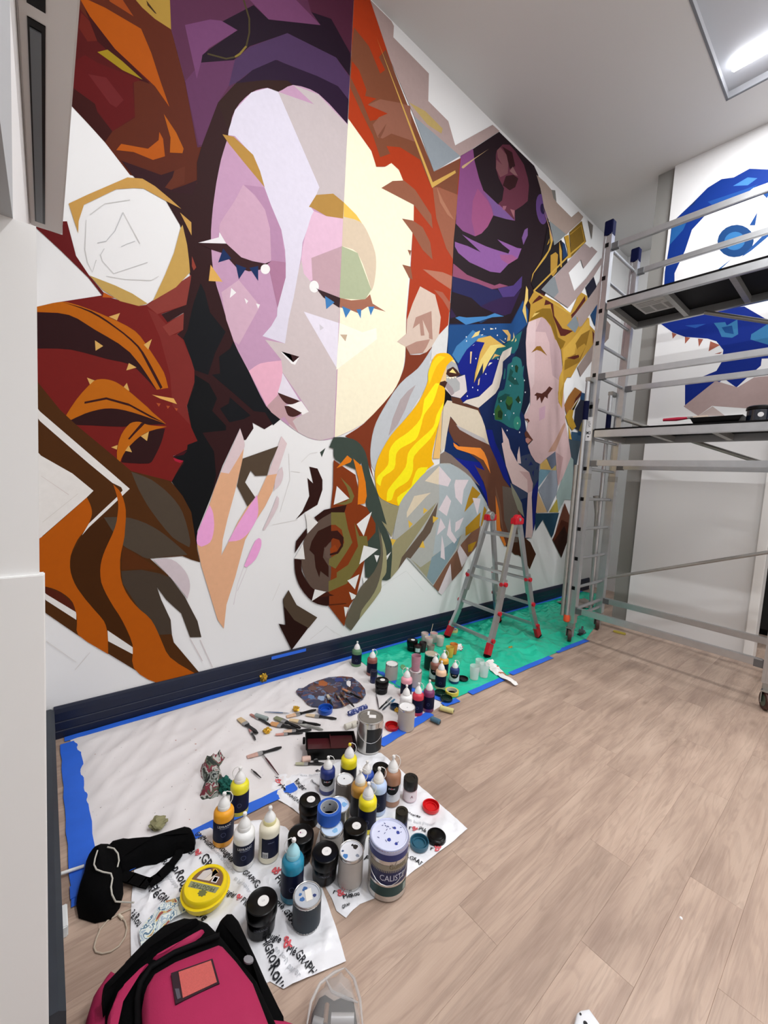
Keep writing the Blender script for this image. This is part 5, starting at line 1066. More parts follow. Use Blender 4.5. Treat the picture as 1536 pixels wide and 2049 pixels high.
# ================================================================== STEP LADDER
ft = [atz(902.5, 1277), atz(974, 1312), atz(997, 1249), atz(1068, 1276)]
tp = [atx(981, 1030, (ft[0].x+ft[2].x)/2), atx(1035, 1037, (ft[1].x+ft[3].x)/2)]
lad = empty('folding_ladder', ((ft[0]+ft[3])/2), 'telescopic aluminium folding ladder with red joints and feet, standing open on the green sheet', 'ladder')
lb0 = Vector(lad.location)
def L(v): return Vector(v)-lb0
for sd in (0, 1):
    fa, fb = (ft[0], ft[1]) if sd == 0 else (ft[2], ft[3])
    dxo = -0.035 if sd == 0 else 0.035
    ends = []
    for k, (foot, top) in enumerate(((fa, tp[0]), (fb, tp[1]))):
        T = Vector(top)+Vector((dxo, 0, -0.03)); B = Vector(foot); sgn = 1 if k == 0 else -1
        # inner stile from the hinge down to the middle, outer stile from the middle to the foot, splayed at the bottom
        mid = T.lerp(B, 0.46); mid.y += 0
        inn = G().bar(L(T), L(T.lerp(B, 0.60)), 0.028, 0.058, (1, 0, 0)).build('inner_stile', M_ALU, lad, bevel=0.003)
        o0 = T.lerp(B, 0.44)+Vector((0, 0.016*sgn, 0)); o1 = T.lerp(B, 0.76)+Vector((0, 0.018*sgn, 0)); o2 = B+Vector((0, 0.02*sgn, 0.10))
        out = G().bar(L(o0), L(o1), 0.032, 0.066, (1, 0, 0)).bar(L(o1), L(o2), 0.032, 0.066, (1, 0, 0)).build('outer_stile', M_ALU, lad, bevel=0.003)
        fd = (o2-o1).normalized()
        G().bar(L(o2-fd*0.025), L(o2+fd*0.085), 0.038, 0.075, (1, 0, 0)).build('foot', M_RED, out, bevel=0.005)
        G().bar(L(o2+fd*0.080), L(o2+fd*0.104), 0.038, 0.072, (1, 0, 0)).build('foot_rubber', M_BLKM, out, bevel=0.004)
        G().box(*[c for ax in range(3) for c in (L(T)[ax]-(0.045, 0.026, 0.03)[ax], L(T)[ax]+(0.045, 0.026, 0.035)[ax])]).build('hinge_sleeve', M_RED, inn, bevel=0.008)
        ends.append((T, B, o0, o1, o2))
    (Ta, Ba, a0, a1, a2), (Tb, Bb, b0, b1, b2) = ends
    for t in (0.12, 0.40):
        p, q = Ta.lerp(Ba, t), Tb.lerp(Bb, t)
        G().bar(L(p), L(q), 0.03, 0.026).build('rung', M_ALU, lad, bevel=0.004)
    for t, nb in ((0.02, a0), (0.42, None), (0.86, None)):
        def pt(c0, c1, c2, t): return c0.lerp(c1, t/0.6) if t < 0.6 else c1.lerp(c2, (t-0.6)/0.4)
        p, q = pt(a0, a1, a2, t+0.05), pt(b0, b1, b2, t+0.05)
        rg = G().bar(L(p), L(q), 0.03, 0.028).build('rung', M_ALU, lad, bevel=0.004)
        for w_, s_ in ((p, 1), (q, -1)):
            G().tube([L(w_)+Vector((0, 0.035*s_, 0)), L(w_)+Vector((0, -0.012*s_, 0))], 0.021, 12).build('rung_cap', M_RED, rg, smooth=True)
            if t < 0.1: G().tube([L(w_)+Vector((-0.04, -0.002*s_, 0)), L(w_)+Vector((0.02, -0.002*s_, 0))], 0.019, 10).build('lock_knob', M_RED, rg, smooth=True)
for k, top in enumerate(tp):
    c = L(top)+Vector((0, 0, -0.01))
    h = G().lathe([(0.0, -0.028), (0.04, -0.028), (0.045, -0.02), (0.045, 0.02), (0.04, 0.028), (0, 0.028)], 20, Matrix.Translation(c) @ Matrix.Rotation(math.pi/2, 4, 'X')).build('hinge', M_ALU2 if k == 0 else M_RED, lad, smooth=True)
    G().lathe([(0.0, -0.034), (0.016, -0.034), (0.016, 0.034), (0, 0.034)], 14, Matrix.Translation(c) @ Matrix.Rotation(math.pi/2, 4, 'X')).build('hinge_bolt', M_ALU, h, smooth=True)
# ================================================================== PAINT BOTTLES, JARS, TINS
FOOT = []
def pmat(col): return mat('paint_'+col, col, 0.38, coat=0.15)
M_CAPW = mat('white_cap', 'efeeec', 0.42)
def bottle(px, py, h, r, col, label, kind='navy', cap='efeeec', text=None, z=0.004, loop=1, turn=0.0, group=None):
    """squeeze bottle whose tip is seen at (px, py)"""
    c = atz(px, py, h+z); c.z = z
    e = empty('paint_bottle', c, label, 'paint bottle', group)
    FOOT.append((c.x, c.y, r))
    a = facing(c)+turn
    G().lathe([(r*0.94, 0), (r, 0.004), (r, h*0.585), (r*0.985, h*0.615), (r*0.9, h*0.65), (r*0.72, h*0.678), (r*0.6, h*0.685)], 32).build('body', pmat(col), e, smooth=True)
    R = r+0.0006
    if kind == 'navy':
        lb = G().lathe([(R, h*0.11), (R, h*0.50)], 22, a0=a-1.55, a1=a+1.55).build('label', M_NAVY, e, smooth=True)
        if text:
            g = G(); wrap_text(g, text[0], 0.0135, R+0.0003, h*0.435, a+0.1); g.build('label_print', M_PRINTW, lb)
            g = G(); wrap_text(g, text[1], 0.0070, R+0.0003, h*0.395, a+0.1); g.build('label_print', mat('grey_blue_print', '8a93b0', 0.6), lb)
        g = G(); rr = 0.010
        vs = [(math.cos(t)*k, math.sin(t)*k) for k in (rr, rr*0.75) for t in [i*math.pi/10 for i in range(20)]]
        g.add([((R+0.0003)*math.cos(a+x/R), (R+0.0003)*math.sin(a+x/R), h*0.27+y) for x, y in vs], [(i, (i+1) % 20, 20+(i+1) % 20, 20+i) for i in range(20)])
        g.build('label_print', mat('faint_blue_print', '3c4566', 0.6), lb)
    elif kind == 'barcode':
        lb = G().lathe([(R, h*0.12), (R, h*0.50)], 16, a0=a-0.75, a1=a+1.15).build('label', M_NAVY, e, smooth=True)
        G().lathe([(R+0.0003, h*0.13), (R+0.0003, h*0.24)], 8, a0=a-0.62, a1=a-0.05).build('barcode', mat('barcode_white', 'd5d5d8', 0.6), lb, smooth=True)
        g = G()
        for i in range(9): g.lathe([(R+0.0006, h*0.14), (R+0.0006, h*0.21)], 1, a0=a-0.58+i*0.056, a1=a-0.58+i*0.056+0.02+0.012*(i % 3 == 0))
        o = g.build('barcode_bars', M_INK, lb); o['kind'] = 'stuff'
        g = G(); wrap_text(g, 'LEFRANC', 0.006, R+0.0003, h*0.42, a+0.2); g.build('label_print', mat('grey_blue_print', '8a93b0', 0.6), lb)
    elif kind == 'arc':
        lb = G().lathe([(R, h*0.12), (R, h*0.44)], 26, a0=a-1.9, a1=a+1.9).build('label', mat('pale_grey_label', 'd3d5da', 0.5), e, smooth=True)
        # black cap-shaped field with a round lower edge
        g = G(); n = 18; vs = []
        for i in range(n+1):
            t = -1+2*i/n; zz = h*0.44-h*0.17*math.sqrt(max(0, 1-t*t)); an = a+t*0.95
            vs += [((R+0.0003)*math.cos(an), (R+0.0003)*math.sin(an), h*0.455), ((R+0.0003)*math.cos(an), (R+0.0003)*math.sin(an), zz)]
        g.add(vs, [(2*i, 2*i+1, 2*i+3, 2*i+2) for i in range(n)]); g.build('label_field', M_BLK, lb)
        g = G(); wrap_text(g, 'pebeo', 0.013, R+0.0007, h*0.405, a); g.build('label_print', M_PRINTW, lb)
        g = G(); g.lathe([(R+0.0009, h*0.395), (R+0.0009, h*0.415)], 2, a0=a-0.10, a1=a+0.12); g.build('label_mark', mat('red_mark', 'c02030', 0.5), lb)
        g = G(); wrap_text(g, 'acrylic', 0.009, R+0.0005, h*0.25, a); g.build('label_print', mat('grey_print2', '80848c', 0.6), lb)
    elif kind == 'dark':
        G().lathe([(R, 0.002), (R, h*0.47)], 26, a0=a-2.2, a1=a+2.2).build('label', mat('near_black_label', '0d0d18', 0.4), e, smooth=True)
    cm = mat('cap_'+cap, cap, 0.42)
    n = 40; g = G(); prof = [(r*0.60, h*0.683), (r*0.62, h*0.69), (r*0.62, h*0.745), (r*0.57, h*0.757)]
    vs = [];
    for j, (q, zz) in enumerate(prof):
        for i in range(n): k = q*(0.965 if (i % 2 and j in (1, 2)) else 1); vs.append((k*math.cos(2*math.pi*i/n), k*math.sin(2*math.pi*i/n), zz))
    g.add(vs, [(j*n+i, j*n+(i+1) % n, (j+1)*n+(i+1) % n, (j+1)*n+i) for j in range(3) for i in range(n)]+[tuple(3*n+i for i in range(n))])
    cp = g.build('cap', cm, e, smooth=True)
    G().lathe([(r*0.57, h*0.757), (r*0.55, h*0.785), (r*0.43, h*0.83), (r*0.27, h*0.875), (r*0.14, h*0.905), (r*0.11, h*0.94)], 20).build('spout', M_CAPW if cap != '8fd0e0' else mat('pale_blue_spout', 'a8dbe6', 0.4), cp, smooth=True)
    G().lathe([(r*0.11, h*0.93), (r*0.19, h*0.945), (r*0.21, h*0.965), (r*0.17, h*0.992), (0.0, h)], 14).build('spout_stopper', mat('stopper_yellow', 'e8d030', 0.4) if loop == 2 else M_CAPW, cp, smooth=True)
    if loop:
        w = a+math.pi*0.5 if loop != 3 else a-math.pi*0.5
        d = Vector((math.cos(w), math.sin(w), 0))
        pts = [Vector((0, 0, h*0.985)), d*r*0.25+Vector((0, 0, h*1.01)), d*r*0.62+Vector((0, 0, h*0.98)), d*r*0.82+Vector((0, 0, h*0.90)), d*r*0.78+Vector((0, 0, h*0.82)), d*r*0.60+Vector((0, 0, h*0.75))]
        G().tube(pts, 0.0016, 6).build('cap_strap', M_CAPW, cp, smooth=True)
    return e
BH, BR = 0.213, 0.0405
LEF = ('LEFRANC', 'BOURGEOIS')
g1 = 'squeeze bottles on the printed plastic bags'; g2 = 'squeeze bottles beside the green sheet'
bottle(481, 1534, BH, BR, 'e9e02c', 'lemon yellow paint bottle at the back left, standing beside the crumpled rag', group=g1, loop=3)
bottle(449, 1585, BH, BR, 'f0a51e', 'orange-yellow paint bottle with navy label, leftmost of the bottles', text=LEF, group=g1)
bottle(490, 1625, BH, BR, 'f3f3f1', 'white paint bottle with navy label, in front of the orange one', text=LEF, loop=0, group=g1)
bottle(541, 1613, BH, BR, 'f1ead3', 'cream paint bottle with yellow smeared cap and a barcode', kind='barcode', cap='efe6a8', loop=0, group=g1)
bottle(588, 1677, 0.222, BR, '1f86a6', 'turquoise paint bottle with pale blue spout, nearest the dark tin', cap='8fd0e0', loop=3, group=g1)
bottle(657, 1513, 0.178, 0.0365, '1d2d74', 'small navy blue paint bottle with white label, behind the blue tape roll', kind='arc', group=g1)
bottle(700, 1487, BH, BR, 'f0df1c', 'bright yellow paint bottle right in front of the black paint tray', loop=2, kind='dark', group=g1)
bottle(722, 1539, BH, BR, 'c08d3a', 'ochre paint bottle with a stained cap in the middle of the cluster', kind='dark', cap='e3d6bd', group=g1)
bottle(738, 1565, BH, BR, 'f2e016', 'bright yellow paint bottle just behind the big white-lidded paint can', group=g1)
bottle(735, 1522, 0.178, 0.0365, '2a50b0', 'mid blue paint bottle half hidden behind the pale blue one', loop=0, kind='arc', group=g1)
bottle(759, 1535, BH, BR, 'b9cdf0', 'pale blue paint bottle with navy label, left of the brown one', group=g1)
bottle(788, 1511, 0.235, BR, 'a27457', 'milk-chocolate brown paint bottle with looped white cap at the back right', kind='arc', group=g1)
bottle(715, 1283, 0.203, BR, '5d8660', 'moss green paint bottle standing alone near the skirting', group=g2, loop=0)
bottle(746, 1299, 0.203, BR, '95574e', 'brick brown paint bottle beside the green one', group=g2)
bottle(815, 1336, BH, BR, 'f2a9b6', 'pink paint bottle in front of the tin with the mauve cup', group=g2, loop=3)
bottle(814, 1370, BH, BR, 'f4f4f3', 'plain white paint bottle without a label behind the near silver tin', kind='none', loop=0, group=g2)
bottle(838, 1366, BH, BR-0.002, 'd23449', 'crimson red paint bottle next to the purple one', group=g2)
bottle(860, 1360, BH, BR-0.002, '7a3563', 'purple paint bottle, rightmost on the white cloth', group=g2, loop=0)
bottle(872, 1308, BH, BR, '8a5647', 'dark brown paint bottle behind the peach one', kind='arc', group=g2)
bottle(889, 1301, BH*0.95, BR, 'e6a83a', 'amber paint bottle furthest back beside the open black tin', group=g2)
bottle(884, 1322, BH, BR, 'f3c9a6', 'peach paint bottle with navy label on the green sheet', group=g2, loop=0)
bottle(911, 1321, 0.178, 0.0375, '1c3370', 'small navy paint bottle standing by itself beside the black lid', kind='arc', group=g2)
def small_bottle(px, py, h, r, col, capcol, label, capfrac=0.35, z=0.004):
    c = atz(px, py, h+z); c.z = z
    e = empty('paint_bottle', c, label, 'paint bottle')
    FOOT.append((c.x, c.y, r))
    G().lathe([(r*0.92, 0), (r, 0.004), (r, h*(0.92-capfrac)), (r*0.85, h*(1-capfrac))], 24).build('body', pmat(col), e, smooth=True)
    n = 36; k0, k1 = h*(1-capfrac), h
    G().lathe([(r*1.02, k0), (r*1.04, k0+0.003), (r*1.04, k1-0.004), (r*0.98, k1), (r*0.55, k1), (r*0.5, k1-0.003), (0, k1-0.003)], n).build('cap', mat('cap_'+capcol, capcol, 0.4), e, smooth=True)
    a = facing(c)
    if col == 'e3ccd4':
        lb = G().lathe([(r+0.0005, h*0.08), (r+0.0005, h*0.5)], 14, a0=a-1, a1=a+1).build('label', mat('pale_pink_label', 'eadfe4', 0.5), e, smooth=True)
        g = G(); wrap_text(g, 'A', 0.02, r+0.001, h*0.3, a+0.3); g.build('label_print', mat('plum_print', '8a3a5a', 0.5), lb)
    return e
small_bottle(822, 1556, 0.105, 0.034, 'e3ccd4', '101012', 'small pink jar with a tall black cap near the bag edge', 0.45)
small_bottle(804, 1622, 0.095, 0.027, '2b3050', '15130f', 'little dark bottle with ridged black cap behind the big can', 0.4)
small_bottle(748, 1342, 0.09, 0.026, '1a2450', '0e1430', 'tiny navy bottle between the brick brown bottle and the black jar', 0.4)
def jar(px, py, h, r, label, sticker=True, dot=None, z=0.004, body='101014', group='black lidded jars', nosticker=None):
    """squat jar with a wide black lid; (px, py) is the middle of the lid"""
    c = atz(px, py, h+z); c.z = z
    e = empty('paint_jar', c, label, 'paint jar', group)
    FOOT.append((c.x, c.y, r))
    b = G().lathe([(r*0.80, 0), (r*0.88, 0.004), (r*0.90, h*0.3), (r*0.94, h*0.58), (r*0.9, h*0.62)], 32).build('body', mat('jar_'+body, '08080c', 0.25, spec=0.3), e, smooth=True)
    a = facing(c)
    g = G(); wrap_text(g, 'LEFRANC', 0.011, r*0.925, h*0.42, a); g.build('label_print', mat('dim_print', '5a5d68', 0.5), b)
    n = 56; prof = [(r*0.97, h*0.60), (r, h*0.62), (r, h*0.93), (r*0.96, h*0.985), (r*0.90, h), (r*0.86, h*0.985), (0, h*0.985)]
    ld = G().lathe(prof, n).build('lid', M_BLK, e, smooth=True)
    if sticker:
        s = G().lathe([(0, 0), (0.0185, 0), (0.0185, 0.0006), (0, 0.0006)], 22, Matrix.Translation((0.004, -0.002, h*0.985+0.0002))).build('lid_sticker', mat('sticker_paper', 'eae8e6', 0.6), ld)
        v, f = text_geo('LB')
        k = a+math.pi/2
        G().add([(0.004+(x*math.cos(k)-y*math.sin(k))*0.010, -0.002+(x*math.sin(k)+y*math.cos(k))*0.010, h*0.985+0.0011) for x, y, _ in v], f).build('sticker_print', mat('pale_print', 'bdb8ba', 0.6), ld)
        if dot: G().lathe([(0, 0), (0.003, 0), (0.003, 0.0004), (0, 0.0004)], 10, Matrix.Translation((0.0, 0.004, h*0.985+0.001))).build('sticker_dot', mat('dot_'+dot, dot, 0.5), ld)
    return e
jar(524, 1802, 0.100, 0.052, 'black lidded jar nearest the pink backpack, white sticker on top')
jar(651, 1703, 0.104, 0.052, 'black lidded jar between the turquoise bottle and the silver tin')
jar(602, 1667, 0.104, 0.052, 'black lidded jar directly behind the turquoise bottle, sticker with a plum dot', dot='8a2a6a')
jar(620, 1599, 0.104, 0.048, 'black lidded jar left of the blue tape roll')
jar(711, 1652, 0.100, 0.050, 'black lidded jar left of the big white-lidded can, at its rear')
jar(762, 1535, 0.085, 0.044, 'low black jar tucked behind the brown bottle', sticker=False)
jar(764, 1360, 0.094, 0.050, 'black lidded jar on the white cloth beside the palette')
jar(825, 1280, 0.095, 0.050, 'black lidded jar furthest back, against the skirting side of the green sheet', z=0.01)
def cup(px, py, h, r, col, label, name='cup', m=None, fill=None, z=0.010, cat='cup', group=None, taper=0.8, textp=False):
    """open beaker; (px, py) is the middle of the rim"""
    c = atz(px, py, h+z); c.z = z
    e = empty(name, c, label, cat, group)
    FOOT.append((c.x, c.y, r))
    t = 0.0015
    G().lathe([(0, 0), (r*taper, 0), (r, h-0.001), (r-0.0006, h), (r-t, h-0.001), (r*taper-t, 0.003), (0, 0.003)], 28).build('wall', m or pmat(col), e, smooth=True)
    if fill: G().lathe([(0, h*fill[1]), ((r*taper+(r-r*taper)*fill[1])-0.002, h*fill[1]), (0, h*fill[1]+0.0005)], 24).build('contents', pmat(fill[0]), e, smooth=True)
    if textp:
        lb = G().lathe([(r*0.93, h*0.25), (r*0.99, h*0.72)], 10, a0=facing(c)-0.6, a1=facing(c)+0.6).build('label', mat('pale_grey_label', 'd3d5da', 0.5), e, smooth=True)
    return e
cup(836, 1290, 0.075, 0.037, '2a1a1c', 'small dark open jar with a pale label behind the black tin', fill=('3a1414', 0.85), name='open_jar', cat='paint jar', textp=True)
cup(846, 1285, 0.085, 0.034, '241a1e', 'black open jar between the labelled jar and the grey cup', fill=('180c10', 0.8), name='open_jar', cat='paint jar')
cup(862, 1290, 0.065, 0.036, '8d8378', 'grey plastic cup in front of the clear cups', fill=('6b5a55', 0.6))
M_CLR = mat('clear_cup_plastic', 'eef2f0', 0.15, alpha=0.38)
M_CLP = mat('pinkish_cup_plastic', 'e0d2cc', 0.3, alpha=0.55)
gc = 'clear plastic cups'
cup(850, 1266, 0.085, 0.036, '', 'clear plastic cup tinged pink, leftmost by the skirting', m=M_CLP, fill=('c09a92', 0.8), group=gc)
cup(858, 1275, 0.09, 0.040, '', 'clear plastic cup with a stirring stick in it', m=M_CLP, fill=('b98f88', 0.85), group=gc)
cup(868, 1266, 0.09, 0.038, '', 'clear plastic cup of pink paint behind the one with the stick', m=M_CLP, fill=('c08a86', 0.9), group=gc)
cup(881, 1273, 0.09, 0.038, '', 'clear plastic cup of greyish paint, right of the one with the stick', m=M_CLP, fill=('bdb2a2', 0.85), group=gc)
p = atz(858, 1282, 0.03); q = aty(866, 1248, p.y+0.02)
tagit(G().tube([p, q], 0.0025, 8).build('stirring_stick', mat('pale_wood_stick', 'c9b79a', 0.7), smooth=True), 'thin pale stick leaning in a clear cup', 'stick')
cup(908, 1288, 0.09, 0.036, 'c87c2a', 'ochre-orange plastic cup behind the mustard one', fill=('b0601c', 0.8))
cup(900, 1294, 0.09, 0.037, 'c9a63c', 'mustard yellow plastic cup on the green sheet', fill=('a98422', 0.7))
cup(950, 1332, 0.105, 0.040, '', 'clear empty plastic cup standing left of its twin, by the stained rag', m=M_CLR, group=gc)
cup(969, 1328, 0.105, 0.040, '', 'clear empty plastic cup touching the stained rag', m=M_CLR, group=gc)
cup(960, 1320, 0.095, 0.037, '', 'clear empty plastic cup behind the two near the rag', m=M_CLR, group=gc)
def tin(px, py, h, r, label, z=0.004, lid='d9dade', band=None, name='paint_tin', group=None, splash=None, stick=False, open_=None):
    """metal paint tin; (px, py) is the middle of the lid"""
    c = atz(px, py, h+z); c.z = z
    e = empty(name, c, label, 'paint tin', group)
    FOOT.append((c.x, c.y, r))
    a = facing(c)
    b = G().lathe([(r*0.97, 0), (r, 0.003), (r*0.985, 0.007), (r*0.985, h-0.012), (r, h-0.008), (r, h-0.002), (r*0.97, h), (r*0.93, h-0.001), (r*0.92, h-0.006)], 40).build('body', M_TIN, e, smooth=True)
    if band:
        for z0, z1, bc, sp in band:
            G().lathe([(r*0.985+0.0006, h*z0), (r*0.985+0.0006, h*z1)], 30, a0=a-sp, a1=a+sp).build('label', mat('band_'+bc, bc, 0.45, vary=0.08, vscale=30), b, smooth=True)
    if open_:
        l = G().lathe([(0, h-0.02), (r*0.92, h-0.02), (r*0.92, h-0.004)], 30).build('contents', pmat(open_), e, smooth=True)
    else:
        l = G().lathe([(r*0.925, h-0.008), (r*0.90, h-0.002), (r*0.84, h-0.002), (r*0.82, h-0.005), (0, h-0.005)], 36).build('lid', mat('lid_'+lid, lid, 0.35), e, smooth=True)
    k = a+math.pi/2
    def onlid(x, y): return (x*math.cos(k)-y*math.sin(k), x*math.sin(k)+y*math.cos(k))
    if splash:
        rs = random.Random(int(px*7+py))
        for sx, sy, sr, colr in splash:
            n = 12; cx, cy = onlid(sx*r, sy*r); pts = [(cx+sr*r*(0.75+0.5*rs.random())*math.cos(i*2*math.pi/n), cy+sr*r*(0.75+0.5*rs.random())*math.sin(i*2*math.pi/n)) for i in range(n)]
            G().add([(x, y, h-0.0042) for x, y in pts]+[(x, y, h-0.005) for x, y in pts], [tuple(range(n))]+[(i, n+i, n+(i+1) % n, (i+1) % n) for i in range(n)]).build('paint_splash', pmat(colr), l)
    if stick:
        s = [onlid(x*r, y*r) for x, y in ((-0.05, -0.45), (0.38, -0.3), (0.22, 0.5), (-0.22, 0.35))]
        G().add([(x, y, h-0.0035) for x, y in s]+[(x, y, h-0.0048) for x, y in s], [(0, 1, 2, 3)]+[(i, 4+i, 4+(i+1) % 4, (i+1) % 4) for i in range(4)]).build('price_sticker', mat('sticker_cream', 'e9e4da', 0.6), l)
    return e
tin(615, 1789, 0.098, 0.049, 'dark navy paint tin with a speckled metal lid and cream sticker, nearest the bag edge', lid='b9bdc4', band=[(0.02, 0.93, '10202c', 3.14), (0.93, 0.97, '1b2f58', 3.14)], splash=[(-0.2, 0.45, 0.17, '2f5a92'), (0.5, -0.05, 0.12, '24356e'), (-0.35, -0.25, 0.16, '3a6aa6'), (-0.5, 0.1, 0.1, '3a6aa6')], stick=True)
tin(703, 1701, 0.124, 0.0475, 'plain silver paint tin with blue splashes on a white lid, beside the big can', lid='dfe0e6', band=[(0.08, 0.9, 'b3aca6', 1.6)], splash=[(-0.45, -0.45, 0.2, '3f7ec0'), (0.3, 0.42, 0.2, '14161c'), (0.05, 0.55, 0.1, '14161c'), (0.5, -0.35, 0.14, '8a93a6'), (-0.7, 0.0, 0.09, '31507e')])
tin(664, 1654, 0.120, 0.0475, 'silver paint tin carrying the blue tape roll', lid='cfe0f2', band=[(0.08, 0.9, 'b3aca6', 1.6)], splash=[(0.3, -0.3, 0.25, '8fc0e4')])
tin(678, 1609, 0.120, 0.0475, 'silver paint tin with pale blue lid hidden behind the blue tape roll', lid='cfdcf0', splash=[(0.5, 0.1, 0.25, '7fb4e4')])
tin(690, 1558, 0.104, 0.042, 'silver paint tin with white lid in the back of the cluster', lid='e2e4e8', band=[(0.05, 0.93, '6f675f', 1.6)], splash=[(-0.1, 0.15, 0.08, '1b2238')])
tin(784, 1327, 0.126, 0.0485, 'silver paint tin with pale lid between black jar and green sheet', lid='e4e3e2', band=[(0.08, 0.9, 'b3aca6', 1.5)])
t2 = tin(831, 1340, 0.126, 0.050, 'silver paint tin carrying the mauve cup', lid='dccfd2', band=[(0.08, 0.9, 'b3a9a6', 1.5)])
tin(814, 1413, 0.140, 0.0525, 'large silver paint tin with white lid at the cloth edge, front right', lid='ecebec', band=[(0.06, 0.9, 'b3aca6', 1.5)], splash=[(0.05, -0.1, 0.07, 'a8aaae')])
tin(863, 1307, 0.13, 0.055, 'black paint tin with an open scraped top on the green sheet', z=0.01, band=[(0.02, 0.96, '0f1a18', 3.14)], open_='b9ad96')
c = t2.location
e = empty('cup', (c.x, c.y, 0.004+0.1275), 'mauve plastic cup standing on top of a silver tin', 'cup')
G().lathe([(0, 0), (0.030, 0), (0.037, 0.109), (0.036, 0.11), (0.0345, 0.109), (0.028, 0.003), (0, 0.003)], 28).build('wall', mat('mauve_cup', 'b98896', 0.5, vary=0.18, vscale=30), e, smooth=True)
def wire_handle(e, r, h, zc, drop, side, col='c9c9cc'):
    pts = []
    for i in range(13):
        t = math.pi*i/12; pts.append((r*1.03*math.cos(t+side), r*1.03*math.sin(t+side), zc-drop*math.sin(t)**0.8))
    G().tube(pts, 0.0014, 6).build('wire_handle', mat('steel_wire', col, 0.3, 0.8), e, smooth=True)
    for s in (0, math.pi):
        G().lathe([(0, 0), (0.009, 0), (0.006, 0.004), (0, 0.004)], 12, Matrix.Translation((r*0.99*math.cos(s+side), r*0.99*math.sin(s+side), zc)) @ Matrix.Rotation(s+side, 4, 'Z') @ Matrix.Rotation(math.pi/2, 4, 'Y')).build('handle_lug', M_TIN, e, smooth=True)
# big grey can with the black label
def big_can(px, py, h, r, label):
    c = atz(px, py, h+0.004); c.z = 0.004
    e = empty('paint_can', c, label, 'paint can')
    FOOT.append((c.x, c.y, r))
    b = G().lathe([(r*0.97, 0), (r, 0.004), (r*0.985, 0.009), (r*0.985, h-0.016), (r, h-0.010), (r, h-0.003), (r*0.97, h), (r*0.90, h-0.002), (r*0.89, h-0.008)], 48).build('body', M_TIN, e, smooth=True)
    return e, b, facing(c)
e, b, a = big_can(741, 1433, 0.184, 0.0745, 'grey steel paint can with black label and wire handle beside the paint tray')
r, h = 0.0745, 0.184
l = G().lathe([(r*0.90, h-0.008), (r*0.86, h-0.003), (r*0.80, h-0.003), (r*0.78, h-0.006), (0, h-0.006)], 40).build('lid', mat('worn_lid', '8e8a86', 0.4, 0.5, vary=0.25, vscale=25), e, smooth=True)
lb = G().lathe([(r*0.985+0.0006, h*0.06), (r*0.985+0.0006, h*0.80)], 24, a0=a-0.2, a1=a+1.25).build('label', mat('black_label', '15191c', 0.45), b, smooth=True)
k = a+math.pi/2
for x, y, w, d in ((0.012, 0.008, 0.04, 0.03), (-0.012, 0.045, 0.012, 0.05)):
    pts = [((x+u*w/2)*math.cos(k)-(y+v*d/2)*math.sin(k), (x+u*w/2)*math.sin(k)+(y+v*d/2)*math.cos(k)) for u, v in ((-1, -1), (1, -1), (1, 1), (-1, 1))]
    G().add([(p[0], p[1], h-0.0048) for p in pts]+[(p[0], p[1], h-0.006) for p in pts], [(0, 1, 2, 3)]+[(i, 4+i, 4+(i+1) % 4, (i+1) % 4) for i in range(4)]).build('lid_sticker', mat('sticker_paper', 'eae8e6', 0.6), l)
dr = G()
for t, zl in ((0.75, 0.80), (0.95, 0.74), (1.15, 0.70), (1.35, 0.82)): dr.lathe([(r+0.0005, h*zl), (r+0.0012, h*0.98)], 4, a0=a+t, a1=a+t+0.2)
dr.build('paint_drips', pmat('c7b4a8'), b)
wire_handle(e, r, h, h*0.80, h*0.42, a-math.pi/2+0.15)
# the big can with lettering
e, b, a = big_can(779, 1669, 0.200, 0.0755, 'big paint can with lavender-white lid and navy lettered label, front of the cluster')
r, h = 0.0755, 0.200; R = r*0.985
l = G().lathe([(r*0.93, h-0.010), (r*0.92, h-0.001), (r*0.88, h), (r*0.86, h-0.004), (0, h-0.004)], 44).build('lid', mat('lavender_lid', 'd8dcf2', 0.4), e, smooth=True)
G().shell([(r*1.005, h-0.014), (r*1.012, h-0.006), (r*0.98, h+0.0005), (r*0.925, h-0.001)], 44).build('rim', mat('lavender_rim', 'a9aed0', 0.35, 0.3), e, smooth=True)
rs = random.Random(5); k = a+math.pi/2
for sx, sy, sr in ((0.0, -0.28, 0.10), (0.25, 0.45, 0.07), (0.42, 0.2, 0.09), (0.36, -0.45, 0.08)):
    n = 14; cx, cy = (sx*math.cos(k)-sy*math.sin(k))*r, (sx*math.sin(k)+sy*math.cos(k))*r
    pts = [(cx+sr*r*(0.8+0.4*rs.random())*math.cos(i*2*math.pi/n), cy+sr*r*(0.8+0.4*rs.random())*math.sin(i*2*math.pi/n), h-0.0032) for i in range(n)]
    G().add(pts+[(p[0], p[1], h-0.004) for p in pts], [tuple(range(n))]+[(i, n+i, n+(i+1) % n, (i+1) % n) for i in range(n)]).build('paint_splash', pmat('2c3f98'), l)
for i in range(16):
    x, y = rs.uniform(-0.6, 0.6), rs.uniform(-0.6, 0.7); an = rs.uniform(-0.6, 0.6)+math.pi/2*(i % 2); ln = rs.uniform(0.04, 0.12)
    A = ((x*math.cos(k)-y*math.sin(k))*r, (x*math.sin(k)+y*math.cos(k))*r, h-0.0028); B = (A[0]+ln*r*math.cos(an), A[1]+ln*r*math.sin(an), h-0.0028)
    G().bar(A, B, 0.0016, 0.0012).build('pen_stroke', pmat('28307a'), l)
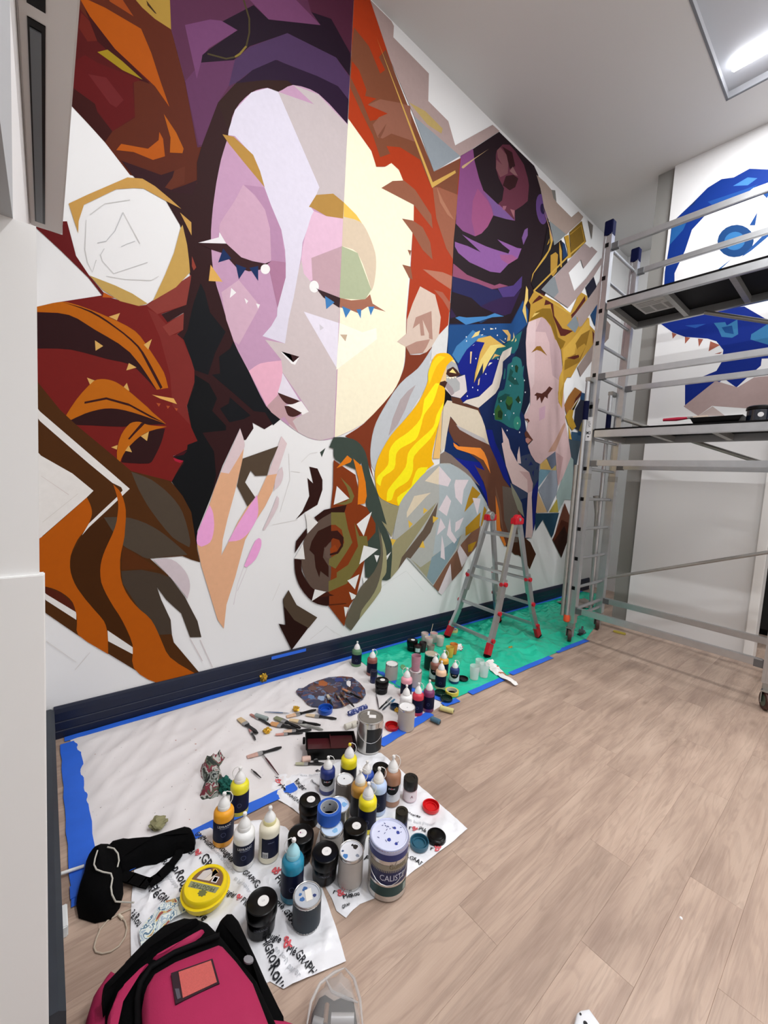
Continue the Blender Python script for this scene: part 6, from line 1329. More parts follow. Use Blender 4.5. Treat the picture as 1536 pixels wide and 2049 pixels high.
for z0, z1, colr, a0, a1 in ((0.80, 0.93, '24306e', -1.75, 1.6), (0.58, 0.72, '8d8676', -1.0, 1.5), (0.34, 0.62, '151d4c', -0.95, 1.5), (0.11, 0.29, '123a3c', -0.95, 1.25)):
    G().lathe([(R+0.0006, h*z0), (R+0.0006, h*z1)], 28, a0=a+a0, a1=a+a1).build('label', mat('band_'+colr, colr, 0.4), b, smooth=True)
# badge with stepped outline
g = G(); pts = [(-0.036, 0.60), (-0.036, 0.66), (-0.022, 0.72), (-0.006, 0.725), (0.0, 0.80), (0.045, 0.81), (0.055, 0.79), (0.055, 0.60)]
g.add([((R+0.001)*math.cos(a+0.45+x/R), (R+0.001)*math.sin(a+0.45+x/R), h*z) for x, z in pts], [tuple(range(len(pts)))]); g.build('label_badge', mat('stone_badge', 'a49d90', 0.5), b)
g = G(); wrap_text(g, 'Guittet', 0.024, R+0.0016, h*0.69, a+0.55); g.build('label_print', mat('dark_gold_print', '6a5a3c', 0.5), b)
g = G(); wrap_text(g, 'CALISTE', 0.032, R+0.0012, h*0.47, a+0.30, 0.85); g.build('label_print', mat('silver_print', 'c9cbdc', 0.5), b)
g = G(); wrap_text(g, '02', 0.014, R+0.0012, h*0.245, a-0.75); wrap_text(g, '2L', 0.012, R+0.0012, h*0.165, a-0.75); g.build('label_print', mat('teal_print', '3f7a78', 0.5), b)
G().lathe([(R+0.001, h*0.13), (R+0.001, h*0.26)], 8, a0=a+0.95, a1=a+1.2).build('label_panel', mat('grey_green_panel', '8a9a94', 0.5), b, smooth=True)
wire_handle(e, r, h, h*0.84, h*0.50, a-math.pi/2)
# ------------------------------------------------------------------ tape rolls
def roll(px, py, z, h, R1, R0, col, label, core='b9b3aa', zb=None):
    c = atz(px, py, z+h); c.z = z
    e = empty('tape_roll', c, label, 'tape roll')
    G().lathe([(R0, 0.0005), (R1-0.001, 0), (R1, 0.001), (R1, h-0.001), (R1-0.001, h), (R0, h-0.0005), (R0, 0.0005)], 44).build('tape_winding', mat('tape_'+col, col, 0.55), e, smooth=True)
    g = G().shell([(R0+0.0001, 0), (R0+0.0001, h), (R0-0.0025, h), (R0-0.0025, 0), (R0+0.0001, 0)], 36); g.build('core', mat('core_'+core, core, 0.6), e, smooth=True)
    return e
tb = roll(659, 1614, 0.125, 0.050, 0.050, 0.0375, '1f56b4', 'fat blue masking tape roll lying on a silver tin', 'b5b8bc')
rs = random.Random(3)
for i in range(7):
    t = i*0.8; zz = 0.012+0.022*((i*37 % 10)/10)
    G().lathe([(0.0348, zz), (0.0348, zz+0.006)], 3, a0=t, a1=t+0.16+0.1*(i % 2)).build('core_print', M_INK, tb)
roll(904, 1381, 0.011, 0.026, 0.050, 0.040, 'd3c64a', 'pale yellow tape roll on the green sheet beside two dark lids', 'd8d6c0')
roll(906, 1259, 0.011, 0.024, 0.052, 0.040, 'd2c27c', 'cream tape roll against the skirting behind the ladder foot', 'e3dfd0')
# ------------------------------------------------------------------ loose lids
def lid(px, py, r, h, col, label, z=0.005, inner=None, group='loose lids'):
    c = atz(px, py, z+h); c.z = z
    e = empty('jar_lid', c, label, 'lid', group)
    FOOT.append((c.x, c.y, r))
    G().lathe([(0, 0), (r*0.95, 0), (r, 0.003), (r, h-0.001), (r*0.97, h), (r*0.91, h-0.001), (r*0.90, 0.004), (0, 0.004)], 32).build('shell', mat('lid_'+col, col, 0.3), e, smooth=True)
    G().lathe([(r*0.60, 0.0038), (r*0.62, h*0.55), (r*0.68, h*0.55), (r*0.70, 0.0038)], 28).build('inner_ring', mat('lidin_'+(inner or col), inner or col, 0.4), e, smooth=True)
    return e
lid(862, 1610, 0.040, 0.018, 'd3141c', 'scarlet plastic lid lying upturned on the bag')
lid(839, 1682, 0.040, 0.020, '2a5f76', 'teal plastic lid lying upturned beside the big can')
c = atz(873, 1672, 0.02); c.z = 0.005
e = empty('jar_lid', c, 'glossy black domed lid on the bag right of the teal one', 'lid', 'loose lids')
G().lathe([(0.040, 0), (0.0415, 0.004), (0.0405, 0.017), (0.034, 0.022), (0.0, 0.022)], 32).build('shell', M_BLK, e, smooth=True)
G().lathe([(0.033, 0.0215), (0.0325, 0.0235), (0.030, 0.0235), (0.0295, 0.0215)], 28).build('ridge', M_BLK, e, smooth=True)
lid(784, 1450, 0.043, 0.020, 'c8141c', 'scarlet plastic lid between the grey can and the front silver tin', inner='a00c12')
lid(926, 1356, 0.042, 0.012, '0c0d0e', 'flat black lid on the green sheet next to the small navy bottle', z=0.011)
lid(881, 1384, 0.042, 0.018, '0d2f22', 'very dark green lid left of the yellow tape roll', z=0.011)
lid(893, 1395, 0.043, 0.018, '0b2a1e', 'very dark green lid below the yellow tape roll', z=0.011)
lid(651, 1415, 0.047, 0.032, '1f55b8', 'royal blue lid lying beside the paint palette')
lid(790, 1411, 0.032, 0.022, '1d3550', 'blue-grey lid behind the front silver tin')
# lid of green and gold propped on the pink bottle's shoulder
c = atz(806, 1336, 0.19); d = atz(805, 1335, 0.185)
lg = tagit(G().lathe([(0, 0), (0.020, 0), (0.022, 0.008), (0.018, 0.010), (0, 0.008)], 20, Matrix.Rotation(0.5, 4, 'X')).build('bottle_cap', mat('green_gold_cap', '4f8a58', 0.4), smooth=True, loc=c), 'small green and gold cap hanging at the pink bottle', 'cap')
# ------------------------------------------------------------------ foam rollers
def foam(p, q, r, m, label, core=None, z=0.004, name='foam_roller'):
    A = atz(*p, z+r); B = atz(*q, z+r)
    c = (A+B)/2; e = empty(name, (c.x, c.y, z), label, 'paint roller')
    a_, b_ = A-e.location, B-e.location; d = (b_-a_).normalized()
    G().tube([a_, a_+d*0.003, b_-d*0.003, b_], [r*0.8, r, r, r*0.8], 18).build('sleeve', m, e, smooth=True)
    G().tube([b_-d*0.002, b_+d*0.004], r*0.45, 12).build('core', mat('core_'+(core or '55504c'), core or '55504c', 0.6), e, smooth=True)
    return e
foam((880, 1416), (907, 1423), 0.017, mat('pale_yellow_foam', 'd8cf8e', 0.9, bump=0.3, bscale=300), 'pale yellow foam roller sleeve lying over the sheet edge')
foam((862, 1437), (880, 1445), 0.016, mat('slate_foam', '4f7186', 0.9, bump=0.3, bscale=300), 'slate blue foam roller stub on the wooden floor')
foam((697, 1429), (733, 1414), 0.0175, splotch('navy_flecked_foam', ['2a3568', '3d4a86', 'c4c6d4'], 60, 0.9), 'navy flecked roller sleeve between the palette and the grey can')
foam((690, 1455), (712, 1447), 0.018, mat('cream_foam', 'd6d2c6', 0.9, bump=0.3, bscale=300), 'cream foam roller touching the grey can, left one')
foam((703, 1453), (716, 1447), 0.018, mat('cream_foam2', 'cfcabd', 0.9, bump=0.3, bscale=300), 'cream foam roller touching the grey can, right one')
foam((511, 1431), (535, 1439), 0.014, mat('grey_teal_sleeve', '93a09e', 0.6), 'grey-green cylindrical brush sleeve among the brushes')
foam((604, 1520), (621, 1517), 0.016, mat('pink_foam', 'e0bfb2', 0.9, bump=0.3, bscale=300), 'pinkish foam stub below the paint tray', core='2a1a1a')
# ------------------------------------------------------------------ palette
pal = [(625, 270), (650, 245), (700, 240), (760, 200), (830, 170), (960, 130), (1100, 120), (1200, 130), (1280, 190), (1330, 250), (1340, 300), (1310, 350), (1250, 385), (1180, 390), (1110, 425), (1050, 440), (960, 440), (860, 430), (790, 425), (740, 400), (690, 340), (640, 300)]
pw = [atz(470+x*0.1953, 1330+y*0.1953, 0.012) for x, y in pal]; n = len(pw)
M_PAL = splotch('smeared_palette_paint', ['14224a', '3a3c52', '1e3058', '5a3a2e', '6a7c9c', '241a28', '804420', '3c5078', '3a2420'], 10, 0.4, 7, False)
FOOT += [(p.x, p.y, 0.03) for p in pw]+[(sum(p.x for p in pw)/n, sum(p.y for p in pw)/n, 0.13)]
pe = empty('palette', (sum((p.x for p in pw))/n, sum((p.y for p in pw))/n, 0.006), 'paint-smeared blob-shaped palette of blues and browns lying on the cloth', 'palette')
o = pe.location
G().add([(p.x-o.x, p.y-o.y, 0.008) for p in pw]+[(p.x-o.x, p.y-o.y, 0.0) for p in pw], [tuple(range(n)), tuple(range(n, 2*n))[::-1]]+[(i, n+i, n+(i+1) % n, (i+1) % n) for i in range(n)]).build('board', M_PAL, pe)
rs = random.Random(11)
for (u, v, rr, cc) in ((900, 190, 40, 'a85a22'), (1070, 150, 34, '24367a'), (1150, 200, 45, '303a58'), (960, 250, 50, '5a3a34'), (850, 300, 40, '3c2c3c'), (880, 340, 34, '8fa6c6'), (780, 330, 30, '5a7aa6'), (1250, 250, 40, '2c3c60'), (800, 240, 36, '6a4a40')):
    pts = []
    for i in range(12):
        t = i*math.pi/6; kk = rr*(0.7+0.6*rs.random()); q = atz(470+(u+kk*1.3*math.cos(t))*0.1953, 1330+(v+kk*0.7*math.sin(t))*0.1953, 0.015); pts.append((q.x-o.x, q.y-o.y, 0.0088))
    G().add(pts+[(p[0], p[1], 0.008) for p in pts], [tuple(range(12))]+[(i, 12+i, 12+(i+1) % 12, (i+1) % 12) for i in range(12)]).build('paint_smear', pmat(cc), pe)
# ------------------------------------------------------------------ paint tray
tc_ = [atz(609, 1467, 0.07), atz(709, 1463, 0.07), atz(714, 1499, 0.07), atz(613, 1501, 0.07)]
o = sum(tc_, Vector())/4; o.z = 0.005
FOOT += [(o.x+d, o.y, 0.1) for d in (-0.12, -0.04, 0.04, 0.12)]
te = empty('paint_tray', o, 'black plastic paint tray with maroon paint, standing on the cloth', 'paint tray')
ux = (tc_[1]-tc_[0]+tc_[2]-tc_[3])/2; uy = (tc_[0]-tc_[3]+tc_[1]-tc_[2])/2
Mx = Matrix(((ux.x/2, uy.x/2, 0, 0), (ux.y/2, uy.y/2, 0, 0), (0, 0, 1, 0), (0, 0, 0, 1)))
t_ = 0.07
def ring(s, z): return [(-s, -s, z), (s, -s, z), (s, s, z), (-s, s, z)]
rg = ring(0.86, 0)+ring(0.95, t_)+ring(1.0, t_)+ring(1.0, t_-0.008)+ring(0.96, t_-0.008)
vs = ring(0.86, 0)+ring(0.97, t_-0.004)+ring(1.0, t_-0.004)+ring(1.0, t_)+ring(0.95, t_)+ring(0.84, 0.006)
fs = [(3, 2, 1, 0)]+[(k*4+i, k*4+(i+1) % 4, k*4+4+(i+1) % 4, k*4+4+i) for k in range(5) for i in range(4)]+[(20, 21, 22, 23)]
G().add(vs, fs, Mx).build('tray_body', M_BLK, te, bevel=0.002)
G().add([(-0.90, -0.80, 0.052), (-0.02, -0.80, 0.052), (-0.02, 0.86, 0.036), (-0.90, 0.86, 0.036)], [(0, 1, 2, 3)], Mx).build('paint_pool', pmat('45131a'), te)
G().add([(0.02, -0.80, 0.05), (0.90, -0.80, 0.05), (0.90, 0.86, 0.05), (0.02, 0.86, 0.05)], [(0, 1, 2, 3)], Mx).build('paint_pool', pmat('3c1018'), te)
G().box(-0.015, 0.015, -0.9, 0.9, 0.02, 0.058, Mx).build('divider', pmat('3c1018'), te)
G().box(-1.10, -1.0, 0.2, 0.62, 0.035, 0.062, Mx).build('hook', M_BLK, te, bevel=0.003)
# ------------------------------------------------------------------ brushes
def brush(p, q, label, br='c9a890', hd='101012', w=0.022, fr=(0.30, 0.44), thin=False, z=0.008, name='paint_brush', fer='a8a8a8'):
    """p = bristle end, q = handle end (pixels on the cloth)"""
    A = atz(*p, z); B = atz(*q, z+0.002)
    c = (A+B)/2; e = empty(name, (c.x, c.y, z-0.004), label, 'paint brush', 'paint brushes')
    FOOT.extend((A.lerp(B, t).x, A.lerp(B, t).y, 0.012) for t in (0.1, 0.35, 0.6, 0.85))
    a_, b_ = A-Vector(e.location), B-Vector(e.location); d = (b_-a_); L_ = d.length; u = d.normalized()
    a_.z = max(a_.z, 0.007); b_.z = max(b_.z, 0.008)
    if thin:
        G().tube([a_, a_+u*L_*0.12], [0.0008, 0.003], 8).build('bristles', mat('br_'+br, br, 0.9), e, smooth=True)
        G().tube([a_+u*L_*0.12, a_+u*L_*0.26], [0.003, 0.0034], 8).build('ferrule', mat('fer_'+fer, fer, 0.35, 0.7), e, smooth=True)
        G().tube([a_+u*L_*0.26, a_+u*L_*0.45, b_], [0.0034, 0.0046, 0.002], 10).build('handle', mat('hd_'+hd, hd, 0.4), e, smooth=True)
    else:
        f0, f1 = fr; s = u.cross(Vector((0, 0, 1))).normalized()
        def flat(t0, t1, w0, w1, h0, h1, nm, m):
            P, Q = a_+u*L_*t0, a_+u*L_*t1; up = Vector((0, 0, 1)); vs = []
            for X, ww, hh in ((P, w0, h0), (P.lerp(Q, 0.5), (w0+w1)/2, (h0+h1)/2), (Q, w1, h1)):
                for i in range(10):
                    t = 2*math.pi*i/10; vs.append(X+s*(ww/2*math.copysign(abs(math.cos(t))**0.6, math.cos(t)))+up*(hh/2*math.copysign(abs(math.sin(t))**0.6, math.sin(t))))
            G().add(vs, [(j*10+i, j*10+(i+1) % 10, (j+1)*10+(i+1) % 10, (j+1)*10+i) for j in range(2) for i in range(10)]+[tuple(range(10))[::-1], tuple(range(20, 30))]).build(nm, m, e, smooth=True)
        flat(0.0, f0, w*0.85, w, 0.006, 0.011, 'bristles', mat('br_'+br, br, 0.95, bump=0.5, bscale=500, vary=0.2, vscale=60))
        flat(f0, f1, w, w*0.9, 0.0115, 0.0115, 'ferrule', mat('fer_'+fer, fer, 0.35, 0.7))
        flat(f1, f1+0.10, w*0.85, w*0.42, 0.011, 0.010, 'handle_neck', mat('hd_'+hd, hd, 0.35))
        flat(f1+0.10, 0.86, w*0.42, w*0.62, 0.010, 0.013, 'handle', mat('hd_'+hd, hd, 0.35))
        flat(0.86, 1.0, w*0.62, w*0.3, 0.013, 0.008, 'handle_end', mat('hd_'+hd, hd, 0.35))
    return e
brush((478, 1438), (515, 1468), 'wide flat brush with tan bristles and black handle, leftmost of the brushes', 'd2b890', w=0.038, z=0.012)
brush((501, 1430), (541, 1452), 'brush with dusty pink tip and slim black handle next to the grey sleeve', 'b48076', w=0.018)
brush((499, 1460), (511, 1481), 'rose-tipped brush lying under the wide flat one', 'c48c8a', w=0.016, hd='2c2c30')
brush((579, 1428), (529, 1425), 'thin slate-grey artist brush at the back of the pile', '8e97a8', hd='66748c', thin=True)
brush((573, 1435), (632, 1421), 'flat brush with peach bristles and long black handle angled up', 'dcb696', w=0.032)
brush((612, 1431), (673, 1439), 'flat brush with beige bristles beside the royal blue lid', 'd6c0a0', w=0.028)
brush((550, 1436), (601, 1458), 'brush with olive-green crusted bristles and black handle', '7f8468', w=0.036, z=0.014)
brush((541, 1448), (593, 1459), 'brush with orange-tan bristles and thick black handle', 'd09a68', w=0.040, z=0.010)
brush((579, 1441), (641, 1452), 'brush with straw bristles, its handle near the tray corner', 'dcc39a', w=0.030, z=0.016)
brush((567, 1465), (623, 1461), 'brush with pale pink bristles ending at the paint tray', 'd3b8a4', w=0.030)
brush((551, 1471), (606, 1467), 'small brush with salmon tip, front of the pile by the tray', 'd39a8e', w=0.018)
brush((600, 1450), (646, 1461), 'grey-bladed spatula brush under the pile', 'a5a5a0', hd='8d8d88', w=0.02, z=0.009)
brush((494, 1516), (563, 1496), 'flat brush with mauve bristles lying alone left of the tray', 'c9a296', w=0.030)
brush((523, 1507), (557, 1551), 'long thin brush with dark maroon handle pointing at the bag', '2a2022', hd='4a2028', thin=True)
brush((591, 1529), (648, 1529), 'brush with sage-green bristles half under the bag edge', 'b2b196', w=0.020)
brush((634, 1528), (627, 1512), 'short black handle poking from under the tray', '1a1a1c', w=0.024)
brush((502, 1540), (522, 1557), 'thin black brush on an orange smear left of the yellow bottle', '201c1c', hd='201c1c', thin=True)
brush((655, 1391), (666, 1416), 'stubby black-handled brush on the palette, left one', 'c9bda6', w=0.022, z=0.022)
brush((671, 1387), (690, 1414), 'wooden-handled brush on the middle of the palette', '6a5448', hd='b08a6e', w=0.014, z=0.022)
brush((681, 1386), (708, 1415), 'round black brush with metal ferrule on the palette', '5a4438', w=0.018, z=0.024)
brush((685, 1379), (723, 1399), 'copper-bristled brush with black handle at the right of the palette', 'c98a64', w=0.020, z=0.022)
brush((752, 1388), (758, 1419), 'thin dark brush standing out between black jar and silver tin', '3a3438', hd='4a4044', thin=True)
brush((783, 1396), (759, 1419), 'grey-bristled brush in the bunch behind the front silver tin', '6b747c', w=0.014)
brush((789, 1400), (765, 1421), 'blue-tipped brush in the bunch behind the front silver tin', '3a7296', w=0.014, hd='26323e')
# ------------------------------------------------------------------ crumpled bits
def crumple(px, py, r, m, label, cat, name, h=0.6, seed=0, z=0.004, sx=1.0, sy=1.0, rot=0.0, sub=3, amp=0.55):
    c = atz(px, py, z+r*h*0.4); c.z = z
    bm = bmesh.new(); bmesh.ops.create_icosphere(bm, subdivisions=sub, radius=1.0)
    for v in bm.verts:
        q = v.co*1.9+Vector((seed*3.1, seed, 0)); k = 1+amp*noise.noise(q)+amp*0.6*noise.noise(q*2.3)
        w = abs(noise.noise(q*1.3+Vector((5, 2, 9)))); k -= 0.35*max(0, 0.25-w)*4*amp
        v.co = Vector((v.co.x*k*r*sx, v.co.y*k*r*sy, max(0.0, (v.co.z*k*0.5+0.5)*r*h*2 if v.co.z > -0.6 else 0)))
    me = bpy.data.meshes.new(name); bm.to_mesh(me); bm.free(); me.materials.append(m)
    for p in me.polygons: p.use_smooth = True
    me.set_sharp_from_angle(angle=0.5)
    o = bpy.data.objects.new(name, me); COL.objects.link(o); o.location = c; o.rotation_euler.z = rot
    return tagit(o, label, cat)
M_FOIL = mat('gold_foil', 'd3a83a', 0.3, 0.6)
crumple(526, 1360, 0.026, M_FOIL, 'crumpled gold foil scrap on the tape by the skirting', 'foil', 'foil_scrap', 1.2, 1)
crumple(592, 1421, 0.020, M_FOIL, 'crumpled gold foil scrap behind the brush pile', 'foil', 'foil_scrap', 0.8, 2)
crumple(534, 1466, 0.022, M_FOIL, 'crumpled gold foil scrap left of the pale pink brush', 'foil', 'foil_scrap', 0.8, 3)
crumple(794, 1423, 0.017, M_FOIL, 'crumpled yellow scrap at the foot of the front silver tin', 'foil', 'foil_scrap', 0.8, 4)
crumple(1023, 1298, 0.03, M_FOIL, 'yellow scrap lying on the green sheet right of the ladder', 'foil', 'foil_scrap', 0.35, 5, z=0.012)
crumple(316, 1652, 0.034, mat('olive_rag', '8d8a66', 0.9), 'small crumpled olive scrap on the white cloth', 'rag', 'rag', 0.5, 6)
M_RAG = splotch('paint_stained_rag', ['1d2224', '8d918c', '3a4038', 'b5b6b0', '7a2f3c', '55604e', '2a302c'], 13, 0.9, 4)
rp0 = P2((399, 1548), (404, 1532), (424, 1524), (440, 1517), (453, 1519), (450, 1531), (441, 1540), (444, 1556), (447, 1572), (440, 1584), (436, 1597), (420, 1606), (403, 1607), (397, 1598), (404, 1582), (410, 1566), (402, 1558))
tagit(sheet('rag', rp0, 0.008, lambda x, y: 0.008+min(1, edge_d(x, y, rp0)/0.03)*(0.02+0.035*ridges(x, y, 16, 3, 1.0, 3)+0.02*ridges(x, y, 26, 8, 1.5, 2)+0.02*nz(x, y, 18, 5)), M_RAG, smooth=True), 'crumpled grey rag stained with black, red and green paint', 'rag')
crumple(453, 1577, 0.050, mat('dark_teal_rag', '0f5a50', 0.85), 'dark teal rag scrap beside the lemon yellow bottle', 'rag', 'rag', 0.5, 8, sx=0.6, sy=1.0, sub=4, amp=0.5)
crumple(1008, 1216, 0.02, M_WHT, 'small white scrap under the ladder', 'scrap', 'paper_scrap', 0.4, 9, z=0.012)
crumple(914, 1297, 0.045, splotch('white_red_wrap', ['e9e6e4', 'e9e6e4', 'efece8', '7a2a20'], 20, 0.6), 'white torn wrapper behind the ochre cup', 'wrapper', 'wrapper', 0.4, 12, z=0.012, sub=4, amp=0.8)
# white stained rag trailing off the green sheet
rg = [(966, 1328), (985, 1324), (997, 1338), (1006, 1348), (1014, 1355), (1024, 1364), (1036, 1374), (1030, 1375), (1012, 1366), (996, 1357), (980, 1345)]
rp = P2(*rg)
tagit(sheet('rag', rp, 0.02, lambda x, y: 0.014+0.018*min(1, edge_d(x, y, rp)/0.05)+0.014*ridges(x, y, 14, 4, 2.3, 3), splotch('white_rust_rag', ['efedea', 'f3f1ee', 'e6e2de', 'a8623c'], 9, 0.9, 3)), 'white paint-stained rag trailing off the green sheet onto the planks', 'rag')
# torn grey cloth under the scaffold
rg2 = [(1112, 1212), (1140, 1209), (1165, 1205), (1190, 1215), (1180, 1224), (1160, 1221), (1150, 1225), (1130, 1218)]
rp2 = P2(*rg2)
tagit(sheet('cloth', rp2, 0.03, lambda x, y: 0.03+0.05*min(1, edge_d(x, y, rp2)/0.08)+0.03*ridges(x, y, 9, 6, 0.3, 2), mat('grey_taupe_cloth', '7d746c', 0.85, vary=0.3, vscale=12)), 'torn grey-brown cloth lying on the green sheet under the scaffold', 'cloth')
# clamp on the floor by the scaffold wheel
c = atz(1163, 1271); ce = empty('metal_clamp', (c.x, c.y, 0.012), 'small dark metal clamp lying beside the scaffold wheel', 'clamp')
G().box(-0.07, 0.07, -0.02, 0.02, 0, 0.014).build('jaw', mat('gunmetal', '3a3d44', 0.4, 0.6), ce, bevel=0.004)
G().box(-0.02, 0.02, -0.03, 0.03, 0.014, 0.05).build('block', mat('gunmetal2', '777b82', 0.4, 0.6), ce, bevel=0.006)
G().tube([(0, 0, 0.04), (0.03, 0.01, 0.075)], 0.01, 10).build('screw', mat('gunmetal', '3a3d44', 0.4, 0.6), ce, smooth=True)
c = atz(1238, 1268); tagit(G().bar((c.x, c.y+0.06, 0.012), (c.x+0.02, c.y-0.06, 0.012), 0.03, 0.022).build('yellow_block', mat('dull_yellow', 'b9a84a', 0.6), bevel=0.005), 'small yellow block on the planks under the scaffold beam', 'block')
c = atz(1362, 1837); tagit(G().lathe([(0, 0), (0.006, 0), (0.004, 0.003), (0, 0.003)], 8, Matrix.Translation((c.x, c.y, 0))).build('paint_drop', M_WHT), 'white paint fleck on the open plank floor', 'paint drop')
# things on the lower deck
zt = 2.1545
c = atx(1436, 845, XF+0.10)
te = empty('paint_tray', (XF+0.10, c.y, zt), 'black paint tray on the lower scaffold platform', 'paint tray')
vs = []
for s, zz in ((0.84, 0), (1.0, 0.05), (0.94, 0.05), (0.8, 0.008)): vs += [(-0.11*s, -0.17*s, zz), (0.11*s, -0.17*s, zz), (0.11*s, 0.17*s, zz), (-0.11*s, 0.17*s, zz)]
G().add(vs, [(3, 2, 1, 0)]+[(k*4+i, k*4+(i+1) % 4, k*4+4+(i+1) % 4, k*4+4+i) for k in range(3) for i in range(4)]+[(12, 13, 14, 15)]).build('tray_body', M_BLK, te)
G().box(-0.06, 0.06, -0.12, 0.15, 0.03, 0.045).build('paint_pool', pmat('2a2024'), te)
be = empty('paint_brush', (XF+0.06, c.y+0.26, zt+0.045), 'red-handled brush resting across the tray on the scaffold platform', 'paint brush', 'paint brushes')
G().tube([(0, 0.12, 0.012), (0, 0.02, 0.012), (0, -0.06, 0.016)], [0.012, 0.016, 0.010], 12).build('handle', mat('raspberry_handle', 'b01c3c', 0.4), be, smooth=True)
G().box(-0.025, 0.025, -0.10, -0.06, 0.010, 0.024).build('ferrule', M_ALU2, be, bevel=0.002)
G().box(-0.026, 0.026, -0.20, -0.10, 0.008, 0.026).build('bristles', mat('br_d8c8b8', 'd8c8b8', 0.9), be, bevel=0.004)
c = atx(1517, 843, XF+0.08); je = empty('paint_jar', (XF+0.08, c.y, zt), 'dark jar with round white sticker on the lower scaffold platform', 'paint jar')
G().lathe([(0.071, 0), (0.076, 0.004), (0.076, 0.085), (0.071, 0.09)], 30).build('body', mat('jar_101828', '101828', 0.2, coat=0.4), je, smooth=True)
G().lathe([(0.080, 0.086), (0.083, 0.09), (0.081, 0.11), (0.07, 0.118), (0, 0.118)], 30).build('lid', M_BLK, je, smooth=True)
an = math.pi+0.25; G().lathe([(0, 0), (0.018, 0), (0.018, 0.001), (0, 0.001)], 16, Matrix.Translation((0.0765*math.cos(an), 0.0765*math.sin(an), 0.045)) @ Matrix.Rotation(an, 4, 'Z') @ Matrix.Rotation(math.pi/2, 4, 'Y')).build('sticker', mat('sticker_white', 'dcdcde', 0.5), je)
# ================================================================== PRINTED PLASTIC BAGS
M_BAG = mat('white_plastic_bag', 'f0f1f5', 0.3, bump=0.35, bscale=30, bdist=0.006)
def flat_k(x, y):
    k = 1.0
    for fx, fy, fr in FOOT:
        d = math.hypot(x-fx, y-fy)-fr
        if d < 0.05: k = min(k, max(0.0, d/0.05))
    return k
FOOT += [(*atz(x, y)[:2], r_) for x, y, r_ in ((412, 1785, 0.09), (350, 1990, 0.15), (450, 1990, 0.12), (200, 1780, 0.08), (300, 1710, 0.06), (360, 1690, 0.04), (425, 1570, 0.05), (453, 1580, 0.03), (316, 1652, 0.03))]
def bag(name, px, label, hfun, lines, z0):
    poly = P2(*px)
    def hf(x, y):
        e = min(1, edge_d(x, y, poly)/0.03); return z0+flat_k(x, y)*(0.25+0.75*e)*hfun(x, y)
    o = sheet(name, poly, 0.0135, hf, M_BAG)
    tagit(o, label, 'plastic bag', 'printed plastic bags')
    for words, (p, q), size, m in lines:
        A = atz(*p); B = atz(*q); d = (B-A); L_ = d.length; u = d/L_; w = Vector((-u.y, u.x, 0))
        # from the doorway the letters' upright is away from the viewer
        if w.dot(A-EYE) < 0: w = -w
        v, f = text_geo(words, 0.018 if m is not M_BG else 0.0)
        x0 = min(t[0] for t in v); x1 = max(t[0] for t in v); k = L_/(x1-x0); vs = []
        flip = u.cross(w).z < 0
        for x, y, _ in v:
            s = A+u*((x-x0)*k)+w*(y*min(size*1.1, k*1.25)); vs.append((s.x, s.y, hf(s.x, s.y)+0.0035))
        keep = [t for t in f if all(inside(vs[i][0], vs[i][1], poly) for i in t)]
        if keep: G().add(vs, keep).build('bag_print', m, o)
    return o
M_BK = mat('bag_black_print', '1b1d24', 0.5); M_BR = mat('bag_red_print', 'd65a62', 0.5); M_BG = mat('bag_grey_print', 'c3c6cc', 0.5)
wr = lambda s, amp: (lambda x, y: amp*(0.5*ridges(x, y, 14, s, 0.8, 3)+0.4*ridges(x, y, 22, s+4, -0.3, 2.5)+0.35*(nz(x, y, 16, s)+0.5)))
bag('plastic_bag', [(560, 1545), (640, 1528), (690, 1505), (714, 1502), (762, 1507), (800, 1540), (850, 1583), (900, 1628), (935, 1659), (900, 1690), (860, 1720), (812, 1756), (780, 1775), (752, 1797), (720, 1810), (706, 1822), (692, 1838), (673, 1824), (664, 1800), (640, 1755), (628, 1700), (640, 1660), (612, 1640), (575, 1612), (545, 1597), (536, 1566)],
    'white plastic bag with printed lettering spread under the crowded bottles on the right', wr(2.0, 0.022), [
    ('er', ((546, 1552), (556, 1562)), 0.030, M_BK), ('&', ((551, 1566), (566, 1569)), 0.034, M_BR), ('Plé', ((558, 1574), (574, 1585)), 0.026, M_BK),
    ('Rougier', ((592, 1566), (611, 1586)), 0.030, M_BK), ('GRAPHIGRO', ((571, 1590), (600, 1612)), 0.02, M_BK), ('GRAPHIGRO', ((621, 1569), (642, 1578)), 0.022, M_BK), ('gr', ((633, 1541), (642, 1546)), 0.022, M_BK),
    ('en bon', ((600, 1556), (640, 1552)), 0.02, M_BG), ('Rougier', ((806, 1630), (842, 1638)), 0.018, M_BK), ('&', ((824, 1664), (836, 1660)), 0.03, M_BR), ('r', ((818, 1659), (824, 1660)), 0.02, M_BK), ('Plé', ((838, 1663), (852, 1668)), 0.022, M_BK),
    ('&', ((868, 1703), (884, 1698)), 0.036, M_BR), ('r', ((861, 1700), (867, 1702)), 0.02, M_BK), ('.GRAPH', ((817, 1720), (852, 1736)), 0.036, M_BK),
    ('r', ((667, 1787), (673, 1789)), 0.022, M_BK), ('&', ((674, 1793), (689, 1786)), 0.036, M_BR), ('Plé', ((686, 1798), (702, 1793)), 0.024, M_BK), ('Rou', ((702, 1796), (718, 1790)), 0.024, M_BK), ('GRAP', ((684, 1822), (700, 1815)), 0.022, M_BK),
    ('P', ((730, 1719), (738, 1724)), 0.03, M_BK), ('en bon papier', ((815, 1645), (870, 1655)), 0.02, M_BG)], 0.0012)
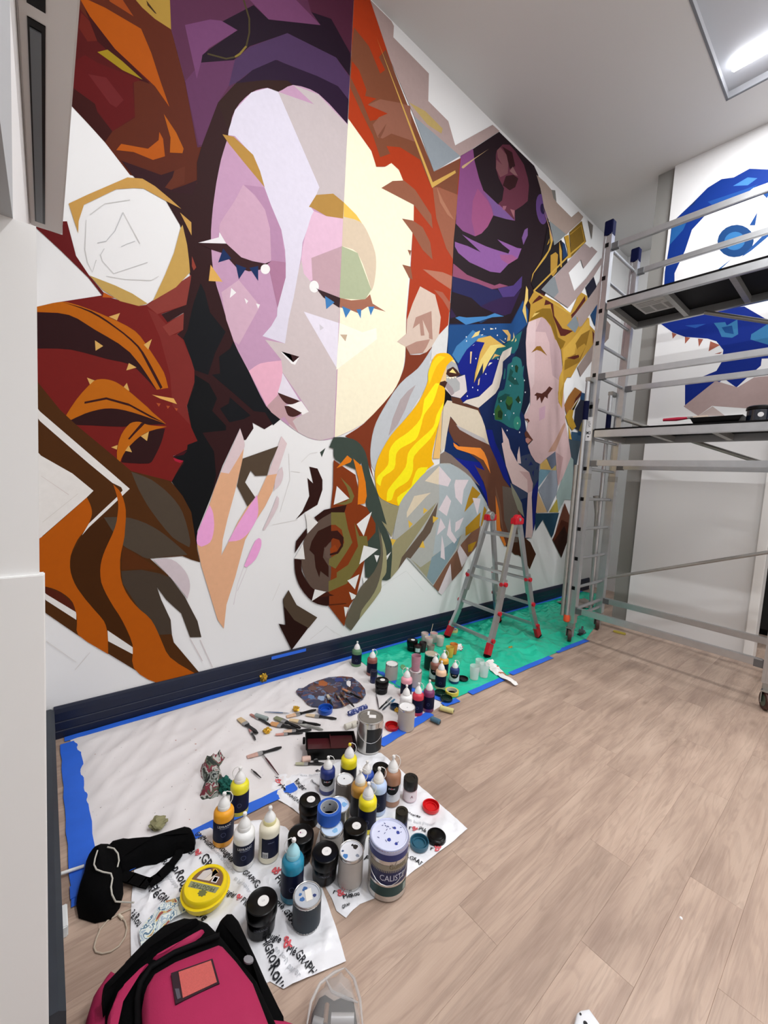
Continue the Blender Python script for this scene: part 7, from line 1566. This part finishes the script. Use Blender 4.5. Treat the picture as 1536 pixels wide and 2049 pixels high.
bag('plastic_bag', [(270, 1724), (284, 1708), (330, 1688), (385, 1668), (440, 1655), (520, 1642), (570, 1655), (600, 1690), (640, 1765), (656, 1810), (676, 1870), (692, 1926), (630, 1953), (567, 1981), (540, 1965), (480, 1990), (330, 1990), (262, 1915), (261, 1860), (263, 1800)],
    'white plastic bag with printed lettering beside the pink backpack, yellow tape pack on it', wr(7.0, 0.026), [
    ('GRAPHIGRO', ((392, 1672), (428, 1700)), 0.024, M_BK), ('gier', ((372, 1698), (390, 1712)), 0.034, M_BK), ('&', ((389, 1720), (404, 1712)), 0.036, M_BR), ('.GR', ((404, 1722), (420, 1738)), 0.036, M_BK),
    ('Rougier', ((440, 1694), (468, 1728)), 0.032, M_BK), ('enboncouture', ((416, 1690), (470, 1750)), 0.020, M_BG),
    ('p.Roug', ((351, 1740), (374, 1780)), 0.040, M_BK), ('r Plé', ((298, 1772), (316, 1796)), 0.036, M_BK), ('.GRAPH', ((318, 1792), (342, 1826)), 0.036, M_BK), ('Plé.GRA', ((312, 1716), (336, 1736)), 0.028, M_BK), ('enbonpap', ((336, 1755), (356, 1780)), 0.02, M_BG),
    ('GRAPHIG', ((488, 1746), (516, 1780)), 0.036, M_BK), ('en bon papier', ((470, 1760), (500, 1790)), 0.02, M_BG), ('&', ((545, 1762), (560, 1742)), 0.036, M_BR), ('Plé', ((554, 1764), (566, 1774)), 0.032, M_BK),
    ('ougier', ((450, 1782), (472, 1798)), 0.034, M_BK), ('&', ((472, 1806), (486, 1800)), 0.034, M_BR), ('Plé', ((484, 1812), (496, 1818)), 0.03, M_BK), ('gie', ((402, 1822), (412, 1844)), 0.036, M_BK),
    ('Plé', ((552, 1812), (568, 1820)), 0.028, M_BK), ('.GRAP', ((568, 1826), (592, 1854)), 0.036, M_BK), ('en bon papier', ((572, 1848), (596, 1870)), 0.02, M_BG),
    ('ougie', ((536, 1872), (562, 1887)), 0.042, M_BK), ('&', ((566, 1894), (584, 1888)), 0.044, M_BR), ('Plé', ((576, 1902), (592, 1910)), 0.034, M_BK), ('.GRAPHI', ((592, 1910), (631, 1958)), 0.040, M_BK),
    ('PHIGRO.', ((527, 1872), (548, 1934)), 0.034, M_BK), ('Roug', ((546, 1936), (568, 1986)), 0.044, M_BK), ('en bon papier', ((552, 1900), (600, 1962)), 0.022, M_BG), ('Plé.Rou', ((262, 1830), (280, 1856)), 0.03, M_BK)], 0.0012)
# ------------------------------------------------------------------ yellow tape pack
zt_ = 0.012; ht = 0.052
rimp = [(362, 1775), (366, 1762), (378, 1749), (396, 1738), (418, 1733), (440, 1735), (456, 1744), (462, 1757), (456, 1774), (442, 1788), (424, 1799), (404, 1806), (384, 1803), (369, 1792)]
w_ = [atz(x, y-2, zt_+ht) for x, y in rimp]; n = len(w_); cc = sum(w_, Vector())/n
fe = empty('tape_pack', (cc.x, cc.y, zt_), 'yellow packaged masking tape with a round printed front, lying on the left bag', 'tape roll')
ctr = Vector((cc.x, cc.y, 0)); radius = sum(((Vector((p.x, p.y, 0))-ctr).length for p in w_))/n
k_ = facing(cc)+math.pi/2
g = G().lathe([(radius*0.92, 0), (radius*0.99, 0.01), (radius, ht*0.6), (radius*0.98, ht-0.004), (radius*0.93, ht), (radius*0.80, ht), (radius*0.78, ht-0.003), (0, ht-0.003)], 44)
g.build('wrap', mat('canary_yellow', 'efd31c', 0.35), fe, smooth=True)
G().lathe([(radius*0.98, ht*0.45), (radius*1.08, ht*0.5), (radius*1.10, ht*0.6), (radius*0.98, ht*0.62)], 44).build('wrap_edge', mat('canary_yellow', 'efd31c', 0.35), fe, smooth=True)
def fl(x, y, z=0.0): # x to the viewer's right on the pack, y away
    x *= radius; y *= radius; t = k_-0.55
    return (x*math.cos(t)-y*math.sin(t), x*math.sin(t)+y*math.cos(t), ht-0.003+z)
arc = [(0.76*math.cos(t), 0.76*math.sin(t)) for t in [i*math.pi/18 for i in range(19)]]
G().add([fl(x, y+0.02, 0.0004) for x, y in arc], [tuple(range(19))]).build('front_picture', mat('brown_picture', '7a5a40', 0.5), fe)
for pts, colr in (([(-0.55, 0.1), (-0.2, 0.1), (0.0, 0.55), (-0.2, 0.68), (-0.45, 0.5)], 'cfc8c2'), ([(-0.2, 0.1), (0.1, 0.12), (0.28, 0.6), (0.05, 0.72), (0.0, 0.5)], 'd9cfc0'), ([(0.1, 0.3), (0.3, 0.62), (0.1, 0.74), (-0.05, 0.72)], 'e0b040'), ([(0.2, 0.1), (0.48, 0.1), (0.48, 0.4), (0.2, 0.4)], 'e4e0e0'), ([(0.25, 0.14), (0.43, 0.14), (0.43, 0.36), (0.25, 0.36)], '3a2c44'), ([(-0.35, 0.56), (-0.1, 0.72), (-0.25, 0.72), (-0.42, 0.62)], '2c2a5a')):
    G().add([fl(x, y, 0.0008) for x, y in pts], [tuple(range(len(pts)))]).build('front_picture', mat('pic_'+colr, colr, 0.5), fe)
G().add([fl(x, y, 0.0004) for x, y in ((-0.74, -0.06), (0.74, -0.06), (0.70, -0.34), (-0.70, -0.34))], [(0, 1, 2, 3)]).build('name_panel', mat('grey_panel', '8c9070', 0.5), fe)
v, f = text_geo('FROGTAPE')
G().add([fl(-x*0.24, 0.02-(y*0.28)-0.22, 0.0009) for x, y, _ in v], f).build('name_print', mat('dark_olive_print', '3a4020', 0.5), fe)
g = G(); rr = [(0.17*(1+0.35*(i % 2)))for i in range(16)]
g.add([fl(0.12+rr[i]*math.cos(i*math.pi/8), -0.46+rr[i]*0.8*math.sin(i*math.pi/8), 0.0006) for i in range(16)], [tuple(range(16))]); g.build('splat_print', mat('olive_splat', '6c7040', 0.5), fe)
# printed floral paper wrap under the backpack
fp = P2((278, 1875), (300, 1845), (330, 1815), (352, 1806), (380, 1800), (398, 1812), (380, 1828), (350, 1845), (320, 1870), (300, 1895), (282, 1905))
tagit(sheet('floral_wrap', fp, 0.012, lambda x, y: 0.022+0.012*nz(x, y, 18, 3), splotch('floral_print', ['dfe6e2', 'a9bccb', 'e6ece6', '5f7f98', 'dfe8e0', 'c8b070', '9a4a4a'], 30, 0.5, 2)), 'pale floral printed plastic wrap peeking out behind the pink backpack', 'wrapper')
# ================================================================== PINK BACKPACK
bpk = empty('backpack', (0, 0, 0), 'raspberry pink and black backpack lying at the bottom left, orange mesh window on its pocket', 'backpack')
M_PINK = mat('raspberry_nylon', 'ac1f52', 0.7, bump=0.12, bscale=260, vary=0.12, vscale=9)
M_STRAP = mat('black_webbing', '050506', 0.9, bump=0.2, bscale=400, spec=0.12)
Z = lambda z, *pts: [tuple(atz(x, y, z)[:2]) for x, y in pts]
b0 = Z(0.05, (165, 2120), (166, 2050), (180, 2005), (205, 1968), (225, 1950), (250, 1960), (420, 1990), (600, 2060), (600, 2140), (400, 2300))
G().pillow(b0, 0.003, 0.09, 0.03, 0.01).build('back_panel', M_PINK, bpk, smooth=True, ang=1.3)
b1 = Z(0.10, (206, 2140), (202, 2050), (204, 1990), (240, 1935), (285, 1888), (325, 1855), (372, 1838), (405, 1842), (425, 1850), (455, 1880), (520, 1960), (575, 2080), (590, 2160), (420, 2320))
G().pillow(b1, 0.02, 0.135, 0.035, 0.01).build('gusset', M_STRAP, bpk, smooth=True, ang=1.3)
b2 = Z(0.15, (300, 1915), (332, 1895), (372, 1868), (405, 1852), (413, 1856), (404, 1872), (385, 1888), (340, 1908), (310, 1922))
G().pillow(b2, 0.09, 0.152, 0.015, 0.004).build('top_flap', M_PINK, bpk, smooth=True, ang=1.3)
b3 = Z(0.19, (288, 2140), (280, 2050), (279, 1995), (284, 1968), (304, 1937), (350, 1910), (400, 1890), (440, 1876), (452, 1880), (480, 1910), (515, 1955), (545, 2030), (562, 2140), (420, 2300))
G().pillow(b3, 0.08, 0.19, 0.022, 0.008).build('pocket', M_PINK, bpk, smooth=True, ang=1.3)
# piping round the pocket
pp = [Vector((x, y, 0.150)) for x, y in Z(0.150, (285, 2120), (276, 2050), (275, 1995), (281, 1967), (302, 1935), (348, 1907), (398, 1887), (439, 1872))]
G().tube(pp, 0.0075, 10).build('zip', M_BLKM, bpk, smooth=True)
win = [atz(x, y, 0.199) for x, y in ((342, 1948), (425, 1919), (439, 1968), (351, 2010))]
def quad(pts, z0, z1): return G().add([(p.x, p.y, z0) for p in pts]+[(p.x, p.y, z1) for p in pts], [(3, 2, 1, 0), (4, 5, 6, 7)]+[(i, (i+1) % 4, 4+(i+1) % 4, 4+i) for i in range(4)])
wf = quad(win, 0.190, 0.2005).build('window_frame', mat('plum_binding', '2a0e1c', 0.6), bpk)
ins = [win[0].lerp(win[1], u).lerp(win[3].lerp(win[2], u), v) for u, v in ((0.17, 0.06), (0.95, 0.06), (0.95, 0.93), (0.17, 0.93))]
quad(ins, 0.1995, 0.2015).build('mesh_window', mat('coral_mesh', 'd0605a', 0.5, bump=0.5, bscale=600, vary=0.2, vscale=300), wf)
ins = [win[0].lerp(win[1], u).lerp(win[3].lerp(win[2], u), v) for u, v in ((0.03, 0.55), (0.12, 0.6), (0.13, 0.9), (0.05, 0.9))]
quad(ins, 0.1995, 0.2018).build('window_tab', mat('grey_tab', '55505a', 0.5), wf)
# padded shoulder straps
s1 = Z(0.07, (425, 1862), (436, 1838), (452, 1824), (470, 1823), (482, 1836), (498, 1870), (515, 1905), (535, 1950), (560, 2000), (580, 2060), (585, 2140), (560, 2160), (545, 2060), (500, 1970), (455, 1905))
G().pillow(s1, 0.012, 0.085, 0.03, 0.01).build('shoulder_strap', M_STRAP, bpk, smooth=True, ang=1.3)
s2 = Z(0.15, (203, 1975), (235, 1940), (290, 1885), (330, 1855), (375, 1837), (400, 1840), (385, 1855), (330, 1885), (270, 1930), (232, 1968), (206, 2003))
G().pillow(s2, 0.10, 0.160, 0.012, 0.004).build('shoulder_strap', M_STRAP, bpk, smooth=True, ang=1.3)
s3 = Z(0.145, (210, 2120), (214, 2030), (232, 1985), (262, 1952), (300, 1925), (285, 1945), (255, 1975), (236, 2010), (228, 2060), (228, 2120))
G().pillow(s3, 0.11, 0.150, 0.01, 0.002).build('side_panel', M_PINK, bpk, smooth=True, ang=1.3)
c = atz(497, 1921, 0.14); G().lathe([(0, 0), (0.010, 0), (0.010, 0.005), (0, 0.006)], 10, Matrix.Translation((c.x, c.y, 0.138)) @ Matrix.Scale(1.5, 4, (0.6, -0.8, 0))).build('zip_pull', mat('grey_pull', '8a8a8e', 0.4), bpk, smooth=True)
# ================================================================== WAIST PACK
wp = empty('waist_pack', (0, 0, 0), 'black waist pack with belt and white cord lying at the left skirting', 'waist pack')
M_BF = mat('black_pack_fabric', '040405', 0.9, bump=0.25, bscale=200, spec=0.12)
a1 = Z(0.05, (157, 1812), (152, 1785), (158, 1760), (166, 1738), (170, 1716), (180, 1702), (205, 1690), (228, 1690), (242, 1705), (246, 1735), (247, 1765), (240, 1792), (222, 1815), (190, 1822))
G().pillow(a1, 0.003, 0.085, 0.045, 0.02).build('pouch', M_BF, wp, smooth=True, ang=1.3)
a2 = Z(0.05, (205, 1700), (222, 1682), (250, 1674), (275, 1676), (300, 1672), (340, 1660), (372, 1651), (386, 1654), (392, 1666), (390, 1680), (375, 1686), (350, 1690), (325, 1706), (290, 1710), (262, 1720), (244, 1735), (228, 1730))
G().pillow(a2, 0.003, 0.065, 0.03, 0.012).build('belt_wing', M_BF, wp, smooth=True, ang=1.3)
bl = [(243, 1752), (262, 1757), (285, 1765), (298, 1768), (318, 1755), (340, 1733), (356, 1712), (364, 1690), (366, 1680)]
bw = [atz(x, y, 0.022) for x, y in bl]
g = G()
for i in range(len(bw)-1): g.bar(bw[i], bw[i+1]+(bw[i+1]-bw[i])*0.12, 0.038 if i < 5 else 0.03, 0.006)
o = g.build('belt_strap', M_STRAP, wp)
cd = [atz(*p) for p in ((195, 1702, 0.097), (190, 1718, 0.100), (188, 1730, 0.100), (193, 1740, 0.104), (206, 1745, 0.106), (222, 1748, 0.104), (225, 1758, 0.102), (222, 1775, 0.095), (224, 1790, 0.082), (231, 1804, 0.05), (246, 1805, 0.012), (268, 1806, 0.018))]
G().tube(cd, 0.0026, 8).build('cord', mat('pale_cord', 'c3c0b6', 0.7), wp, smooth=True)
cd = [atz(*p) for p in ((215, 1695, 0.092), (228, 1698, 0.094), (236, 1708, 0.092), (238, 1722, 0.085), (235, 1735, 0.075))]
G().tube(cd, 0.0026, 8).build('cord', mat('pale_cord', 'c3c0b6', 0.7), wp, smooth=True)
lp = [(262, 1818), (240, 1828), (215, 1842), (200, 1860), (192, 1880), (188, 1896), (192, 1905), (205, 1908), (222, 1904), (238, 1893), (250, 1875), (254, 1858), (250, 1843), (241, 1834)]
le = empty('elastic_cord', (0, 0, 0), 'thin beige cord lying in a loop on the planks beside the bag', 'cord')
G().tube([atz(x, y, 0.003) for x, y in lp], 0.0026, 8).build('loop', mat('beige_cord', 'b9aa98', 0.7), le, smooth=True)
G().tube([atz(238, 1831, 0.005), atz(245, 1838, 0.005)], 0.0048, 10).build('cord_end', mat('cream_tip', 'd9cdb8', 0.5), le, smooth=True)
# ------------------------------------------------------------------ bits at the left wall
p, q = atz(122, 1748, 0.02), atz(168, 1733, 0.012)
tagit(G().tube([p, q], 0.006, 10).build('white_stick', mat('white_stick', 'e8e8e6', 0.5), smooth=True), 'white stick lying on blue tape by the left skirting', 'stick')
p = atz(131, 1852); tagit(G().bar((p.x-0.004, p.y+0.045, 0.02), (p.x-0.004, p.y-0.045, 0.02), 0.02, 0.04).build('white_block', mat('white_block', 'e3e6e6', 0.5), bevel=0.003), 'small white block against the left skirting', 'block')
# ================================================================== CLEAR BAG AND PAPER AT THE LOWER EDGE
cb = empty('clear_bag', (0, 0, 0), 'crumpled translucent grey plastic bag of tools at the bottom edge', 'plastic bag')
M_FILM = mat('translucent_film', 'd6d5d4', 0.3, alpha=0.26)
G().pillow(Z(0.03, (618, 2120), (622, 2030), (636, 2000), (650, 1992), (668, 2004), (690, 1994), (708, 2000), (716, 2050), (718, 2120)), 0.004, 0.042, 0.008, 0.002).build('dark_contents', M_BLKM, cb, smooth=True)
c1 = Z(0.06, (604, 2120), (612, 2050), (618, 2020), (624, 2000), (630, 1978), (644, 1966), (650, 1950), (668, 1944), (684, 1932), (694, 1944), (706, 1952), (712, 1975), (722, 2000), (722, 2025), (728, 2120), (670, 2200))
G().pillow(c1, 0.003, 0.07, 0.03, 0.006).build('film', M_FILM, cb, smooth=True, ang=0.6)
for hs_ in ([(612, 2060), (622, 2005), (640, 1968), (668, 1946), (688, 1937)], [(690, 1937), (708, 1958), (720, 2000), (726, 2060)], [(650, 1956), (664, 1985), (690, 1996), (716, 2006)]):
    G().tube([atz(x, y, 0.07) for x, y in hs_], [0.002]+[0.0042]*(len(hs_)-2)+[0.002], 8).build('gathered_edge', mat('film_fold', 'cfcecd', 0.35, alpha=0.45), cb, smooth=True)
for pts, r_, colr in ((((662, 2040), (708, 2040)), 0.013, 'b9b9bb'), (((654, 2010), (650, 2050)), 0.007, '7a5a40'), (((626, 2046), (646, 2052)), 0.013, 'a0a2a4')):
    A, B = (atz(x, y, 0.05) for x, y in pts[0:2])
    G().tube([A, B], r_, 12).build('tool', mat('tool_'+colr, colr, 0.35, 0.4 if colr[0] in 'ab' else 0.0), cb, smooth=True)
pc = Z(0.012, (1146, 2056), (1152, 2030), (1160, 2024), (1178, 2022), (1200, 2052), (1225, 2090), (1160, 2100))
pb = empty('paper_box', (0, 0, 0), 'corner of a white printed paper packet at the bottom edge of the floor', 'packet')
G().pillow(pc, 0.001, 0.022, 0.006, 0.001, 3).build('packet', mat('white_packet', 'e9ebef', 0.5, vary=0.06, vscale=40), pb, smooth=True, ang=0.9)
for x, y, s in ((1171, 2048, 0.006), (1161, 2029, 0.003)):
    q = atz(x, y, 0.0235); G().lathe([(0, 0), (s, 0), (s, 0.001), (0, 0.001)], 12, Matrix.Translation((q.x, q.y, 0.0232))).build('dot_print', M_INK, pb)
# ================================================================== DROP CLOTH AND SHEET
FOOT += [(p.x, p.y, 0.05) for p in ft]+[(4.13, 1.875, 0.08), (4.78, 1.875, 0.08)]
cl_poly = [(0.100, 2.735), (0.6, 2.72), (1.11, 2.725), (1.6, 2.735), (2.03, 2.74), (2.06, 2.45), (2.05, 2.154), (2.20, 1.80), (1.85, 1.755), (1.51, 1.735), (0.822, 1.715), (0.499, 1.715), (0.135, 1.72)]
def cl_h(x, y):
    e = min(1, edge_d(x, y, cl_poly)/0.09)
    return 0.0025+e*flat_k(x, y)*(0.012*ridges(x, y, 4.5, 3.0, 0.55, 6)+0.009*ridges(x, y, 7, 9.0, 0.95, 6)+0.006*ridges(x, y, 9, 1.2, 0.2, 5)+0.004*(nz(x, y, 3, 2)+0.6))
tagit(sheet('drop_cloth', cl_poly, 0.022, cl_h, canvas_mat()), 'off-white canvas drop cloth flecked with paint, spread along the skirting', 'drop cloth')
gr_poly = [(2.06, 2.745), (2.9, 2.745), (4.0, 2.75), (5.2, 2.75), (6.35, 2.755), (6.45, 2.55), (5.7, 2.25), (5.2, 2.08), (5.0, 1.95), (4.6, 1.86), (4.32, 1.79), (3.3, 1.80), (2.75, 1.79), (2.2, 1.80), (2.0, 2.16), (2.03, 2.5)]
def gr_h(x, y):
    e = min(1, edge_d(x, y, gr_poly)/0.12); k = 0.55+0.45*min(1, max(0, (x-2.6)/1.2))
    return 0.0055+e*k*flat_k(x, y)*(0.026*ridges(x, y, 5, 5.0, 0.9, 3)+0.020*ridges(x, y, 8, 11.0, 0.3, 3)+0.014*ridges(x, y, 13, 8.2, -0.6, 2.5)+0.006*(nz(x, y, 7, 4)+0.6))
tagit(sheet('plastic_sheet', gr_poly, 0.024, gr_h, mat('green_plastic_film', '22c4a0', 0.2, bump=0.8, bscale=16, bdist=0.012, vary=0.14, vscale=10)), 'crinkled emerald green plastic sheet under the ladder and scaffold', 'drop sheet')
